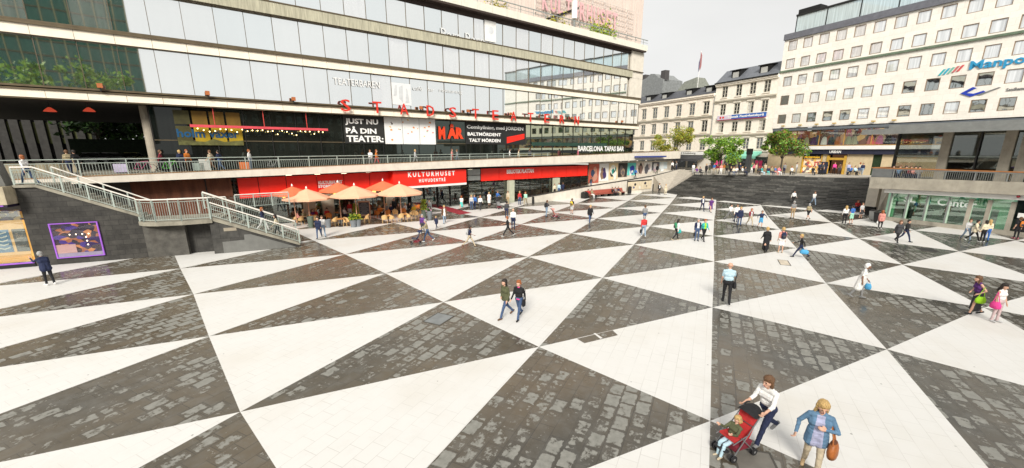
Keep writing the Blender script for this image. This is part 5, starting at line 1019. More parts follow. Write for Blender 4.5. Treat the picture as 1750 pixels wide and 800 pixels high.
def leaves_mb(mats, n, fn, size, rr):
    mb = MB()
    for k in range(n):
        p, s = fn(rr); s = s * size; mb.use(mats[int(rr.random() * len(mats)) % len(mats)])
        a = Vector((rr.gauss(0, 1), rr.gauss(0, 1), rr.gauss(0, 1))).normalized(); b = a.orthogonal().normalized(); c = a.cross(b); th = rr.uniform(0, 6.28); u = b * math.cos(th) + c * math.sin(th); v = a.cross(u); p = Vector(p)
        mb.add([p - u * s, p + v * s * .55, p + u * s, p - v * s * .55], [(0, 1, 2, 3)])
    return mb
def leaf_mat(name, c):
    if name in MATS: return MATS[name]
    m = mat(name, c, .55, var=.25, scale=1.2); nt = m.node_tree; b = [n for n in nt.nodes if n.type == 'BSDF_PRINCIPLED'][0]
    b.inputs['Subsurface Weight'].default_value = 0; return m
yleaf = [leaf_mat('yellow_leaf', (.42, .40, .03)), leaf_mat('lime_leaf', (.22, .33, .03)), leaf_mat('dark_leaf', (.05, .12, .02))]
def planter(px, py, r, h, hp_, label, m, mats=None, n=160):
    x, y = G(px, py); t = thing('planter', label, 'planter', W0, (x, y, 0)); part('pot', MB().use(m).lathe([(r * .75, .002), (r, h), (r * .9, h), (r * .85, h - .06)], n=14), t, local=True)
    if mats:
        def fn(q): a_ = q.uniform(0, 6.28); d = q.random() ** .6 * r * 1.3; z = q.random(); return ((d * math.cos(a_) * (1 - .3 * z), d * math.sin(a_) * (1 - .3 * z), h + z * hp_), 1)
        part('plant', leaves_mb(mats, n, fn, .09, random.Random(int(px))), t, local=True)
    return t
zinc = mat('grey_zinc', (.20, .22, .24), .5, .3); gpot = mat('green_grey_pot', (.12, .15, .12), .6)
planter(532, 388, .3, 1.0, .2, 'tall green grey planter beside the walking pair', gpot); planter(561.5, 389, .28, .75, .15, 'grey pot standing alone left of the pale chairs', zinc); planter(604.5, 388, .32, .7, .55, 'left one of the twin grey pots with yellow green leaves', zinc, yleaf, 240); planter(612.5, 387, .3, .7, .45, 'right one of the twin grey pots with yellow green leaves', zinc, yleaf, 200); planter(725, 373, .3, .9, 1.1, 'tall pot with bright yellow leaves near the entrance', gpot, yleaf[:2], 300); planter(734.5, 375, .3, .9, .3, 'dark grey pot with pale flowers right of the yellow plant', zinc, [mat('pink_flower', (.6, .35, .45)), yleaf[2]], 120); planter(609, 376, .25, .8, .9, 'pot with a lime yellow bush behind the twin grey pots', gpot, yleaf[:2], 220)
x, y = G(624, 375); mbd = thing('menu_board', 'standing chalk menu board with a timber frame at the café', 'sign', W0, (x, y, 0), rz=R(15))
part('board', MB().use(mat('chalkboard', (.09, .09, .11), .8, var=.3, scale=6)).box(-.5, .5, -.02, .02, .5, 1.8), mbd, local=True); part('frame', MB().use(timber).box(-.6, -.5, -.04, .04, .002, 1.95).box(.5, .6, -.04, .04, .002, 1.95).box(-.5, .5, -.04, .04, 1.8, 1.95).box(-.5, .5, -.04, .04, .42, .5), mbd, local=True)
ln = MB().use(mat('chalk_line', (.5, .5, .5)))
for k in range(8): z = 1.68 - k * .14; w_ = .25 + .2 * ((k * 7) % 3) / 2; ln.box(-w_, w_, -.026, -.021, z - .02, z)
part('chalk_rows', ln, mbd, local=True)
for px, py in ((487, 337), (574, 328), (640, 322), (655, 320)):
    s, z = K.px(px, py, -1.2); t = thing('wall_lantern', 'small glowing lantern under the red band, %s' % {487: 'nearest the stairs', 574: 'near the pale pillar', 640: 'left one by the third parasol', 655: 'right one by the third parasol'}[px], 'lamp', K, (s, -1.2, 2.6)); part('globe', MB().use(mat('lantern_glow', (1, .55, .12), emit=1.5)).ball((s, -1.0, 2.7), .2, 10, 6), t); part('bracket', MB().use(dark_metal).box(s - .03, s + .03, -1.0, -.62, 2.92, 2.98), t)
# ================================================================== TREES
def tree(name, label, x, y, z, h, cr, mats, n, seed, group=None, lean=0, zc=.62, leaf=.2, flat=1.0):
    rr = random.Random(seed); t = thing(name, label, 'tree', W0, (x, y, z), group=group); bark = mat('bark', (.07, .055, .04), .9, var=.3, scale=6)
    tr_ = MB().use(bark); top = Vector((lean, 0, h * .55)); tr_.tube((0, 0, -.1), (lean * .4, 0, h * .3), .14 * h / 6, .10 * h / 6, 8); tr_.tube((lean * .4, 0, h * .3), top, .10 * h / 6, .06 * h / 6, 8)
    clumps = []
    for k in range(11):
        a = 2 * math.pi * k / 11 + rr.uniform(-.4, .4); d = cr * rr.uniform(.3, .85); zz = h * rr.uniform(zc - .22, zc + .30); c = Vector((d * math.cos(a), d * math.sin(a), zz)); clumps.append((c, cr * rr.uniform(.28, .5)))
        s = Vector((lean * .4, 0, h * rr.uniform(.3, .5))); tr_.tube(s, s.lerp(c, .6) + Vector((0, 0, .2)), .05 * h / 6, .03 * h / 6, 5); tr_.tube(s.lerp(c, .6) + Vector((0, 0, .2)), c, .03 * h / 6, .012 * h / 6, 5)
    for k in range(9): a = rr.uniform(0, 6.28); d = cr * rr.uniform(.5, 1.05); clumps.append((Vector((d * math.cos(a), d * math.sin(a), h * rr.uniform(zc - .15, zc + .3))), cr * rr.uniform(.12, .22)))
    clumps.append((Vector((0, 0, h * .8)), cr * .5))
    part('trunk', tr_, t, local=True)
    def fn(q):
        c, r = clumps[int(q.random() * len(clumps))]; v = Vector((q.gauss(0, 1), q.gauss(0, 1), q.gauss(0, 1))).normalized() * (q.random() ** .45) * r; v.z *= .75 * flat; return (c + v, q.uniform(.6, 1.3))
    part('crown', leaves_mb(mats, n, fn, leaf, rr), t, local=True)
    return t
def on_street(px, py):
    z = 3.3
    for _ in range(4): x, y = G(px, py, z); z = street(x, y)
    return x, y, z
golden = [leaf_mat('gold_leaf', (.36, .30, .03)), leaf_mat('olive_leaf', (.20, .22, .03)), leaf_mat('lime_leaf', (.2, .3, .03)), leaf_mat('pale_gold', (.40, .34, .05))]
green_ = [leaf_mat('mid_green_leaf', (.13, .28, .025)), leaf_mat('bright_green_leaf', (.24, .40, .04)), leaf_mat('deep_green_leaf', (.055, .13, .02)), leaf_mat('lime_leaf', (.2, .3, .03))]
mixd = [leaf_mat('olive_leaf', (.15, .17, .02)), leaf_mat('mid_green_leaf', (.13, .28, .025)), leaf_mat('deep_green_leaf', (.055, .13, .02)), leaf_mat('rust_leaf', (.20, .11, .03)), leaf_mat('mid_green_leaf', (.09, .2, .02))]
x, y, z = on_street(1147, 293); tree('street_tree', 'airy golden green tree beside the glass building on the street', x, y, z, 8.6, 4.0, golden, 5200, 21, 'street trees', zc=.66, leaf=.17)
x, y, z = on_street(1229, 297); tree('street_tree', 'fresh green tree with a wide crown in the middle of the street row', x, y, z, 6.5, 3.4, green_, 5600, 34, 'street trees', zc=.6, leaf=.17)
x, y, z = on_street(1333, 297); tree('street_tree', 'dark green and rust tinted tree in front of the office block shops', x, y, z, 7.3, 3.1, mixd, 5200, 55, 'street trees', zc=.64, leaf=.17)
rx_, ry_ = K.to(18.5, .8)[:2]; bu = thing('roof_bush', 'bright lime bush growing over the roof edge by the white vent', 'bush', W0, (rx_, ry_, 24.1)); rr = random.Random(4)
part('foliage', leaves_mb([yleaf[1], leaf_mat('bright_green_leaf', (.16, .3, .03)), yleaf[0]], 900, lambda q: ((q.gauss(0, 1.1), q.gauss(0, .6), abs(q.gauss(.2, 1.0))), 1), .2, rr), bu, local=True); part('stem', MB().use(MATS['bark']).tube((0, 0, 0), (0, 0, 1.2), .08, n=5), bu, local=True)
for px, lab in ((950, 'yellow flowering plant on the roof edge left of the shed'), (846, 'small yellow plant at the picture top on the roof edge')):
    s, z = K.px(px, 34 if px > 900 else 3, 1); X, Y = K.to(s, 1)[:2]; bu = thing('roof_bush', lab, 'bush', W0, (X, Y, 24.1)); part('foliage', leaves_mb([yleaf[0], leaf_mat('pale_gold', (.4, .34, .05))], 260, lambda q: ((q.gauss(0, .8), q.gauss(0, .4), abs(q.gauss(.2, .7)) + .1), 1), .16, random.Random(px)), bu, local=True)
# dark trees and cars beyond the passage
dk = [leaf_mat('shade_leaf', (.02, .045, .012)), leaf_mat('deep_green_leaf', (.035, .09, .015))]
for k, (px, yo, h, lab) in enumerate([(165, 42, 9, 'dark tree beyond the passage, beside the stone building'), (200, 44, 10, 'dark tree beyond the passage in the gap behind the cars'), (240, 43, 9.5, 'dark tree beyond the passage behind the round column')]):
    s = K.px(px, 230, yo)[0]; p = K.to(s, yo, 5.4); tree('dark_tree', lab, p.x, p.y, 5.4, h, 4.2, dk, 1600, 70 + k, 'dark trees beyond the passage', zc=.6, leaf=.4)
def car(px, py, yo, cm, label, rz=0.0, sc_=1.0):
    s, _ = K.px(px, py, yo); t = thing('parked_car', label, 'car', K, (s, yo, tdk(s)), rz=rz, group='cars parked beyond the passage'); m = mat('car_' + label.split()[0], cm, .3, .2, coat=.5)
    part('body', MB().use(m).prism([(-2.1, .3), (2.1, .3), (2.15, .7), (1.9, .9), (.9, .95), (-1.7, .98), (-2.15, .85)], -.85, .85), t, local=True)
    part('cabin', MB().use(old_glass).hexa([(-1.5, -.8, .981), (.9, -.8, .951), (.9, .8, .951), (-1.5, .8, .981)], [(-1.1, -.65, 1.45), (.3, -.65, 1.45), (.3, .65, 1.45), (-1.1, .65, 1.45)]), t, local=True); part('roof', MB().use(m).box(-1.1, .3, -.66, .66, 1.452, 1.5), t, local=True)
    for x in (-1.35, 1.35):
        for y in (-.82, .82): part('wheel', MB().use(black_mat).tube((x, y - .09, .32), (x, y + .09, .32), .32, n=14), t, local=True)
    for x in (-2.16, 2.13):
        for y in (-.6, .6): part('headlight' if x > 0 else 'tail_light', MB().use(white_paint if x > 0 else red_letter).box(x, x + .04, y - .18, y + .18, .6, .75), t, local=True)
car(163, 262, 26, (.5, .5, .5), 'silver car with red tail lights parked beyond the passage'); car(195, 260, 26, (.75, .75, .75), 'white car parked beyond the passage, middle one'); car(232, 262, 27, (.55, .5, .2), 'yellowish taxi car parked beyond the passage by the column')
# bicycles leaning on the terrace railing
def bicycle(px, label, c, yo=-1.3):
    s, _ = K.px(px, 285, yo); z = tdk(s); t = thing('bicycle', label, 'bicycle', K, (s, yo, z), group='bicycles on the terrace'); fm = MB().use(mat('bike_' + c[0], c[1], .4))
    P = {'r': (-.5, 0, .34), 'f': (.55, 0, .34), 'b': (-.05, 0, .3), 's': (-.2, 0, .85), 'h': (.4, 0, .9)}
    for a_, b_ in (('r', 'b'), ('r', 's'), ('b', 's'), ('b', 'h'), ('s', 'h'), ('h', 'f')): fm.tube(P[a_], P[b_], .02, n=5)
    part('frame', fm, t, local=True); part('saddle', MB().use(black_mat).box(-.32, -.08, -.06, .06, .88, .94), t, local=True); part('handlebar', MB().use(black_mat).tube((.38, -.28, 1.02), (.38, .28, 1.02), .018, n=5), t, local=True)
    for q in ('r', 'f'):
        w_ = MB().use(black_mat); ps_ = [(P[q][0] + .33 * math.cos(a_), 0, .34 + .33 * math.sin(a_)) for a_ in np.linspace(0, 2 * math.pi, 17)]; w_.path(ps_, .02, 5); part('wheel', w_, t, local=True)
bicycle(243, 'bicycle with a pink basket behind the terrace railing', ('pink', (.5, .08, .2))); bicycle(290, 'bright green bicycle behind the terrace railing', ('green', (.08, .45, .04))); bicycle(468, 'grey bicycle leaning at the terrace railing over the red signs', ('grey', (.3, .3, .3)))
for px, c, lab in ((205, (.5, .45, .6), 'dark and lilac waste bag stand behind the terrace railing'), (418, (.65, .16, .03), 'orange crate standing behind the terrace railing'), (338, (.3, .36, .32), 'pale green cabinet behind the railing left of the yellow banner'), (350, (.5, .5, .46), 'tall white sign stand near the yellow banner')):
    s, _ = K.px(px, 280, -.6); z = tdk(s); h_ = .7 if px < 420 and px != 350 else 1.0
    t = thing('terrace_box', lab, 'box', K, (s, -.6, z)); part('body', MB().use(mat('tb_%d' % px, c, .6)).box(s - .4, s + .4, -.9, -.3, z + .06, z + h_), t); part('foot', MB().use(black_mat).box(s - .3, s + .3, -.8, -.4, z, z + .059), t)
for k, px in enumerate((88, 112, 36, 60)):
    s, _ = K.px(px, 280, 4); z = tdk(s); t = thing('stone_bollard', 'low beige stone block, %s' % ['beside the dark standing pair', 'right behind the dark standing pair', 'behind the man in white', 'midway between the man in white and the dark pair'][k], 'bollard', K, (s, 4, z)); part('block', MB().use(mat('beige_block', (.34, .29, .2), .8)).box(s - .8, s + .8, 3.7, 4.3, z, z + .75), t); part('cap', MB().use(dark_metal).box(s - .82, s + .82, 3.68, 4.32, z + .753, z + .8), t)
# ================================================================== BUILDINGS BEHIND THE VIEWER (mirrored in the panes)
ob = thing('office_tower', 'tall office tower with green glass bands, seen only as a reflection', 'building', W0, (0, -38, 0), rz=0)
az = math.atan2(-73 + 60, 15 - 36); OB = Frame((36, -60), 90 - math.degrees(az))
t_ = thing('green_office_block', 'green glass office block mirrored in the left panes of the long building', 'building', OB, (20, 0, 0)); bpy.data.objects.remove(ob)
gm_ = glass_mat('green_tower_glass', (.012, .085, .055), .05, tint=(.6, .9, .75)); olive_b = mat('olive_band', (.09, .085, .035), .7)
mb = MB().use(gm_)
part('glass_wall', MB().use(gm_).box(0, 60, 0, 14, 9, 52).box(2, 60, .5, 14, -.3, 8.9), t_)
bb = MB().use(olive_b)
for z in np.arange(26.5, 52, 3.6): bb.box(0, 60, -.2, -.003, z, z + .35)
bb.box(0, 60, -.6, -.003, 19.5, 23)
part('floor_band', bb, t_); vv = MB().use(mat('olive_fin', (.26, .25, .12), .6))
for x in np.arange(0, 60, 2.4): vv.box(x - .13, x + .13, -.5, -.36, 9, 52)
part('fin', vv, t_)
LB = Frame((75, -8), 90 - math.degrees(math.atan2(-34 + 8, 29 - 75)))
lb_ = thing('low_building', 'long low building mirrored at the foot of the bright panes', 'building', LB, (20, 0, 0)); part('wall', MB().use(mat('brown_grey_wall', (.16, .13, .1), .8)).box(-5, 52, 0, 14, -.3, 18.0), lb_); part('roof', MB().use(slate).box(-6, 53, -.5, 14, 18.003, 19.6), lb_)
wq = MB().use(old_glass)
for z in (3, 7, 11, 15):
    for x in np.arange(-3, 51, 3): wq.box(x, x + 1.6, -.05, -.003, z, z + 2)
part('window_rows', wq, lb_)
for k, (x, y) in enumerate([(12, -38), (1, -42), (-9, -46)]): tree('mirror_tree', ['green tree behind the viewer near the tower corner', 'green tree behind the viewer, farther along the tower', 'green tree behind the viewer beside the low building'][k], x, y, 4, 22, 6, green_[:2] + green_[3:], 1100, 90 + k, leaf=.5)
# ================================================================== PEOPLE
RGB = {'white': (.75, .74, .72), 'cream': (.66, .58, .42), 'black': (.012, .012, .014), 'navy': (.015, .022, .06), 'jeans': (.05, .085, .17), 'light jeans': (.22, .30, .40), 'grey': (.22, .22, .22), 'pale grey': (.48, .48, .48), 'red': (.48, .03, .03), 'pink': (.62, .16, .22), 'bright pink': (.75, .06, .28), 'salmon': (.62, .26, .22), 'olive': (.085, .09, .045), 'khaki': (.30, .25, .15), 'beige': (.50, .42, .30), 'tan': (.38, .27, .15), 'green': (.03, .22, .10), 'lime': (.30, .60, .02), 'teal': (.03, .36, .34), 'turquoise': (.10, .52, .48), 'blue': (.04, .14, .42), 'light blue': (.42, .58, .66), 'sky blue': (.08, .34, .60), 'purple': (.10, .03, .17), 'lavender': (.36, .37, .52), 'denim': (.10, .19, .30), 'orange': (.65, .20, .03), 'yellow': (.72, .50, .05), 'brown': (.12, .06, .03), 'dark grey': (.05, .05, .055), 'maroon': (.2, .02, .035), 'blond': (.50, .33, .13), 'brown hair': (.13, .065, .03), 'dark hair': (.02, .014, .011), 'red hair': (.30, .09, .025), 'grey hair': (.32, .31, .30), 'skin': (.58, .34, .24), 'dark skin': (.25, .13, .085), 'floral': (.55, .42, .42), 'mint': (.35, .65, .5)}
def cloth(n):
    m = mat('cloth_' + n.replace(' ', '_'), RGB[n], .85, var=.2, scale=9, bump=.35, bscale=14); return m
def skin_m(n='skin'): return mat('skin_' + n.replace(' ', '_'), RGB[n], .55, var=.06, scale=12)
def hair_m(n): return mat('hair_' + n.replace(' ', '_'), RGB[n], .5, var=.55, scale=30, stretch=(3, 3, .5), bump=.7, bscale=45)
eye_w = mat('eye_white', (.7, .68, .65), .3, var=0); eye_d = mat('eye_dark', (.03, .02, .015), .3, var=0); lip = mat('lip_skin', (.42, .15, .13), .5, var=.05)
def V3(*a): return np.array(a, float)
def rotx(v, a): c, s = math.cos(a), math.sin(a); return V3(v[0], v[1] * c - v[2] * s, v[1] * s + v[2] * c)
def roty(v, a): c, s = math.cos(a), math.sin(a); return V3(v[0] * c + v[2] * s, v[1], -v[0] * s + v[2] * c)
def rotz(v, a): c, s = math.cos(a), math.sin(a); return V3(v[0] * c - v[1] * s, v[0] * s + v[1] * c, v[2])
def capsule_mesh(v, f, p0, p1, r0, r1, n=10):
    p0 = np.array(p0, float); p1 = np.array(p1, float); d = p1 - p0; L_ = np.linalg.norm(d)
    d = d / L_ if L_ > 1e-6 else V3(0, 0, 1)
    a = np.cross(d, V3(1, 0, 0)); 
    if np.linalg.norm(a) < .1: a = np.cross(d, V3(0, 1, 0))
    a /= np.linalg.norm(a); b = np.cross(d, a); o = len(v); rings = []
    for t in (-80, -50, -20): rings.append((p0 + d * r0 * math.sin(R(t)), r0 * math.cos(R(t))))
    for t in (20, 50, 80): rings.append((p1 + d * r1 * math.sin(R(t)), r1 * math.cos(R(t))))
    for c, r in rings:
        for k in range(n): th = 2 * math.pi * k / n; v.append(tuple(c + (a * math.cos(th) + b * math.sin(th)) * r))
    for j in range(5):
        for k in range(n): f.append((o + j * n + k, o + j * n + (k + 1) % n, o + (j + 1) * n + (k + 1) % n, o + (j + 1) * n + k))
    f.append(tuple(o + k for k in range(n - 1, -1, -1))); f.append(tuple(o + 5 * n + k for k in range(n)))
def fuse(prims, voxel, smooth, name, mats):
    """one continuous skin over all limb volumes; each face takes the material of the nearest volume"""
    v, f = [], []
    for p in prims: capsule_mesh(v, f, p[0], p[1], p[2], p[3])
    me = bpy.data.meshes.new('tmp'); me.from_pydata(v, [], f); o = bpy.data.objects.new('tmp', me); col.objects.link(o)
    md = o.modifiers.new('r', 'REMESH'); md.mode = 'VOXEL'; md.voxel_size = voxel; md.use_smooth_shade = True
    if smooth: sm = o.modifiers.new('s', 'SMOOTH'); sm.factor = .5; sm.iterations = smooth
    dg = bpy.context.evaluated_depsgraph_get(); out = bpy.data.meshes.new_from_object(o.evaluated_get(dg)); bpy.data.objects.remove(o); bpy.data.meshes.remove(me)
    if voxel < .02 and name == 'person':
        from mathutils import noise as nz_
        am = .0055 if voxel > .01 else .0075
        no = [tuple(v_.normal) for v_ in out.vertices]
        for v_, q_ in zip(out.vertices, no):
            p_ = v_.co
            k_ = nz_.noise(Vector((p_.x * 11, p_.y * 11, p_.z * 22))) + .5 * nz_.noise(Vector((p_.x * 24 + 5, p_.y * 24, p_.z * 38)))
            f_ = am * k_ * min(1.0, max(0.0, (1.36 - p_.z) * 8)) * min(1.0, max(0.0, (p_.z - .08) * 10))
            v_.co = p_ + Vector(q_) * f_
    if voxel < .02 and name == 'hair':
        from mathutils import noise as nz_
        no = [tuple(v_.normal) for v_ in out.vertices]
        for v_, q_ in zip(out.vertices, no): p_ = v_.co; v_.co = p_ + Vector(q_) * (.011 * nz_.noise(Vector((p_.x * 55, p_.y * 55, p_.z * 7))) + .006 * nz_.noise(p_ * 20))
    out.name = name; n = len(out.polygons); c = np.empty(n * 3); out.polygons.foreach_get('center', c); c = c.reshape(-1, 3)
    best = np.full(n, 1e9); idx = np.zeros(n, int); names = []
    for p in prims:
        a, b = np.array(p[0]), np.array(p[1]); ab = b - a; L2 = max(ab @ ab, 1e-9); t = np.clip(((c - a) @ ab) / L2, 0, 1); d = np.linalg.norm(c - a - t[:, None] * ab, axis=1) - (p[2] + (p[3] - p[2]) * t)
        if p[4] not in names: names.append(p[4])
        m = d < best; best[m] = d[m]; idx[m] = names.index(p[4])
    return out, c, idx, names
POSES = {  # hips, knees, shoulders, elbows, abduct, lean
 's': ((2, -2), (3, 3), (4, -3), (14, 14), (7, 7), 0), 'w': ((24, -20), (8, 22), (-20, 20), (18, 30), (7, 7), 3), 'v': ((-18, 22), (26, 6), (18, -20), (30, 18), (7, 7), 3), 'W': ((32, -30), (8, 18), (-34, 34), (30, 45), (10, 10), 5),
 'p': ((24, -22), (8, 24), (42, 42), (38, 38), (6, 6), 9), 'P': ((4, -6), (5, 8), (40, 40), (40, 40), (6, 6), 4), 'x': ((84, 80), (84, 86), (25, 20), (55, 60), (8, 8), -4), 'X': ((95, 90), (70, 78), (40, 46), (70, 60), (8, 8), 12), 'a': ((6, -10), (6, 14), (8, 10), (25, 20), (55, 55), 2), 'b': ((5, -5), (5, 8), (35, 20), (85, 80), (12, 12), 8), 'o': ((2, -3), (2, 4), (6, 4), (100, 95), (18, 18), 3), 'l': ((3, -8), (3, 10), (75, 20), (70, 30), (10, 8), 14)}
PEOPLE = []
def person(label, x, y, z, az, pose='s', h=1.72, top='navy', bot='jeans', hair='brown hair', hs='short', sleeve=1, leg='t', shoe='black', skin='skin', detail=0, group=None, inner=None, wide=1.0, head=(0, 0), hat=None, hem=None, jhem=0.0, custom=None):
    h *= 1.05; wide *= 1.1; P = custom or POSES[pose]; s = h / 1.75; hp, kn, sh, el, ab, lean = P[:6]; fy = P[6] if len(P) > 6 else (0, 0)
    pr = []; add = lambda a, b, r0, r1, t: pr.append((V3(*a) * s, V3(*b) * s, r0 * s, r1 * s, t))
    feet = []; legs = []
    for k, sx in ((0, -1), (1, 1)):
        hj = V3(sx * .092, 0, 0); a = R(hp[k]); kd = rotx(V3(0, 0, -.43), a); kj = hj + kd + V3(sx * .01, 0, 0); b = a - R(kn[k]); aj = kj + rotx(V3(0, 0, -.41), b)
        pit = min(0, (hp[k] - kn[k]) * .8) if pose not in 'xX' else 0
        toe = aj + rotx(V3(sx * .03, .15, -.045), R(pit)); heel = aj + rotx(V3(0, -.045, -.045), R(pit)); feet.append(min(aj[2] - .06, toe[2] - .04, heel[2] - .045)); legs.append((hj, kj, aj, toe, heel))
    if pose in 'xX': up = .47
    else: up = -min(feet)
    dz = V3(0, 0, up)
    for hj, kj, aj, toe, heel in legs:
        kw = 'bottom' if leg in 'ts' or leg == 'k' else 'bottom'
        if leg == 't': add(hj + dz, kj + dz, .088 * wide, .066, 'bottom'); add(kj + dz, aj + dz, .064, .052, 'bottom')
        elif leg == 's': m_ = hj * .15 + kj * .85; add(hj + dz, m_ + dz, .092, .085, 'bottom'); add(m_ + dz, kj + dz, .06, .055, 'skin'); add(kj + dz, aj + dz, .055, .038, 'skin')
        else: add(hj + dz, kj + dz, .08, .06, 'skin'); add(kj + dz, aj + dz, .055, .038, 'skin' if leg == 'k' else 'bottom')
        add(heel + dz, toe + dz, .046, .04, 'shoe')
    La = R(lean)
    def T(x_, y_, z_): return rotx(V3(x_, y_, z_), -La) + dz
    add(T(-.07, -.005, .02), T(.07, -.005, .02), .112 * wide, .112 * wide, 'bottom'); add(T(-.055, 0, .17), T(.055, 0, .17), .108 * wide, .108 * wide, 'top'); add(T(-.085, 0, .34), T(.085, 0, .34), .118 * (.5 + wide / 2), .118 * (.5 + wide / 2), 'top'); add(T(-.125, -.01, .475), T(.125, -.01, .475), .074, .074, 'top'); add(T(-.05, -.02, .52), T(.05, -.02, .52), .06, .06, 'top')
    if inner == 'bust': pass
    if leg in 'kc': hm = hem if hem is not None else .48; add(T(-.05, 0, .02), (-.08, 0, hm), .12, .15, 'bottom'); add(T(.05, 0, .02), (.08, 0, hm), .12, .15, 'bottom')
    if jhem: add(T(-.06, 0, .1), T(-.075, 0, -jhem), .120 * wide, .132 * wide, 'top'); add(T(.06, 0, .1), T(.075, 0, -jhem), .120 * wide, .132 * wide, 'top')
    hands = []
    for k, sx in ((0, -1), (1, 1)):
        sj = T(sx * .185, -.01, .475)
        def arm(v, a, abd): v = roty(v, -sx * R(abd)); return rotx(v, a)
        u = rotx(arm(V3(0, 0, -.285), R(sh[k]), ab[k]), -La); ej = sj + u; fdir = rotz(rotx(arm(V3(0, 0, -.25), R(sh[k] + el[k]), ab[k] * .2), -La), sx * R(fy[k])); wj = ej + fdir
        up_t = 'top' if sleeve >= 0 else 'skin'; fo_t = 'top' if sleeve >= 1 else 'skin'
        if sleeve == 0: mid = sj + u * .7; add(sj, mid, .06, .058, 'top'); add(mid, ej, .045, .042, 'skin')
        else: add(sj, ej, .058 if sleeve > 0 else .048, .048 if sleeve > 0 else .04, up_t)
        if sleeve == 2: mid = ej + fdir * .35; add(ej, mid, .048, .046, 'top'); add(mid, wj, .037, .029, 'skin')
        else: add(ej, wj, .045 if sleeve >= 1 else .038, .036 if sleeve >= 1 else .027, fo_t)
        d = fdir / np.linalg.norm(fdir); hands.append((wj, d, sx))
        lat = np.cross(d, V3(sx, .2, 0)); lat /= max(np.linalg.norm(lat), 1e-6); nrm = np.cross(d, lat)
        if detail < 2: add(wj + d * .02, wj + d * .10, .032, .028, 'skin'); add(wj + d * .10, wj + d * .155, .026, .018, 'skin'); add(wj + d * .03 + lat * .03, wj + d * .09 + lat * .045, .014, .011, 'skin')
        else:
            cu = .55 * (-sx)
            for q in range(4):
                ba = wj + d * .09 + lat * (.03 - .02 * q); add(wj + d * .015 + lat * (.018 - .012 * q), ba, .017, .013, 'skin'); ln = (.032, .038, .035, .027)[q]
                k1 = ba + (d * .85 + nrm * .45 * (1 if sx < 0 else -1)) * ln * 1.15; k2 = k1 + (d * .35 + nrm * .85 * (1 if sx < 0 else -1)) * ln; k3 = k2 + (-d * .3 + nrm * .8 * (1 if sx < 0 else -1)) * ln * .6
                add(ba, k1, .0105, .0095, 'skin'); add(k1, k2, .0095, .0088, 'skin'); add(k2, k3, .0088, .008, 'skin')
            b0 = wj + d * .025 + lat * .028; b1 = b0 + d * .035 + lat * .032; add(b0, b1, .014, .0115, 'skin'); add(b1, b1 + d * .034 + nrm * .014 * (1 if sx < 0 else -1), .011, .009, 'skin')
    # neck and head
    nb = T(0, -.01, .53); hc = T(0, .015, .70); ya, pt = R(head[0]), R(head[1])
    HS = 1.14; H = lambda x_, y_, z_: hc + HS * rotz(rotx(V3(x_, y_, z_), pt), ya)
    add(nb, hc - V3(0, .01, .03), .054, .05, 'skin'); add(H(0, -.018, .035), H(0, .005, .0), .100, .094, 'skin'); add(H(0, .03, -.055), H(0, .045, -.062), .058, .05, 'skin')
    if detail:
        add(H(0, .085, .005), H(0, .108, -.018), .012, .016, 'skin')
        for sx in (-1, 1): add(H(sx * .088, -.01, -.012), H(sx * .09, -.018, .018), .014, .016, 'skin')
    if detail == 2:
        for sx in (-1, 1): add(H(sx * .034, .079, .018), H(sx * .034, .080, .018), .0125, .0125, 'eye'); add(H(sx * .018, .094, .038), H(sx * .05, .086, .038), .008, .006, 'brow')
        add(H(-.022, .086, -.052), H(.022, .086, -.052), .009, .009, 'lip')
    vox = (.03, .017, .0085)[detail] if group != 'far' else .045
    me, c, idx, names = fuse(pr, vox, (2, 3, 3)[detail], 'person', None)
    bm = {'skin': skin_m(skin), 'top': cloth(top), 'bottom': cloth(bot), 'shoe': cloth(shoe), 'eye': eye_d, 'brow': hair_m(hair), 'lip': lip}
    for n_ in names: me.materials.append(bm[n_])
    if inner and 'top' in names:
        me.materials.append(cloth(inner)); ti = names.index('top'); rel = c / s - dz; q = np.array([rotx(p, La) for p in rel])
        m = (idx == ti) & (q[:, 1] > .03) & (np.abs(q[:, 0]) < .07 + .05 * (.45 - q[:, 2])) & (q[:, 2] > -.25) & (q[:, 2] < .52); idx = np.where(m, len(names), idx)
    me.polygons.foreach_set('material_index', idx.astype(np.int32)); me.polygons.foreach_set('use_smooth', [True] * len(idx)); me.update()
    o = bpy.data.objects.new('person', me); col.objects.link(o); o.location = (x, y, z); o.rotation_euler = (0, 0, -R(az)); ORG[o.name] = (0, 0, 0)
    tag(o, label, 'person', None if group == 'far' else group)
    # hair (or cap) as its own piece
    if hs != 'bald':
        hp_ = [(H(0, -.03, .055) * s, H(0, -.012, .062) * s, .108 * s, .104 * s, 'h'), (H(0, -.05, .0) * s, H(0, -.06, -.03) * s, .09 * s, .075 * s, 'h')]
        for sx in (-1, 1): hp_.append((H(sx * .062, -.015, .04) * s, H(sx * .07, -.03, -.01) * s, .052 * s, .045 * s, 'h'))
        if hs == 'long':
            hp_.append((H(0, -.055, .02) * s, H(0, -.085, -.22) * s, .085 * s, .07 * s, 'h'))
            for sx in (-1, 1): hp_.append((H(sx * .075, -.02, .03) * s, H(sx * .085, -.015, -.17) * s, .04 * s, .03 * s, 'h'))
        elif hs == 'bob':
            hp_.append((H(0, -.05, .02) * s, H(0, -.065, -.09) * s, .085 * s, .08 * s, 'h'))
            for sx in (-1, 1): hp_.append((H(sx * .075, -.02, .03) * s, H(sx * .08, -.015, -.08) * s, .038 * s, .035 * s, 'h'))
        elif hs == 'bun': hp_.append((H(0, -.11, .07) * s, H(0, -.13, .075) * s, .045 * s, .04 * s, 'h'))
        hm, _, _, _ = fuse(hp_, vox if detail < 2 else .011, 2, 'hair', None)
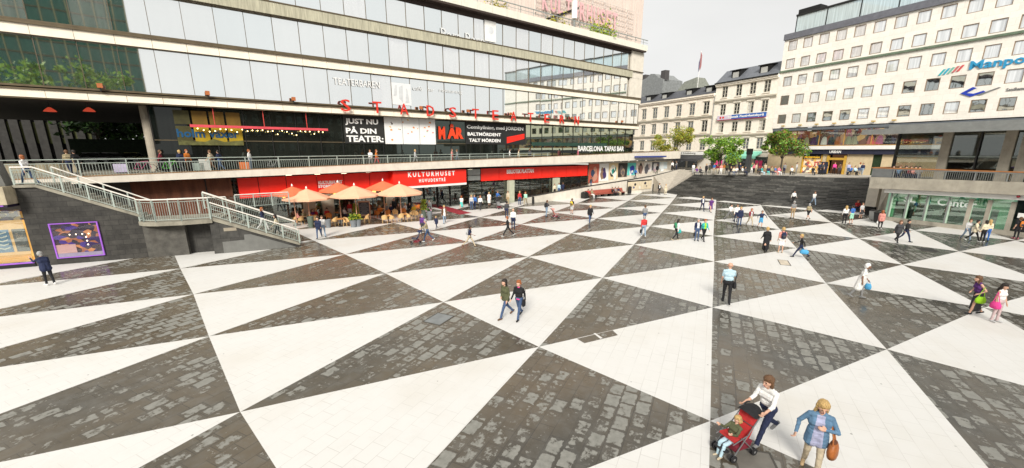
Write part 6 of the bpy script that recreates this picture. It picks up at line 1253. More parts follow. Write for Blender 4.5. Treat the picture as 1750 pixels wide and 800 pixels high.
        hm.materials.append(hair_m(hair) if not hat else cloth(hat)); hm.polygons.foreach_set('use_smooth', [True] * len(hm.polygons))
        ho = bpy.data.objects.new('cap' if hat else 'hair', hm); col.objects.link(ho); ho.parent = o
    PEOPLE.append(o); info = {'o': o, 's': s, 'dz': dz, 'T': T, 'hands': hands, 'H': H}
    return info
def w_of(o, p):                                          # local body point to world
    return Matrix.Translation(o.location) @ o.rotation_euler.to_matrix().to_4x4() @ Vector(p)
def backpack(inf, c, label, size=1.0):
    o = inf['o']; s = inf['s']; p = w_of(o, inf['T'](0, -.19, .32) * s); t = thing('backpack', label, 'backpack', W0, (0, 0, 0)); t.location = p; t.rotation_euler = o.rotation_euler
    k = size * s; part('body', MB().use(cloth(c)).lathe([(.04, -.24), (.14, -.22), (.16, -.05), (.15, .12), (.08, .21), (.02, .23)], n=10, sx=k, sy=k * .62), t, smooth=True, local=True); part('pocket', MB().use(cloth('dark grey' if c != 'dark grey' else 'black')).lathe([(.03, -.18), (.10, -.16), (.11, -.04), (.05, .02)], (0, -.075 * k, 0), 8, k, k * .5), t, smooth=True, local=True)
    st_ = MB().use(cloth('black'))
    for sx in (-1, 1): st_.tube((sx * .09, .06, .17), (sx * .11, .10, .24), .018, n=5).tube((sx * .11, .10, .24), (sx * .12, .30, .16), .016, n=5)
    part('strap', st_, t, local=True)
def handbag(inf, c, label, side=1, kind='hand', sz=1.0, drop=.0):
    o = inf['o']; s = inf['s']; hw, d, _ = inf['hands'][0 if side < 0 else 1]
    if kind == 'hand': p = w_of(o, (hw + d * .1) * s); top = V3(0, 0, 0)
    else: p = w_of(o, inf['T'](side * .24, .02, .12 - drop) * s)
    t = thing('bag', label, 'bag', W0, (0, 0, 0)); t.location = p; t.rotation_euler = (0, 0, o.rotation_euler[2] + (R(90) if kind != 'hand' else R(80))); k = sz
    part('body', MB().use(cloth(c)).lathe([(.10, -.40), (.165, -.36), (.17, -.22), (.12, -.12), (.10, -.10)], n=12, sx=k, sy=k * .45), t, smooth=True, local=True)
    hd = MB().use(cloth(c))
    if kind == 'hand': ps = [(.09 * k * math.cos(a), 0, -.11 + .12 * math.sin(a)) for a in np.linspace(0, math.pi, 9)]; hd.path(ps, .008, 5)
    else: hd.path([(-.09 * k, 0, -.12), (-.05, -.02 * side, .12), (0, -.06 * side, .34), (.05, -.02 * side, .12), (.09 * k, 0, -.12)], .014, 5)
    part('handle' if kind == 'hand' else 'strap', hd, t, local=True)
def stroller(x, y, az, seatc, label, hoodc='black', sc_=1.0):
    t = thing('stroller', label, 'stroller', W0, (0, 0, 0)); t.location = (x, y, 0); t.rotation_euler = (0, 0, -R(az)); t.scale = (sc_,) * 3
    fm = mat('stroller_frame', (.25, .25, .26), .35, .7); blk_ = mat('stroller_black', (.02, .02, .022), .7)
    for sx in (-1, 1):
        for yy, nm in ((.33, 'f'), (-.30, 'r')):
            wl = MB().use(blk_)
            for dx in (-.03, .03): wl.tube((sx * .24 + dx - .012, yy, .085), (sx * .24 + dx + .012, yy, .085), .085, n=14)
            w_ = part('wheel', wl, t, local=True); part('hub', MB().use(mat('hub_grey', (.35, .35, .36), .4, .5)).tube((sx * .24 - .046, yy, .085), (sx * .24 + .046, yy, .085), .03, n=8), w_, local=True)
    f = MB().use(fm)
    for sx in (-1, 1): f.tube((sx * .24, .33, .1), (sx * .22, -.42, .98), .014, n=6); f.tube((sx * .24, -.30, .1), (sx * .22, .12, .52), .013, n=6); f.tube((sx * .22, .36, .42), (sx * .22, -.1, .55), .012, n=6)
    f.tube((-.24, .30, .14), (.24, .30, .14), .012, n=6); f.tube((-.22, -.2, .72), (.22, -.2, .72), .01, n=6); part('frame', f, t, local=True)
    for sx in (-1, 1): part('handle', MB().use(blk_).path([(sx * .22, -.42, .98), (sx * .2, -.5, 1.03), (sx * .17, -.54, 1.03)], .019, 7), t, local=True)
    part('seat', MB().use(cloth(seatc)).hexa([(-.19, -.12, .40), (.19, -.12, .40), (.19, .30, .44), (-.19, .30, .44)], [(-.19, -.12, .46), (.19, -.12, .46), (.19, .30, .49), (-.19, .30, .49)]), t, local=True); part('backrest', MB().use(cloth(seatc)).hexa([(-.2, -.10, .44), (.2, -.10, .44), (.2, -.16, .44), (-.2, -.16, .44)], [(-.2, -.34, .98), (.2, -.34, .98), (.2, -.38, .96), (-.2, -.38, .96)]), t, local=True)
    hd = MB().use(cloth(hoodc)); n = 6; ring = []
    for j in range(4):
        a = R(-25 + j * 22); ring.append([(.23 * math.cos(b), -.34 + (.36 * math.sin(a)) * 1.0 * (.25 + .75 * math.sin(b)) if 0 else -.36 + .40 * math.sin(a) * (.35 + .65 * math.sin(b)), .86 + .20 * math.cos(a) * math.sin(b) * 1.0 + .02) for b in np.linspace(.15, math.pi - .15, 9)])
    for r0, r1 in zip(ring, ring[1:]):
        for a_, b_, c_, d_ in zip(r0, r0[1:], r1[1:], r1): hd.quad(a_, b_, c_, d_)
    part('canopy', hd, t, smooth=True, local=True); part('basket', MB().use(cloth('maroon')).hexa([(-.18, -.24, .16), (.18, -.24, .16), (.18, .2, .16), (-.18, .2, .16)], [(-.2, -.28, .33), (.2, -.28, .33), (.2, .22, .30), (-.2, .22, .30)]), t, local=True); part('footrest', MB().use(blk_).box(-.16, .16, .36, .48, .2, .23), t, local=True)
    return t
# ---- near figures
x, y = G(1304, 752)
PUSH = ((30, -26), (10, 30), (38, 34), (44, 48), (8, 10), 12)
dad = person('man with shoulder length brown hair in a white top pushing a red stroller', x, y, 0, -112, 'p', 1.80, 'white', 'navy', 'brown hair', 'bob', 2, 't', 'grey', detail=2, head=(-6, -8), custom=PUSH, wide=1.0)
sx_, sy_ = x + 1.0 * math.sin(R(-112)), y + 1.0 * math.cos(R(-112))
stroller(sx_, sy_, -112, 'red', 'black and red stroller with a blond child, pushed by the man in white', 'black', 1.05)
cx_, cy_ = sx_ + .14 * math.sin(R(-112)), sy_ + .14 * math.cos(R(-112))
person('small blond child in an olive jacket and light blue trousers sitting in the red stroller', cx_, cy_, .07, -112, 'x', 1.16, 'olive', 'light blue', 'blond', 'bob', 1, 't', 'beige', detail=2, head=(-20, -20), custom=((80, 74), (62, 70), (40, 46), (60, 66), (10, 10), -14))
HB = 1.76; lo, hi = 8.0, 14.0
def head_y(yy): # place the woman so that her head top meets the photo
    X_, Y_ = G(1388, yy); p = np.array([X_, Y_, HB - CAM_H]); c, s = math.cos(PITCH), math.sin(PITCH); zc = p[1] * c - p[2] * s; v_ = -(p[1] * s + p[2] * c); return CY + F_PX * v_ / zc
a_, b_ = 760.0, 1000.0
for _ in range(40):
    m_ = (a_ + b_) / 2
    if head_y(m_) < 690: a_ = m_
    else: b_ = m_
x, y = G(1383, a_)
mum = person('blond woman in a denim jacket, lavender top and beige trousers with a brown shoulder bag', x, y, 0, 214, 'v', HB, 'denim', 'beige', 'blond', 'long', 1, 't', 'tan', detail=2, inner='lavender', wide=1.06, head=(12, -22), jhem=.11, custom=((10, -12), (8, 16), (12, -6), (98, 26), (26, 30), 4, (62, 0)))
def big_bag(inf, side):
    o = inf['o']; p = w_of(o, inf['T'](side * .30, .06, -.10)); t = thing('bag', 'brown leather shoulder bag hanging at the side of the woman in denim', 'bag', W0, (0, 0, 0)); t.location = p; t.rotation_euler = (0, 0, o.rotation_euler[2] + R(75)); le = mat('brown_leather', (.36, .115, .03), .45, var=.3, scale=8, bump=.4, bscale=18)
    part('body', MB().use(le).lathe([(.08, -.21), (.17, -.2), (.20, -.10), (.185, .03), (.14, .12), (.10, .15)], n=16, sy=.5), t, smooth=True, local=True); part('flap', MB().use(mat('dark_leather', (.14, .045, .015), .5, var=.2)).lathe([(.105, .148), (.11, .16), (.09, .17)], n=12, sy=.5), t, local=True)
    st_ = MB().use(le); st_.path([(-.12, 0, .12), (-.08, .05 * side, .34), (-.02, .10 * side, .58), (.05, .08 * side, .50), (.10, .02 * side, .3), (.13, 0, .12)], .016, 6); part('strap', st_, t, local=True)
big_bag(mum, -1)
# ---- middle distance figures: photo point of the feet, heading, pose ...
def at(px, py, z=None):
    if z is None: X_, Y_ = G(px, py); return X_, Y_, 0.0
    X_, Y_ = G(px, py, z); return X_, Y_, z
c1 = person('dark haired woman in a green jacket, jeans and brown boots beside a redhead', *at(864, 542), -128, 'W', 1.70, 'olive', 'jeans', 'dark hair', 'long', 1, 't', 'brown', detail=1, jhem=.02, custom=((26, -24), (6, 20), (-6, 6), (30, 62), (8, 8), 4, (20, 50)))
c2 = person('red haired woman in a black top with a pink hem, jeans and black boots', *at(887, 544), -150, 'w', 1.68, 'black', 'jeans', 'red hair', 'short', 1, 't', 'black', detail=1, inner=None); handbag(c2, 'black', 'small black bag on the hip of the red haired woman', -1, 'sh', .8)
o = c2['o']; hm_ = MB().use(cloth('bright pink')).lathe([(.135, .88), (.14, .90), (.14, .925), (.13, .93)], n=14, sx=1.25, sy=.9); part('pink_hem', hm_, o, smooth=True, local=True); part('collar', MB().use(cloth('bright pink')).lathe([(.085, 1.405), (.075, 1.44), (.06, 1.455)], n=12, sx=1.1), o, smooth=True, local=True)
lb_m = person('bald man in a pale blue shirt and black trousers walking away with a dark bag', *at(1240, 518), 25, 'w', 1.88, 'light blue', 'black', 'grey hair', 'bald', 0, 't', 'black', detail=1, wide=1.12, custom=((16, -12), (6, 20), (10, 30), (20, 80), (8, 10), 2)); handbag(lb_m, 'black', 'dark briefcase bag under the arm of the man in pale blue', 1, 'sh', 1.1)
wt_ = person('person in a long white tunic, white cap and grey trousers crossing the black triangle', *at(1466, 509), 130, 'v', 1.68, 'white', 'grey', 'white' if 0 else 'grey hair', 'short', 0, 't', 'grey', skin='dark skin', detail=1, hat='white', jhem=.40, wide=1.2, custom=((12, -14), (8, 18), (12, -4), (34, 24), (8, 10), 10)); handbag(wt_, 'sky blue', 'thin sky blue plastic bag carried by the person in white', -1, 'hand', .8)
tk = person('woman in a dark tank top and dark wrap skirt adjusting a bag at her hip', *at(1663, 537), -70, 'w', 1.68, 'purple', 'dark grey', 'brown hair', 'long', -1, 'k', 'black', detail=1, hem=.30, custom=((16, -14), (6, 14), (-14, 0), (74, 78), (30, 16), 12, (45, 45))); handbag(tk, 'lime', 'bright lime and purple bag at the hip of the woman in a tank top', -1, 'sh', 1.1, .05)
gp = person('girl with long dark hair in a white top and pale floral trousers', *at(1699, 550), 170, 's', 1.60, 'white', 'floral', 'dark hair', 'long', -1, 't', 'pale grey', detail=1, head=(0, -15)); handbag(gp, 'bright pink', 'bright pink shoulder bag of the girl in the white top', 1, 'sh', 1.1)
mw = person('man in dark navy clothes leaning towards the lit shop window', *at(86, 487), -70, 'l', 1.74, 'navy', 'black', 'grey hair', 'short', 1, 't', 'white', detail=1, jhem=.05, wide=1.15); handbag(mw, 'navy', 'dark navy bag hanging from the man at the lit window', 1, 'hand', 1.0)
rt = person('person in a red top and jeans walking away with a dark bag', *at(1099, 405), 10, 'w', 1.72, 'red', 'light jeans', 'grey hair', 'short', 1, 't', 'white', wide=1.1); handbag(rt, 'black', 'dark bag held by the person in the red top', -1, 'hand', 1.1)
person('person in pale grey walking just ahead of the one in the red top', *at(1101, 381), 0, 'v', 1.72, 'grey', 'jeans', 'brown hair')
gb_ = person('dark haired person in white and black with a green backpack', *at(1155, 411), 78, 'w', 1.68, 'white', 'black', 'dark hair', 'bob', 1, 't', 'beige', custom=((20, -18), (6, 22), (10, -10), (60, 20), (6, 6), 6)); backpack(gb_, 'green', 'green backpack worn by the dark haired person in white'); handbag(gb_, 'teal', 'dark teal bag held by the person with the green backpack', -1, 'hand', 1.1)
n1_ = person('man in a navy jacket over a white shirt and jeans, left of the bright vest', *at(1190, 412), 185, 's', 1.72, 'navy', 'jeans', 'grey hair', 'short', inner='white'); handbag(n1_, 'black', 'black bag held by the man in the navy jacket over white', 1, 'hand', .8)
person('person in a teal and lime vest and black trousers', *at(1201.5, 412), 175, 'v', 1.72, 'teal', 'black', 'red hair', 'short', inner='lime')
person('man in an open navy waistcoat over white walking near the steps', *at(1199.5, 361), 185, 'w', 1.72, 'navy', 'navy', 'blond', 'short', inner='white')
person('woman in a plum purple outfit with her hand raised, near the steps', *at(1214, 363), 175, 'v', 1.66, 'purple', 'purple', 'brown hair', 'bob', 0, 'k')
person('man in a white shirt and grey trousers striding left of a small group', *at(1246, 377), 160, 'W', 1.74, 'white', 'grey', 'dark hair')
person('person in white half hidden behind the man in a navy jacket', *at(1257, 380), 180, 's', 1.7, 'white', 'navy', 'brown hair')
person('man in a navy jacket and jeans in the middle of the small group', *at(1263, 386), 185, 's', 1.72, 'navy', 'jeans', 'blond', jhem=.06)
person('person in a maroon jacket over a pale top and beige trousers', *at(1281, 386), 180, 'w', 1.64, 'maroon', 'beige', 'red hair', 'bob', inner='pale grey')
person('boy in a navy top and bright blue shorts with arms held out', *at(1299, 389), 180, 'a', 1.52, 'navy', 'sky blue', 'brown hair', leg='s')
person('woman in a long black coat walking away', *at(1307, 430), 8, 'v', 1.72, 'black', 'black', 'blond', 'short', leg='c', hem=.25, jhem=.3)
pk_ = person('man in a salmon pink shirt and white shorts', *at(1333, 432), 10, 's', 1.72, 'salmon', 'white', 'blond', 'short', 0, 's', 'beige', wide=1.15); backpack(pk_, 'navy', 'navy backpack on the man in the salmon shirt')
wb_ = person('boy in a white top and black cardigan carrying a blue bag', *at(1366, 440), -60, 'W', 1.60, 'black', 'navy', 'blond', 'short', inner='white'); handbag(wb_, 'sky blue', 'bright blue bag carried by the boy in the black cardigan', -1, 'hand', 1.5)
person('man in a grey shirt and tan trousers walking towards the steps', *at(1353.5, 373), 5, 's', 1.74, 'grey', 'tan', 'grey hair', 'short', 0)
person('woman in a khaki top and short black trousers walking towards the steps', *at(1380, 375), 0, 'v', 1.62, 'khaki', 'black', 'grey hair', 'bob', 0, 's', wide=1.2)
def on_steps(px, py):
    best = None
    for k in range(NS):
        for c in range(13):
            (a, za), (b, zb) = sp(k, c), sp(k, c + 1); (a2, _), _q = sp(k + 1, c), 0; q = (a + b + a2 + sp(k + 1, c + 1)[0]) / 4; z = (sp(k + 1, c)[1] + sp(k + 1, c + 1)[1]) / 2
            d = np.array([q[0], q[1], z - CAM_H]); cs, sn = math.cos(PITCH), math.sin(PITCH); zc = d[1] * cs - d[2] * sn; X_ = 875 + F_PX * d[0] / zc; Y_ = CY - F_PX * (d[1] * sn + d[2] * cs) / zc
            e = (X_ - px) ** 2 + 6 * (Y_ - py) ** 2
            if best is None or e < best[0]: best = (e, q, sp(k, c)[1] if k else 0.0, k, c)
    _, q, z, k, c = best; X_, Y_ = q; zt_ = (sp(k, c)[1] + sp(k, c + 1)[1]) / 2
    za = (sp(k + 1, c)[1] + sp(k + 1, c + 1)[1]) / 2
    return X_, Y_, za - .0 if k < NS - 1 else za
def step_z(px, py):
    X_, Y_, z = on_steps(px, py); return X_, Y_, z
person('person in a white shirt and black trousers standing low on the black steps', *step_z(1363, 349), 185, 'v', 1.66, 'white', 'black', 'dark hair')
person('person in a white top and pale jeans standing low on the black steps', *step_z(1373, 349), 180, 'w', 1.70, 'white', 'light jeans', 'brown hair', 'long')
person('blond woman in white and black in a trio by the black steps', *at(1442, 382), 20, 's', 1.66, 'white', 'black', 'blond', 'long')
person('man in a blue shirt and mint shorts in a trio by the steps', *at(1453, 383), -10, 's', 1.74, 'blue', 'mint', 'dark hair', 'short', 0, 's')
person('person in a pale printed top and dark shorts beside the metal bin', *at(1470, 374), 170, 's', 1.6, 'pale grey', 'dark grey', 'brown hair', 'bob', 0, 's')
X_, Y_, Z_ = step_z(1477, 357); person('person in a red top sitting on the lowest steps', X_, Y_, Z_ - .30, 200, 'X', 1.7, 'red', 'navy', 'red hair', 'bob')
pb_ = person('woman in a coral red jacket and black trousers by the pavilion corner', *at(1503, 391), 40, 's', 1.62, 'salmon', 'black', 'red hair', 'bob', 1, 't', 'white', jhem=.1); handbag(pb_, 'white', 'white bag beside the woman in coral red', -1, 'hand', 1.0)
person('woman with long brown hair in dark clothes, left one of a dark pair', *at(1532, 414), 195, 'v', 1.70, 'dark grey', 'black', 'brown hair', 'long', jhem=.1)
bd = person('woman in a black dress and jacket, right one of a dark pair', *at(1545, 413), 160, 'w', 1.72, 'black', 'navy', 'dark hair', 'short', inner=None)
person('girl in a cream jacket and black trousers with head turned, left in a group', *at(1662, 412), 150, 'w', 1.66, 'cream', 'black', 'dark hair', 'short', 1, 't', 'white', jhem=.06)
person('girl in a cream jumper and black trousers seen from behind, right in a group', *at(1677, 414), 0, 's', 1.64, 'cream', 'black', 'dark hair', 'bob', 1, 't', 'white')
person('person in pale jeans half hidden at the left of the cream jackets', *at(1650, 410), 200, 'w', 1.66, 'pale grey', 'light jeans', 'brown hair')
person('person in blue jeans half hidden at the right of the cream jumper', *at(1684, 412), 20, 's', 1.62, 'cream', 'blue', 'blond', 'long')
bl_ = person('person in a black top and black trousers with something orange on the shoulder', *at(1735, 408), 10, 's', 1.68, 'black', 'black', 'brown hair', 'short', 0, 't', 'pink'); backpack(bl_, 'orange', 'small orange bag on the shoulder of the person in black', .7)
person('blond person in a black jacket and jeans walking across the white triangle', *at(1008, 381), 175, 'v', 1.74, 'black', 'jeans', 'blond', 'short', jhem=.08)
dj = person('person with a black backpack and light jeans pushing a pink stroller', *at(934, 371), 65, 'P', 1.72, 'dark grey', 'light jeans', 'brown hair', 'short'); backpack(dj, 'black', 'black backpack of the person pushing the pink stroller')
x, y = G(949, 373); stroller(x, y, 75, 'salmon', 'pink and dark stroller near the foot of the ramp', 'salmon')
yb_ = person('person in black with light shorts beside the ramp wall', *at(977, 366), 30, 's', 1.68, 'black', 'pale grey', 'brown hair', 'short', 0, 's'); backpack(yb_, 'yellow', 'bright yellow backpack near the ramp wall')
person('man in a black suit over white standing at the far ramp wall', *at(1126, 333), 170, 's', 1.78, 'black', 'black', 'brown hair', inner='white', wide=1.1); person('person in beige standing against the far ramp wall beside the black suit', *at(1137, 333), 175, 's', 1.65, 'beige', 'cream', 'blond', 'short')
person('person in black trousers striding across the wet triangle with pale shoes', *at(868, 404), -95, 'W', 1.70, 'black', 'black', 'red hair', 'short', 0, 't', 'white')
person('man in a white shirt and dark jeans seen from behind', *at(877, 392), 5, 's', 1.80, 'white', 'navy', 'grey hair', 'bald', 1, wide=1.15)
person('person in dark clothes walking in front of the shop windows', *at(866, 373), 0, 'w', 1.78, 'dark grey', 'navy', 'dark hair')
bo = person('boy in a navy shirt and beige trousers striding with a pale backpack', *at(803, 422), 100, 'W', 1.62, 'navy', 'beige', 'dark hair', 'short', 0, 't', 'brown', skin='dark skin'); backpack(bo, 'pale grey', 'pale green grey backpack of the striding boy in navy', .9)
om = person('man in an olive jacket and jeans pushing a blue stroller', *at(731, 413), -105, 'p', 1.76, 'khaki', 'jeans', 'grey hair', 'short', 1, 't', 'white')
x, y = G(711, 417); stroller(x, y, -105, 'navy', 'dark blue stroller pushed by the man in an olive jacket', 'navy')
person('woman with lilac scarf walking behind the blue stroller', *at(723, 400), 180, 's', 1.62, 'purple', 'dark grey', 'pink' if 0 else 'grey hair', 'bob')
person('small child in a navy coat', *at(746, 391), 200, 'w', 1.15, 'navy', 'navy', 'blond', 'short', jhem=.12)
person('man in a dark brown jacket over white and light jeans', *at(760, 382), 165, 'v', 1.76, 'brown', 'light jeans', 'blond', 'short', inner='white', jhem=.08)
for px, py, az, ps, h, tp_, bt, hr_, hs, lg, lab in [(789, 359, 10, 'v', 1.68, 'white', 'turquoise', 'red hair', 'bob', 'k', 'woman in a white top and a turquoise skirt near the entrance'), (806, 359, 170, 's', 1.72, 'pale grey', 'jeans', 'blond', 'short', 't', 'person in pale grey and blue jeans by the glass doors'), (811.5, 358, 190, 'w', 1.76, 'blue', 'navy', 'brown hair', 'short', 't', 'person in a blue shirt and navy trousers by the glass doors'), (821, 359, 160, 'v', 1.70, 'white', 'dark grey', 'red hair', 'long', 't', 'woman in white with a dark long cardigan, near the doors'), (836, 352, 185, 's', 1.68, 'white', 'white', 'blond', 'short', 'k', 'woman in a white dress in front of the windows'), (850, 350, 140, 'P', 1.74, 'blue', 'dark grey', 'brown hair', 'short', 't', 'man in a blue shirt with a pram by the windows'), (868, 350, 200, 's', 1.72, 'beige', 'tan', 'brown hair', 'short', 't', 'person in beige in front of the pale green column'), (888, 350, 160, 's', 1.70, 'red', 'jeans', 'blond', 'short', 't', 'woman in a red top and jeans by the ramp foot'), (898, 351, 200, 'v', 1.74, 'mint', 'khaki', 'red hair', 'long', 't', 'woman in a mint top by the ramp foot'), (806, 349, 20, 's', 1.70, 'white', 'grey', 'grey hair', 'short', 't', 'person in white standing close to the doors'), (843, 345, 180, 's', 1.7, 'olive', 'black', 'dark hair', 'short', 't', 'person in olive standing close to the windows'), (767, 352, 0, 's', 1.74, 'pale grey', 'black', 'brown hair', 'short', 't', 'person in pale grey inside the dark entrance')]:
    person(lab, *at(px, py), az, ps, h, tp_, bt, hr_, hs, 0 if lg == 'k' else 1, lg)
x, y = G(853, 357); stroller(x, y, 150, 'grey', 'grey pram in front of the shop windows', 'black')
lp_ = person('person in a black jacket beside a white one, left of a walking pair', *at(546, 407), 165, 'v', 1.74, 'navy', 'jeans', 'dark hair', 'short', 1, 't', 'black', jhem=.08); person('person in a white jacket and light jeans, right of a walking pair', *at(553, 404), 150, 'W', 1.76, 'white', 'light jeans', 'brown hair', 'short', 1, 't', 'black')
# stairs, ramp and terrace
def on_K(s, y, z): p = K.to(s, y, z); return p.x, p.y, p.z
def stair_at(s, y):
    if s > 4.2: k = int((9.3 - s) / (5.1 / 14)); z = 2.42 * (k + 1) / 14
    else: k = int((.1 - s) / (4.4 / 14)); z = 2.45 + 2.5 * (k + 1) / 14
    p = W.to(s, y, z); return p.x, p.y, p.z
person('orange haired person in a dark jacket and white trousers on the lower stair flight', *stair_at(7.0, .4), 80, 'w', 1.70, 'navy', 'white', 'red hair', 'bob'); s8 = person('dark haired person in a pale top on the lower stair flight with a black bag', *stair_at(7.9, .1), 250, 'v', 1.68, 'cream', 'black', 'dark hair', 'long'); handbag(s8, 'black', 'black bag of the dark haired person on the lower stairs', 1, 'sh', 1.0)
p = W.to(-5.0, .7, 4.96); person('man in a white shirt and jeans at the top of the stairs', p.x, p.y, 4.96, -95, 'w', 1.75, 'white', 'jeans', 'red hair', 'short', 1)
for px, yo, lab, tp_, bt, az, hr_ in [(118, -2.6, 'person in a pale green top in a standing pair at the terrace', 'khaki', 'navy', -60, 'brown hair'), (131, -2.4, 'person in black in a standing pair at the terrace', 'black', 'black', -80, 'dark hair'), (310, -2.8, 'fair haired person in dark blue on the terrace near the column', 'navy', 'dark grey', -70, 'blond'), (322, -1.5, 'person with an orange hood on the terrace near the yellow banner', 'orange', 'brown', 100, 'red hair'), (362, -2.2, 'person in beige on the terrace in front of the yellow banner', 'beige', 'brown', -90, 'brown hair'), (376, -2.2, 'person in dark blue on the terrace in front of the yellow banner', 'navy', 'jeans', -90, 'dark hair'), (428, -3.0, 'person in red and white on the terrace behind an orange crate', 'white', 'light jeans', 80, 'red hair'), (276, -1.5, 'dark figure on the terrace beside the round column', 'maroon', 'black', 60, 'brown hair'), (634, -3.2, 'person in white sitting back on the terrace rail', 'white', 'grey', 180, 'brown hair'), (644, -2.8, 'person in orange and red walking on the terrace', 'orange', 'red', 90, 'red hair'), (710, -2.0, 'person in pale grey walking on the terrace', 'pale grey', 'grey', 90, 'blond'), (773, -2.6, 'person in pink on the terrace, left in a close pair', 'salmon', 'red', 100, 'brown hair'), (782, -2.6, 'person in grey on the terrace, right in a close pair', 'grey', 'jeans', -90, 'brown hair'), (871, -2.4, 'person in black and white on the terrace above the red band', 'white', 'black', 90, 'dark hair'), (886, -2.2, 'person in cream on the terrace above the red band', 'cream', 'khaki', 90, 'brown hair'), (905, -2.2, 'person in dark clothes near the tapas bar awning', 'dark grey', 'black', 0, 'brown hair'), (987, -2.5, 'person in pink at the terrace below the tapas lettering', 'pink', 'pink', 90, 'grey hair')]:
    yo = yo * .5; s = K.px(px, 280, yo)[0]; person(lab, *on_K(s, yo, tdk(s)), az, rnd.choice('swv'), 1.72, tp_, bt, hr_)
for px, lab, tp_, bt, az, ps in [(948, 'woman in cream and black leaning on the ramp wall', 'cream', 'black', 150, 's'), (955.5, 'person in light blue on the ramp beside the one in cream', 'light blue', 'jeans', 170, 's'), (962, 'person in dark blue on the ramp', 'navy', 'navy', 30, 'w'), (1010, 'person in dark clothes on the ramp before the red poster', 'dark grey', 'jeans', 60, 'w'), (1085, 'person in bright blue on the ramp before the turquoise poster', 'blue', 'navy', 60, 'w'), (1121, 'person in dark clothes on the ramp before the last posters', 'black', 'black', 60, 'w'), (1146, 'person in white and black at the top of the ramp', 'white', 'black', 200, 's'), (1155, 'person in grey at the top of the ramp', 'grey', 'navy', 190, 'w'), (1163, 'person in black at the top of the ramp beside the one in grey', 'black', 'dark grey', 170, 's')]:
    s = K.px(px, 315, -1.6)[0]; s = min(s, 39.5); person(lab, *on_K(s, -1.6, ramp_z(s)), az, ps, 1.7, tp_, bt, 'brown hair', group='far')
for px, lab, tp_, bt in [(1012, 'person in khaki sitting at the left end of the long red bench', 'khaki', 'white'), (1006, 'person in red sitting beside the one in khaki on the bench', 'red', 'brown'), (1047, 'person in black sitting near the right end of the long bench', 'black', 'black'), (1052, 'person in grey sitting near the right end of the long bench', 'grey', 'dark grey'), (1057, 'person in navy with pale legs sitting at the right end of the bench', 'navy', 'beige')]:
    s = K.px(px, 333, -3.6)[0]; p = K.to(s, -3.55, 0); person(lab, p.x, p.y, .0, 52.4 + 90, 'x', 1.7, tp_, bt, 'brown hair')
# café guests
for px, py, lab, tp_, bt, az, ps in [(508, 380, 'guest in a salmon top sitting at the café end by the stairs', 'salmon', 'black', 60, 'x'), (538, 377, 'guest in red sitting under the first peach parasol', 'red', 'navy', 200, 'x'), (527, 374, 'guest in purple sitting behind the first parasol pole', 'purple', 'black', 100, 'x'), (601, 370, 'guest in dark red sitting behind the twin planters', 'maroon', 'jeans', 150, 'x'), (669, 369, 'guest in navy sitting behind the front chairs by the third pole', 'navy', 'black', 190, 'x'), (682, 368, 'guest in brown sitting left of the third parasol pole', 'brown', 'black', 170, 'x'), (693, 367, 'guest in black and white sitting right of the third parasol pole', 'white', 'black', 210, 'x'), (701, 366, 'guest in a black jacket sitting near the tall orange chairs', 'black', 'black', 200, 'x'), (571, 369, 'guest in grey sitting at the table by the pale pillar', 'grey', 'black', 160, 'x'), (582, 366, 'waiter in a red top and white apron standing at the café', 'red', 'white', 175, 's'), (655, 360, 'guest in dark clothes standing in the dim back row', 'black', 'black', 160, 's'), (515, 377, 'guest in khaki sitting at the table under the first parasol', 'khaki', 'black', 100, 'x'), (556, 375, 'guest in bright red sitting behind the lone grey pot', 'red', 'black', 170, 'x'), (590, 375, 'guest in white sitting left of the twin planters', 'white', 'navy', 90, 'x'), (650, 372, 'guest in orange sitting right of the menu board', 'orange', 'black', 150, 'x'), (661, 368, 'guest in grey sitting in the dim back row', 'grey', 'black', 200, 'x'), (708, 369, 'guest in yellow sitting by the tall orange chairs', 'yellow', 'jeans', 190, 'x'), (735, 369, 'person with pink hair scarf standing by the last café planter', 'grey', 'black', 190, 's')]:
    x, y = inside(*G(px, py)); person(lab, x, y, 0, az, ps, 1.7, tp_, bt, rnd.choice(['brown hair', 'blond', 'dark hair']), rnd.choice(['short', 'bob']))
# pavilion deck
for px, lab, tp_, az in [(1528, 'person in navy leaning on the deck railing, nearest the corner', 'navy', 230), (1538, 'person in grey blue bending over the deck railing', 'denim', 210), (1548, 'person in black with a pink cap at the deck railing', 'black', 200), (1556, 'person in magenta and black at the deck railing', 'maroon', 190), (1564, 'person in salmon with pale arms on the deck railing', 'salmon', 200), (1572, 'person in grey with a camera raised over the deck railing', 'grey', 220)]:
    s = Q.px(px, 290, .2)[0]; p = Q.to(s, .1, 3.76); person(lab, p.x, p.y, 3.76, az, 'b', 1.7, tp_, 'navy', rnd.choice(['brown hair', 'dark hair']))
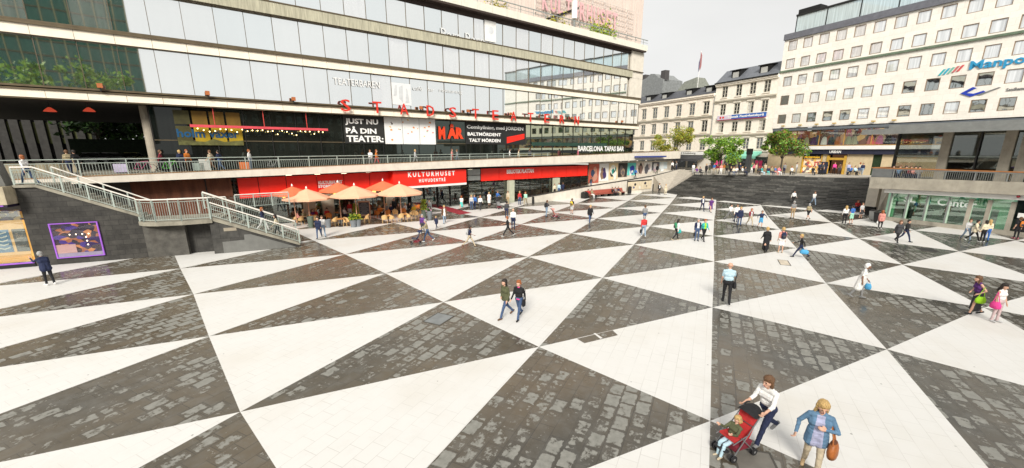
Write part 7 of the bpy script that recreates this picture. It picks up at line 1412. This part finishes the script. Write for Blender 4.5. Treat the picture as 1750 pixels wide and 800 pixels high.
# the crowd on the street behind the steps
CROWD = [(1184, 'white', 'pale grey', 's'), (1190, 'purple', 'grey', 'x'), (1196, 'dark grey', 'black', 'x'), (1206, 'black', 'black', 's'), (1212, 'dark grey', 'olive', 's'), (1219, 'blue', 'beige', 's'), (1225, 'maroon', 'cream', 'w'), (1231, 'salmon', 'white', 's'), (1236, 'orange', 'cream', 'v'), (1241, 'olive', 'black', 's'), (1248, 'black', 'dark grey', 'x'), (1253, 'cream', 'jeans', 'x'), (1258, 'white', 'navy', 'x'), (1263, 'navy', 'black', 's'), (1268, 'white', 'black', 'x'), (1273, 'dark grey', 'navy', 'x'), (1284, 'green', 'white', 's'), (1287, 'pink', 'black', 'w'), (1291, 'beige', 'khaki', 's'), (1296, 'dark grey', 'brown', 'x'), (1301, 'teal', 'light blue', 'x'), (1306, 'beige', 'tan', 's'), (1312, 'navy', 'turquoise', 'x'), (1318, 'khaki', 'navy', 'x'), (1324, 'blue', 'salmon', 'x'), (1330, 'pink', 'white', 'x'), (1339, 'grey', 'navy', 's'), (1352, 'white', 'black', 'x'), (1360, 'pale grey', 'grey', 's'), (1388, 'black', 'dark grey', 'x'), (1399, 'navy', 'black', 's'), (1404, 'dark grey', 'black', 's'), (1410, 'black', 'navy', 's'), (1424, 'bright pink', 'black', 's'), (1433, 'brown', 'dark grey', 's'), (1448, 'lavender', 'jeans', 's'), (1452, 'blue', 'black', 'x'), (1460, 'light blue', 'black', 'x'), (1467, 'beige', 'jeans', 's'), (1472, 'navy', 'light jeans', 'w'), (1488, 'white', 'purple', 's'), (1500, 'teal', 'dark grey', 's')]
def where(px): 
    for lim, t in ((1202, 'by the charcoal awning'), (1222, 'left of the middle street tree'), (1244, 'below the middle street tree'), (1276, 'in front of the mint awning'), (1300, 'beside the dark pylon'), (1346, 'around the rust tinted tree'), (1394, 'by the lit kiosk window'), (1440, 'by the yellow shop entrance'), (1600, 'near the pavilion end')):
        if px < lim: return t
for k, (px, tp_, bt, ps) in enumerate(CROWD):
    py = 299 if ps == 'x' else (297 + (k * 5) % 4 * .7); 
    x, y, z = on_street(px, py); lab = 'person in a %s top and %s %s %s' % (tp_, bt, ('' if bt == 'light jeans' or bt == 'jeans' else 'trousers ') + ('sitting' if ps == 'x' else 'standing'), where(px))
    hr_ = rnd.choice(['brown hair', 'dark hair', 'blond', 'red hair']); person(lab, x, y, z - (.0 if ps != 'x' else .0), rnd.choice([150, 175, 200, 230, 20]), ps, 1.7, tp_, bt, hr_, rnd.choice(['short', 'bob', 'short']), rnd.choice([0, 1]), detail=0, group='far')
for px0, px1, lab in ((1246, 1276, 'long dark street bench in front of the mint awning'), (1299, 1332, 'long dark street bench left of the rust tinted tree'), (1351, 1391, 'long dark street bench in front of the lit kiosk'), (1187, 1199, 'short dark street bench by the charcoal awning'), (1449, 1462, 'short dark street bench near the right end above the steps')):
    a = np.array(on_street(px0, 299)); b = np.array(on_street(px1, 299)); m_ = (a + b) / 2; L_ = np.linalg.norm((b - a)[:2]) / 2 + .25; t = thing('street_bench', lab, 'bench', W0, (0, 0, 0)); t.location = m_; t.rotation_euler = (0, 0, math.atan2(b[1] - a[1], b[0] - a[0])); bm_ = mat('dark_bench', (.03, .028, .025), .6)
    part('seat', MB().use(bm_).box(-L_, L_, -.22, .22, .38, .45), t, local=True)
    for sx in (-1, 1): part('leg', MB().use(bm_).box(sx * (L_ - .2) - .06, sx * (L_ - .2) + .06, -.18, .18, .0, .379), t, local=True)
x, y, z = on_street(1405, 297.5); t = thing('info_board', 'dark blue standing board in front of the yellow shop entrance', 'sign', W0, (x, y, z), rz=M.rz); part('board', MB().use(mat('dark_blue_board', (.02, .025, .05), .5)).box(-.55, .55, -.1, .1, .2, 1.9), t, local=True); part('foot', MB().use(black_mat).box(-.5, .5, -.25, .25, 0, .197), t, local=True)
seen = {}
for o in col.objects:
    if o.parent is None and 'label' in o: seen.setdefault(o['label'], []).append(o.name)
for k, v in seen.items():
    if len(v) > 1: print('DUPLICATE LABEL', k, v)
    if not 4 <= len(k.split()) <= 16: print('LABEL LENGTH', len(k.split()), k)
for o in list(col.objects):
    if o.type == 'MESH' and 'ORG' in o: del o['ORG']
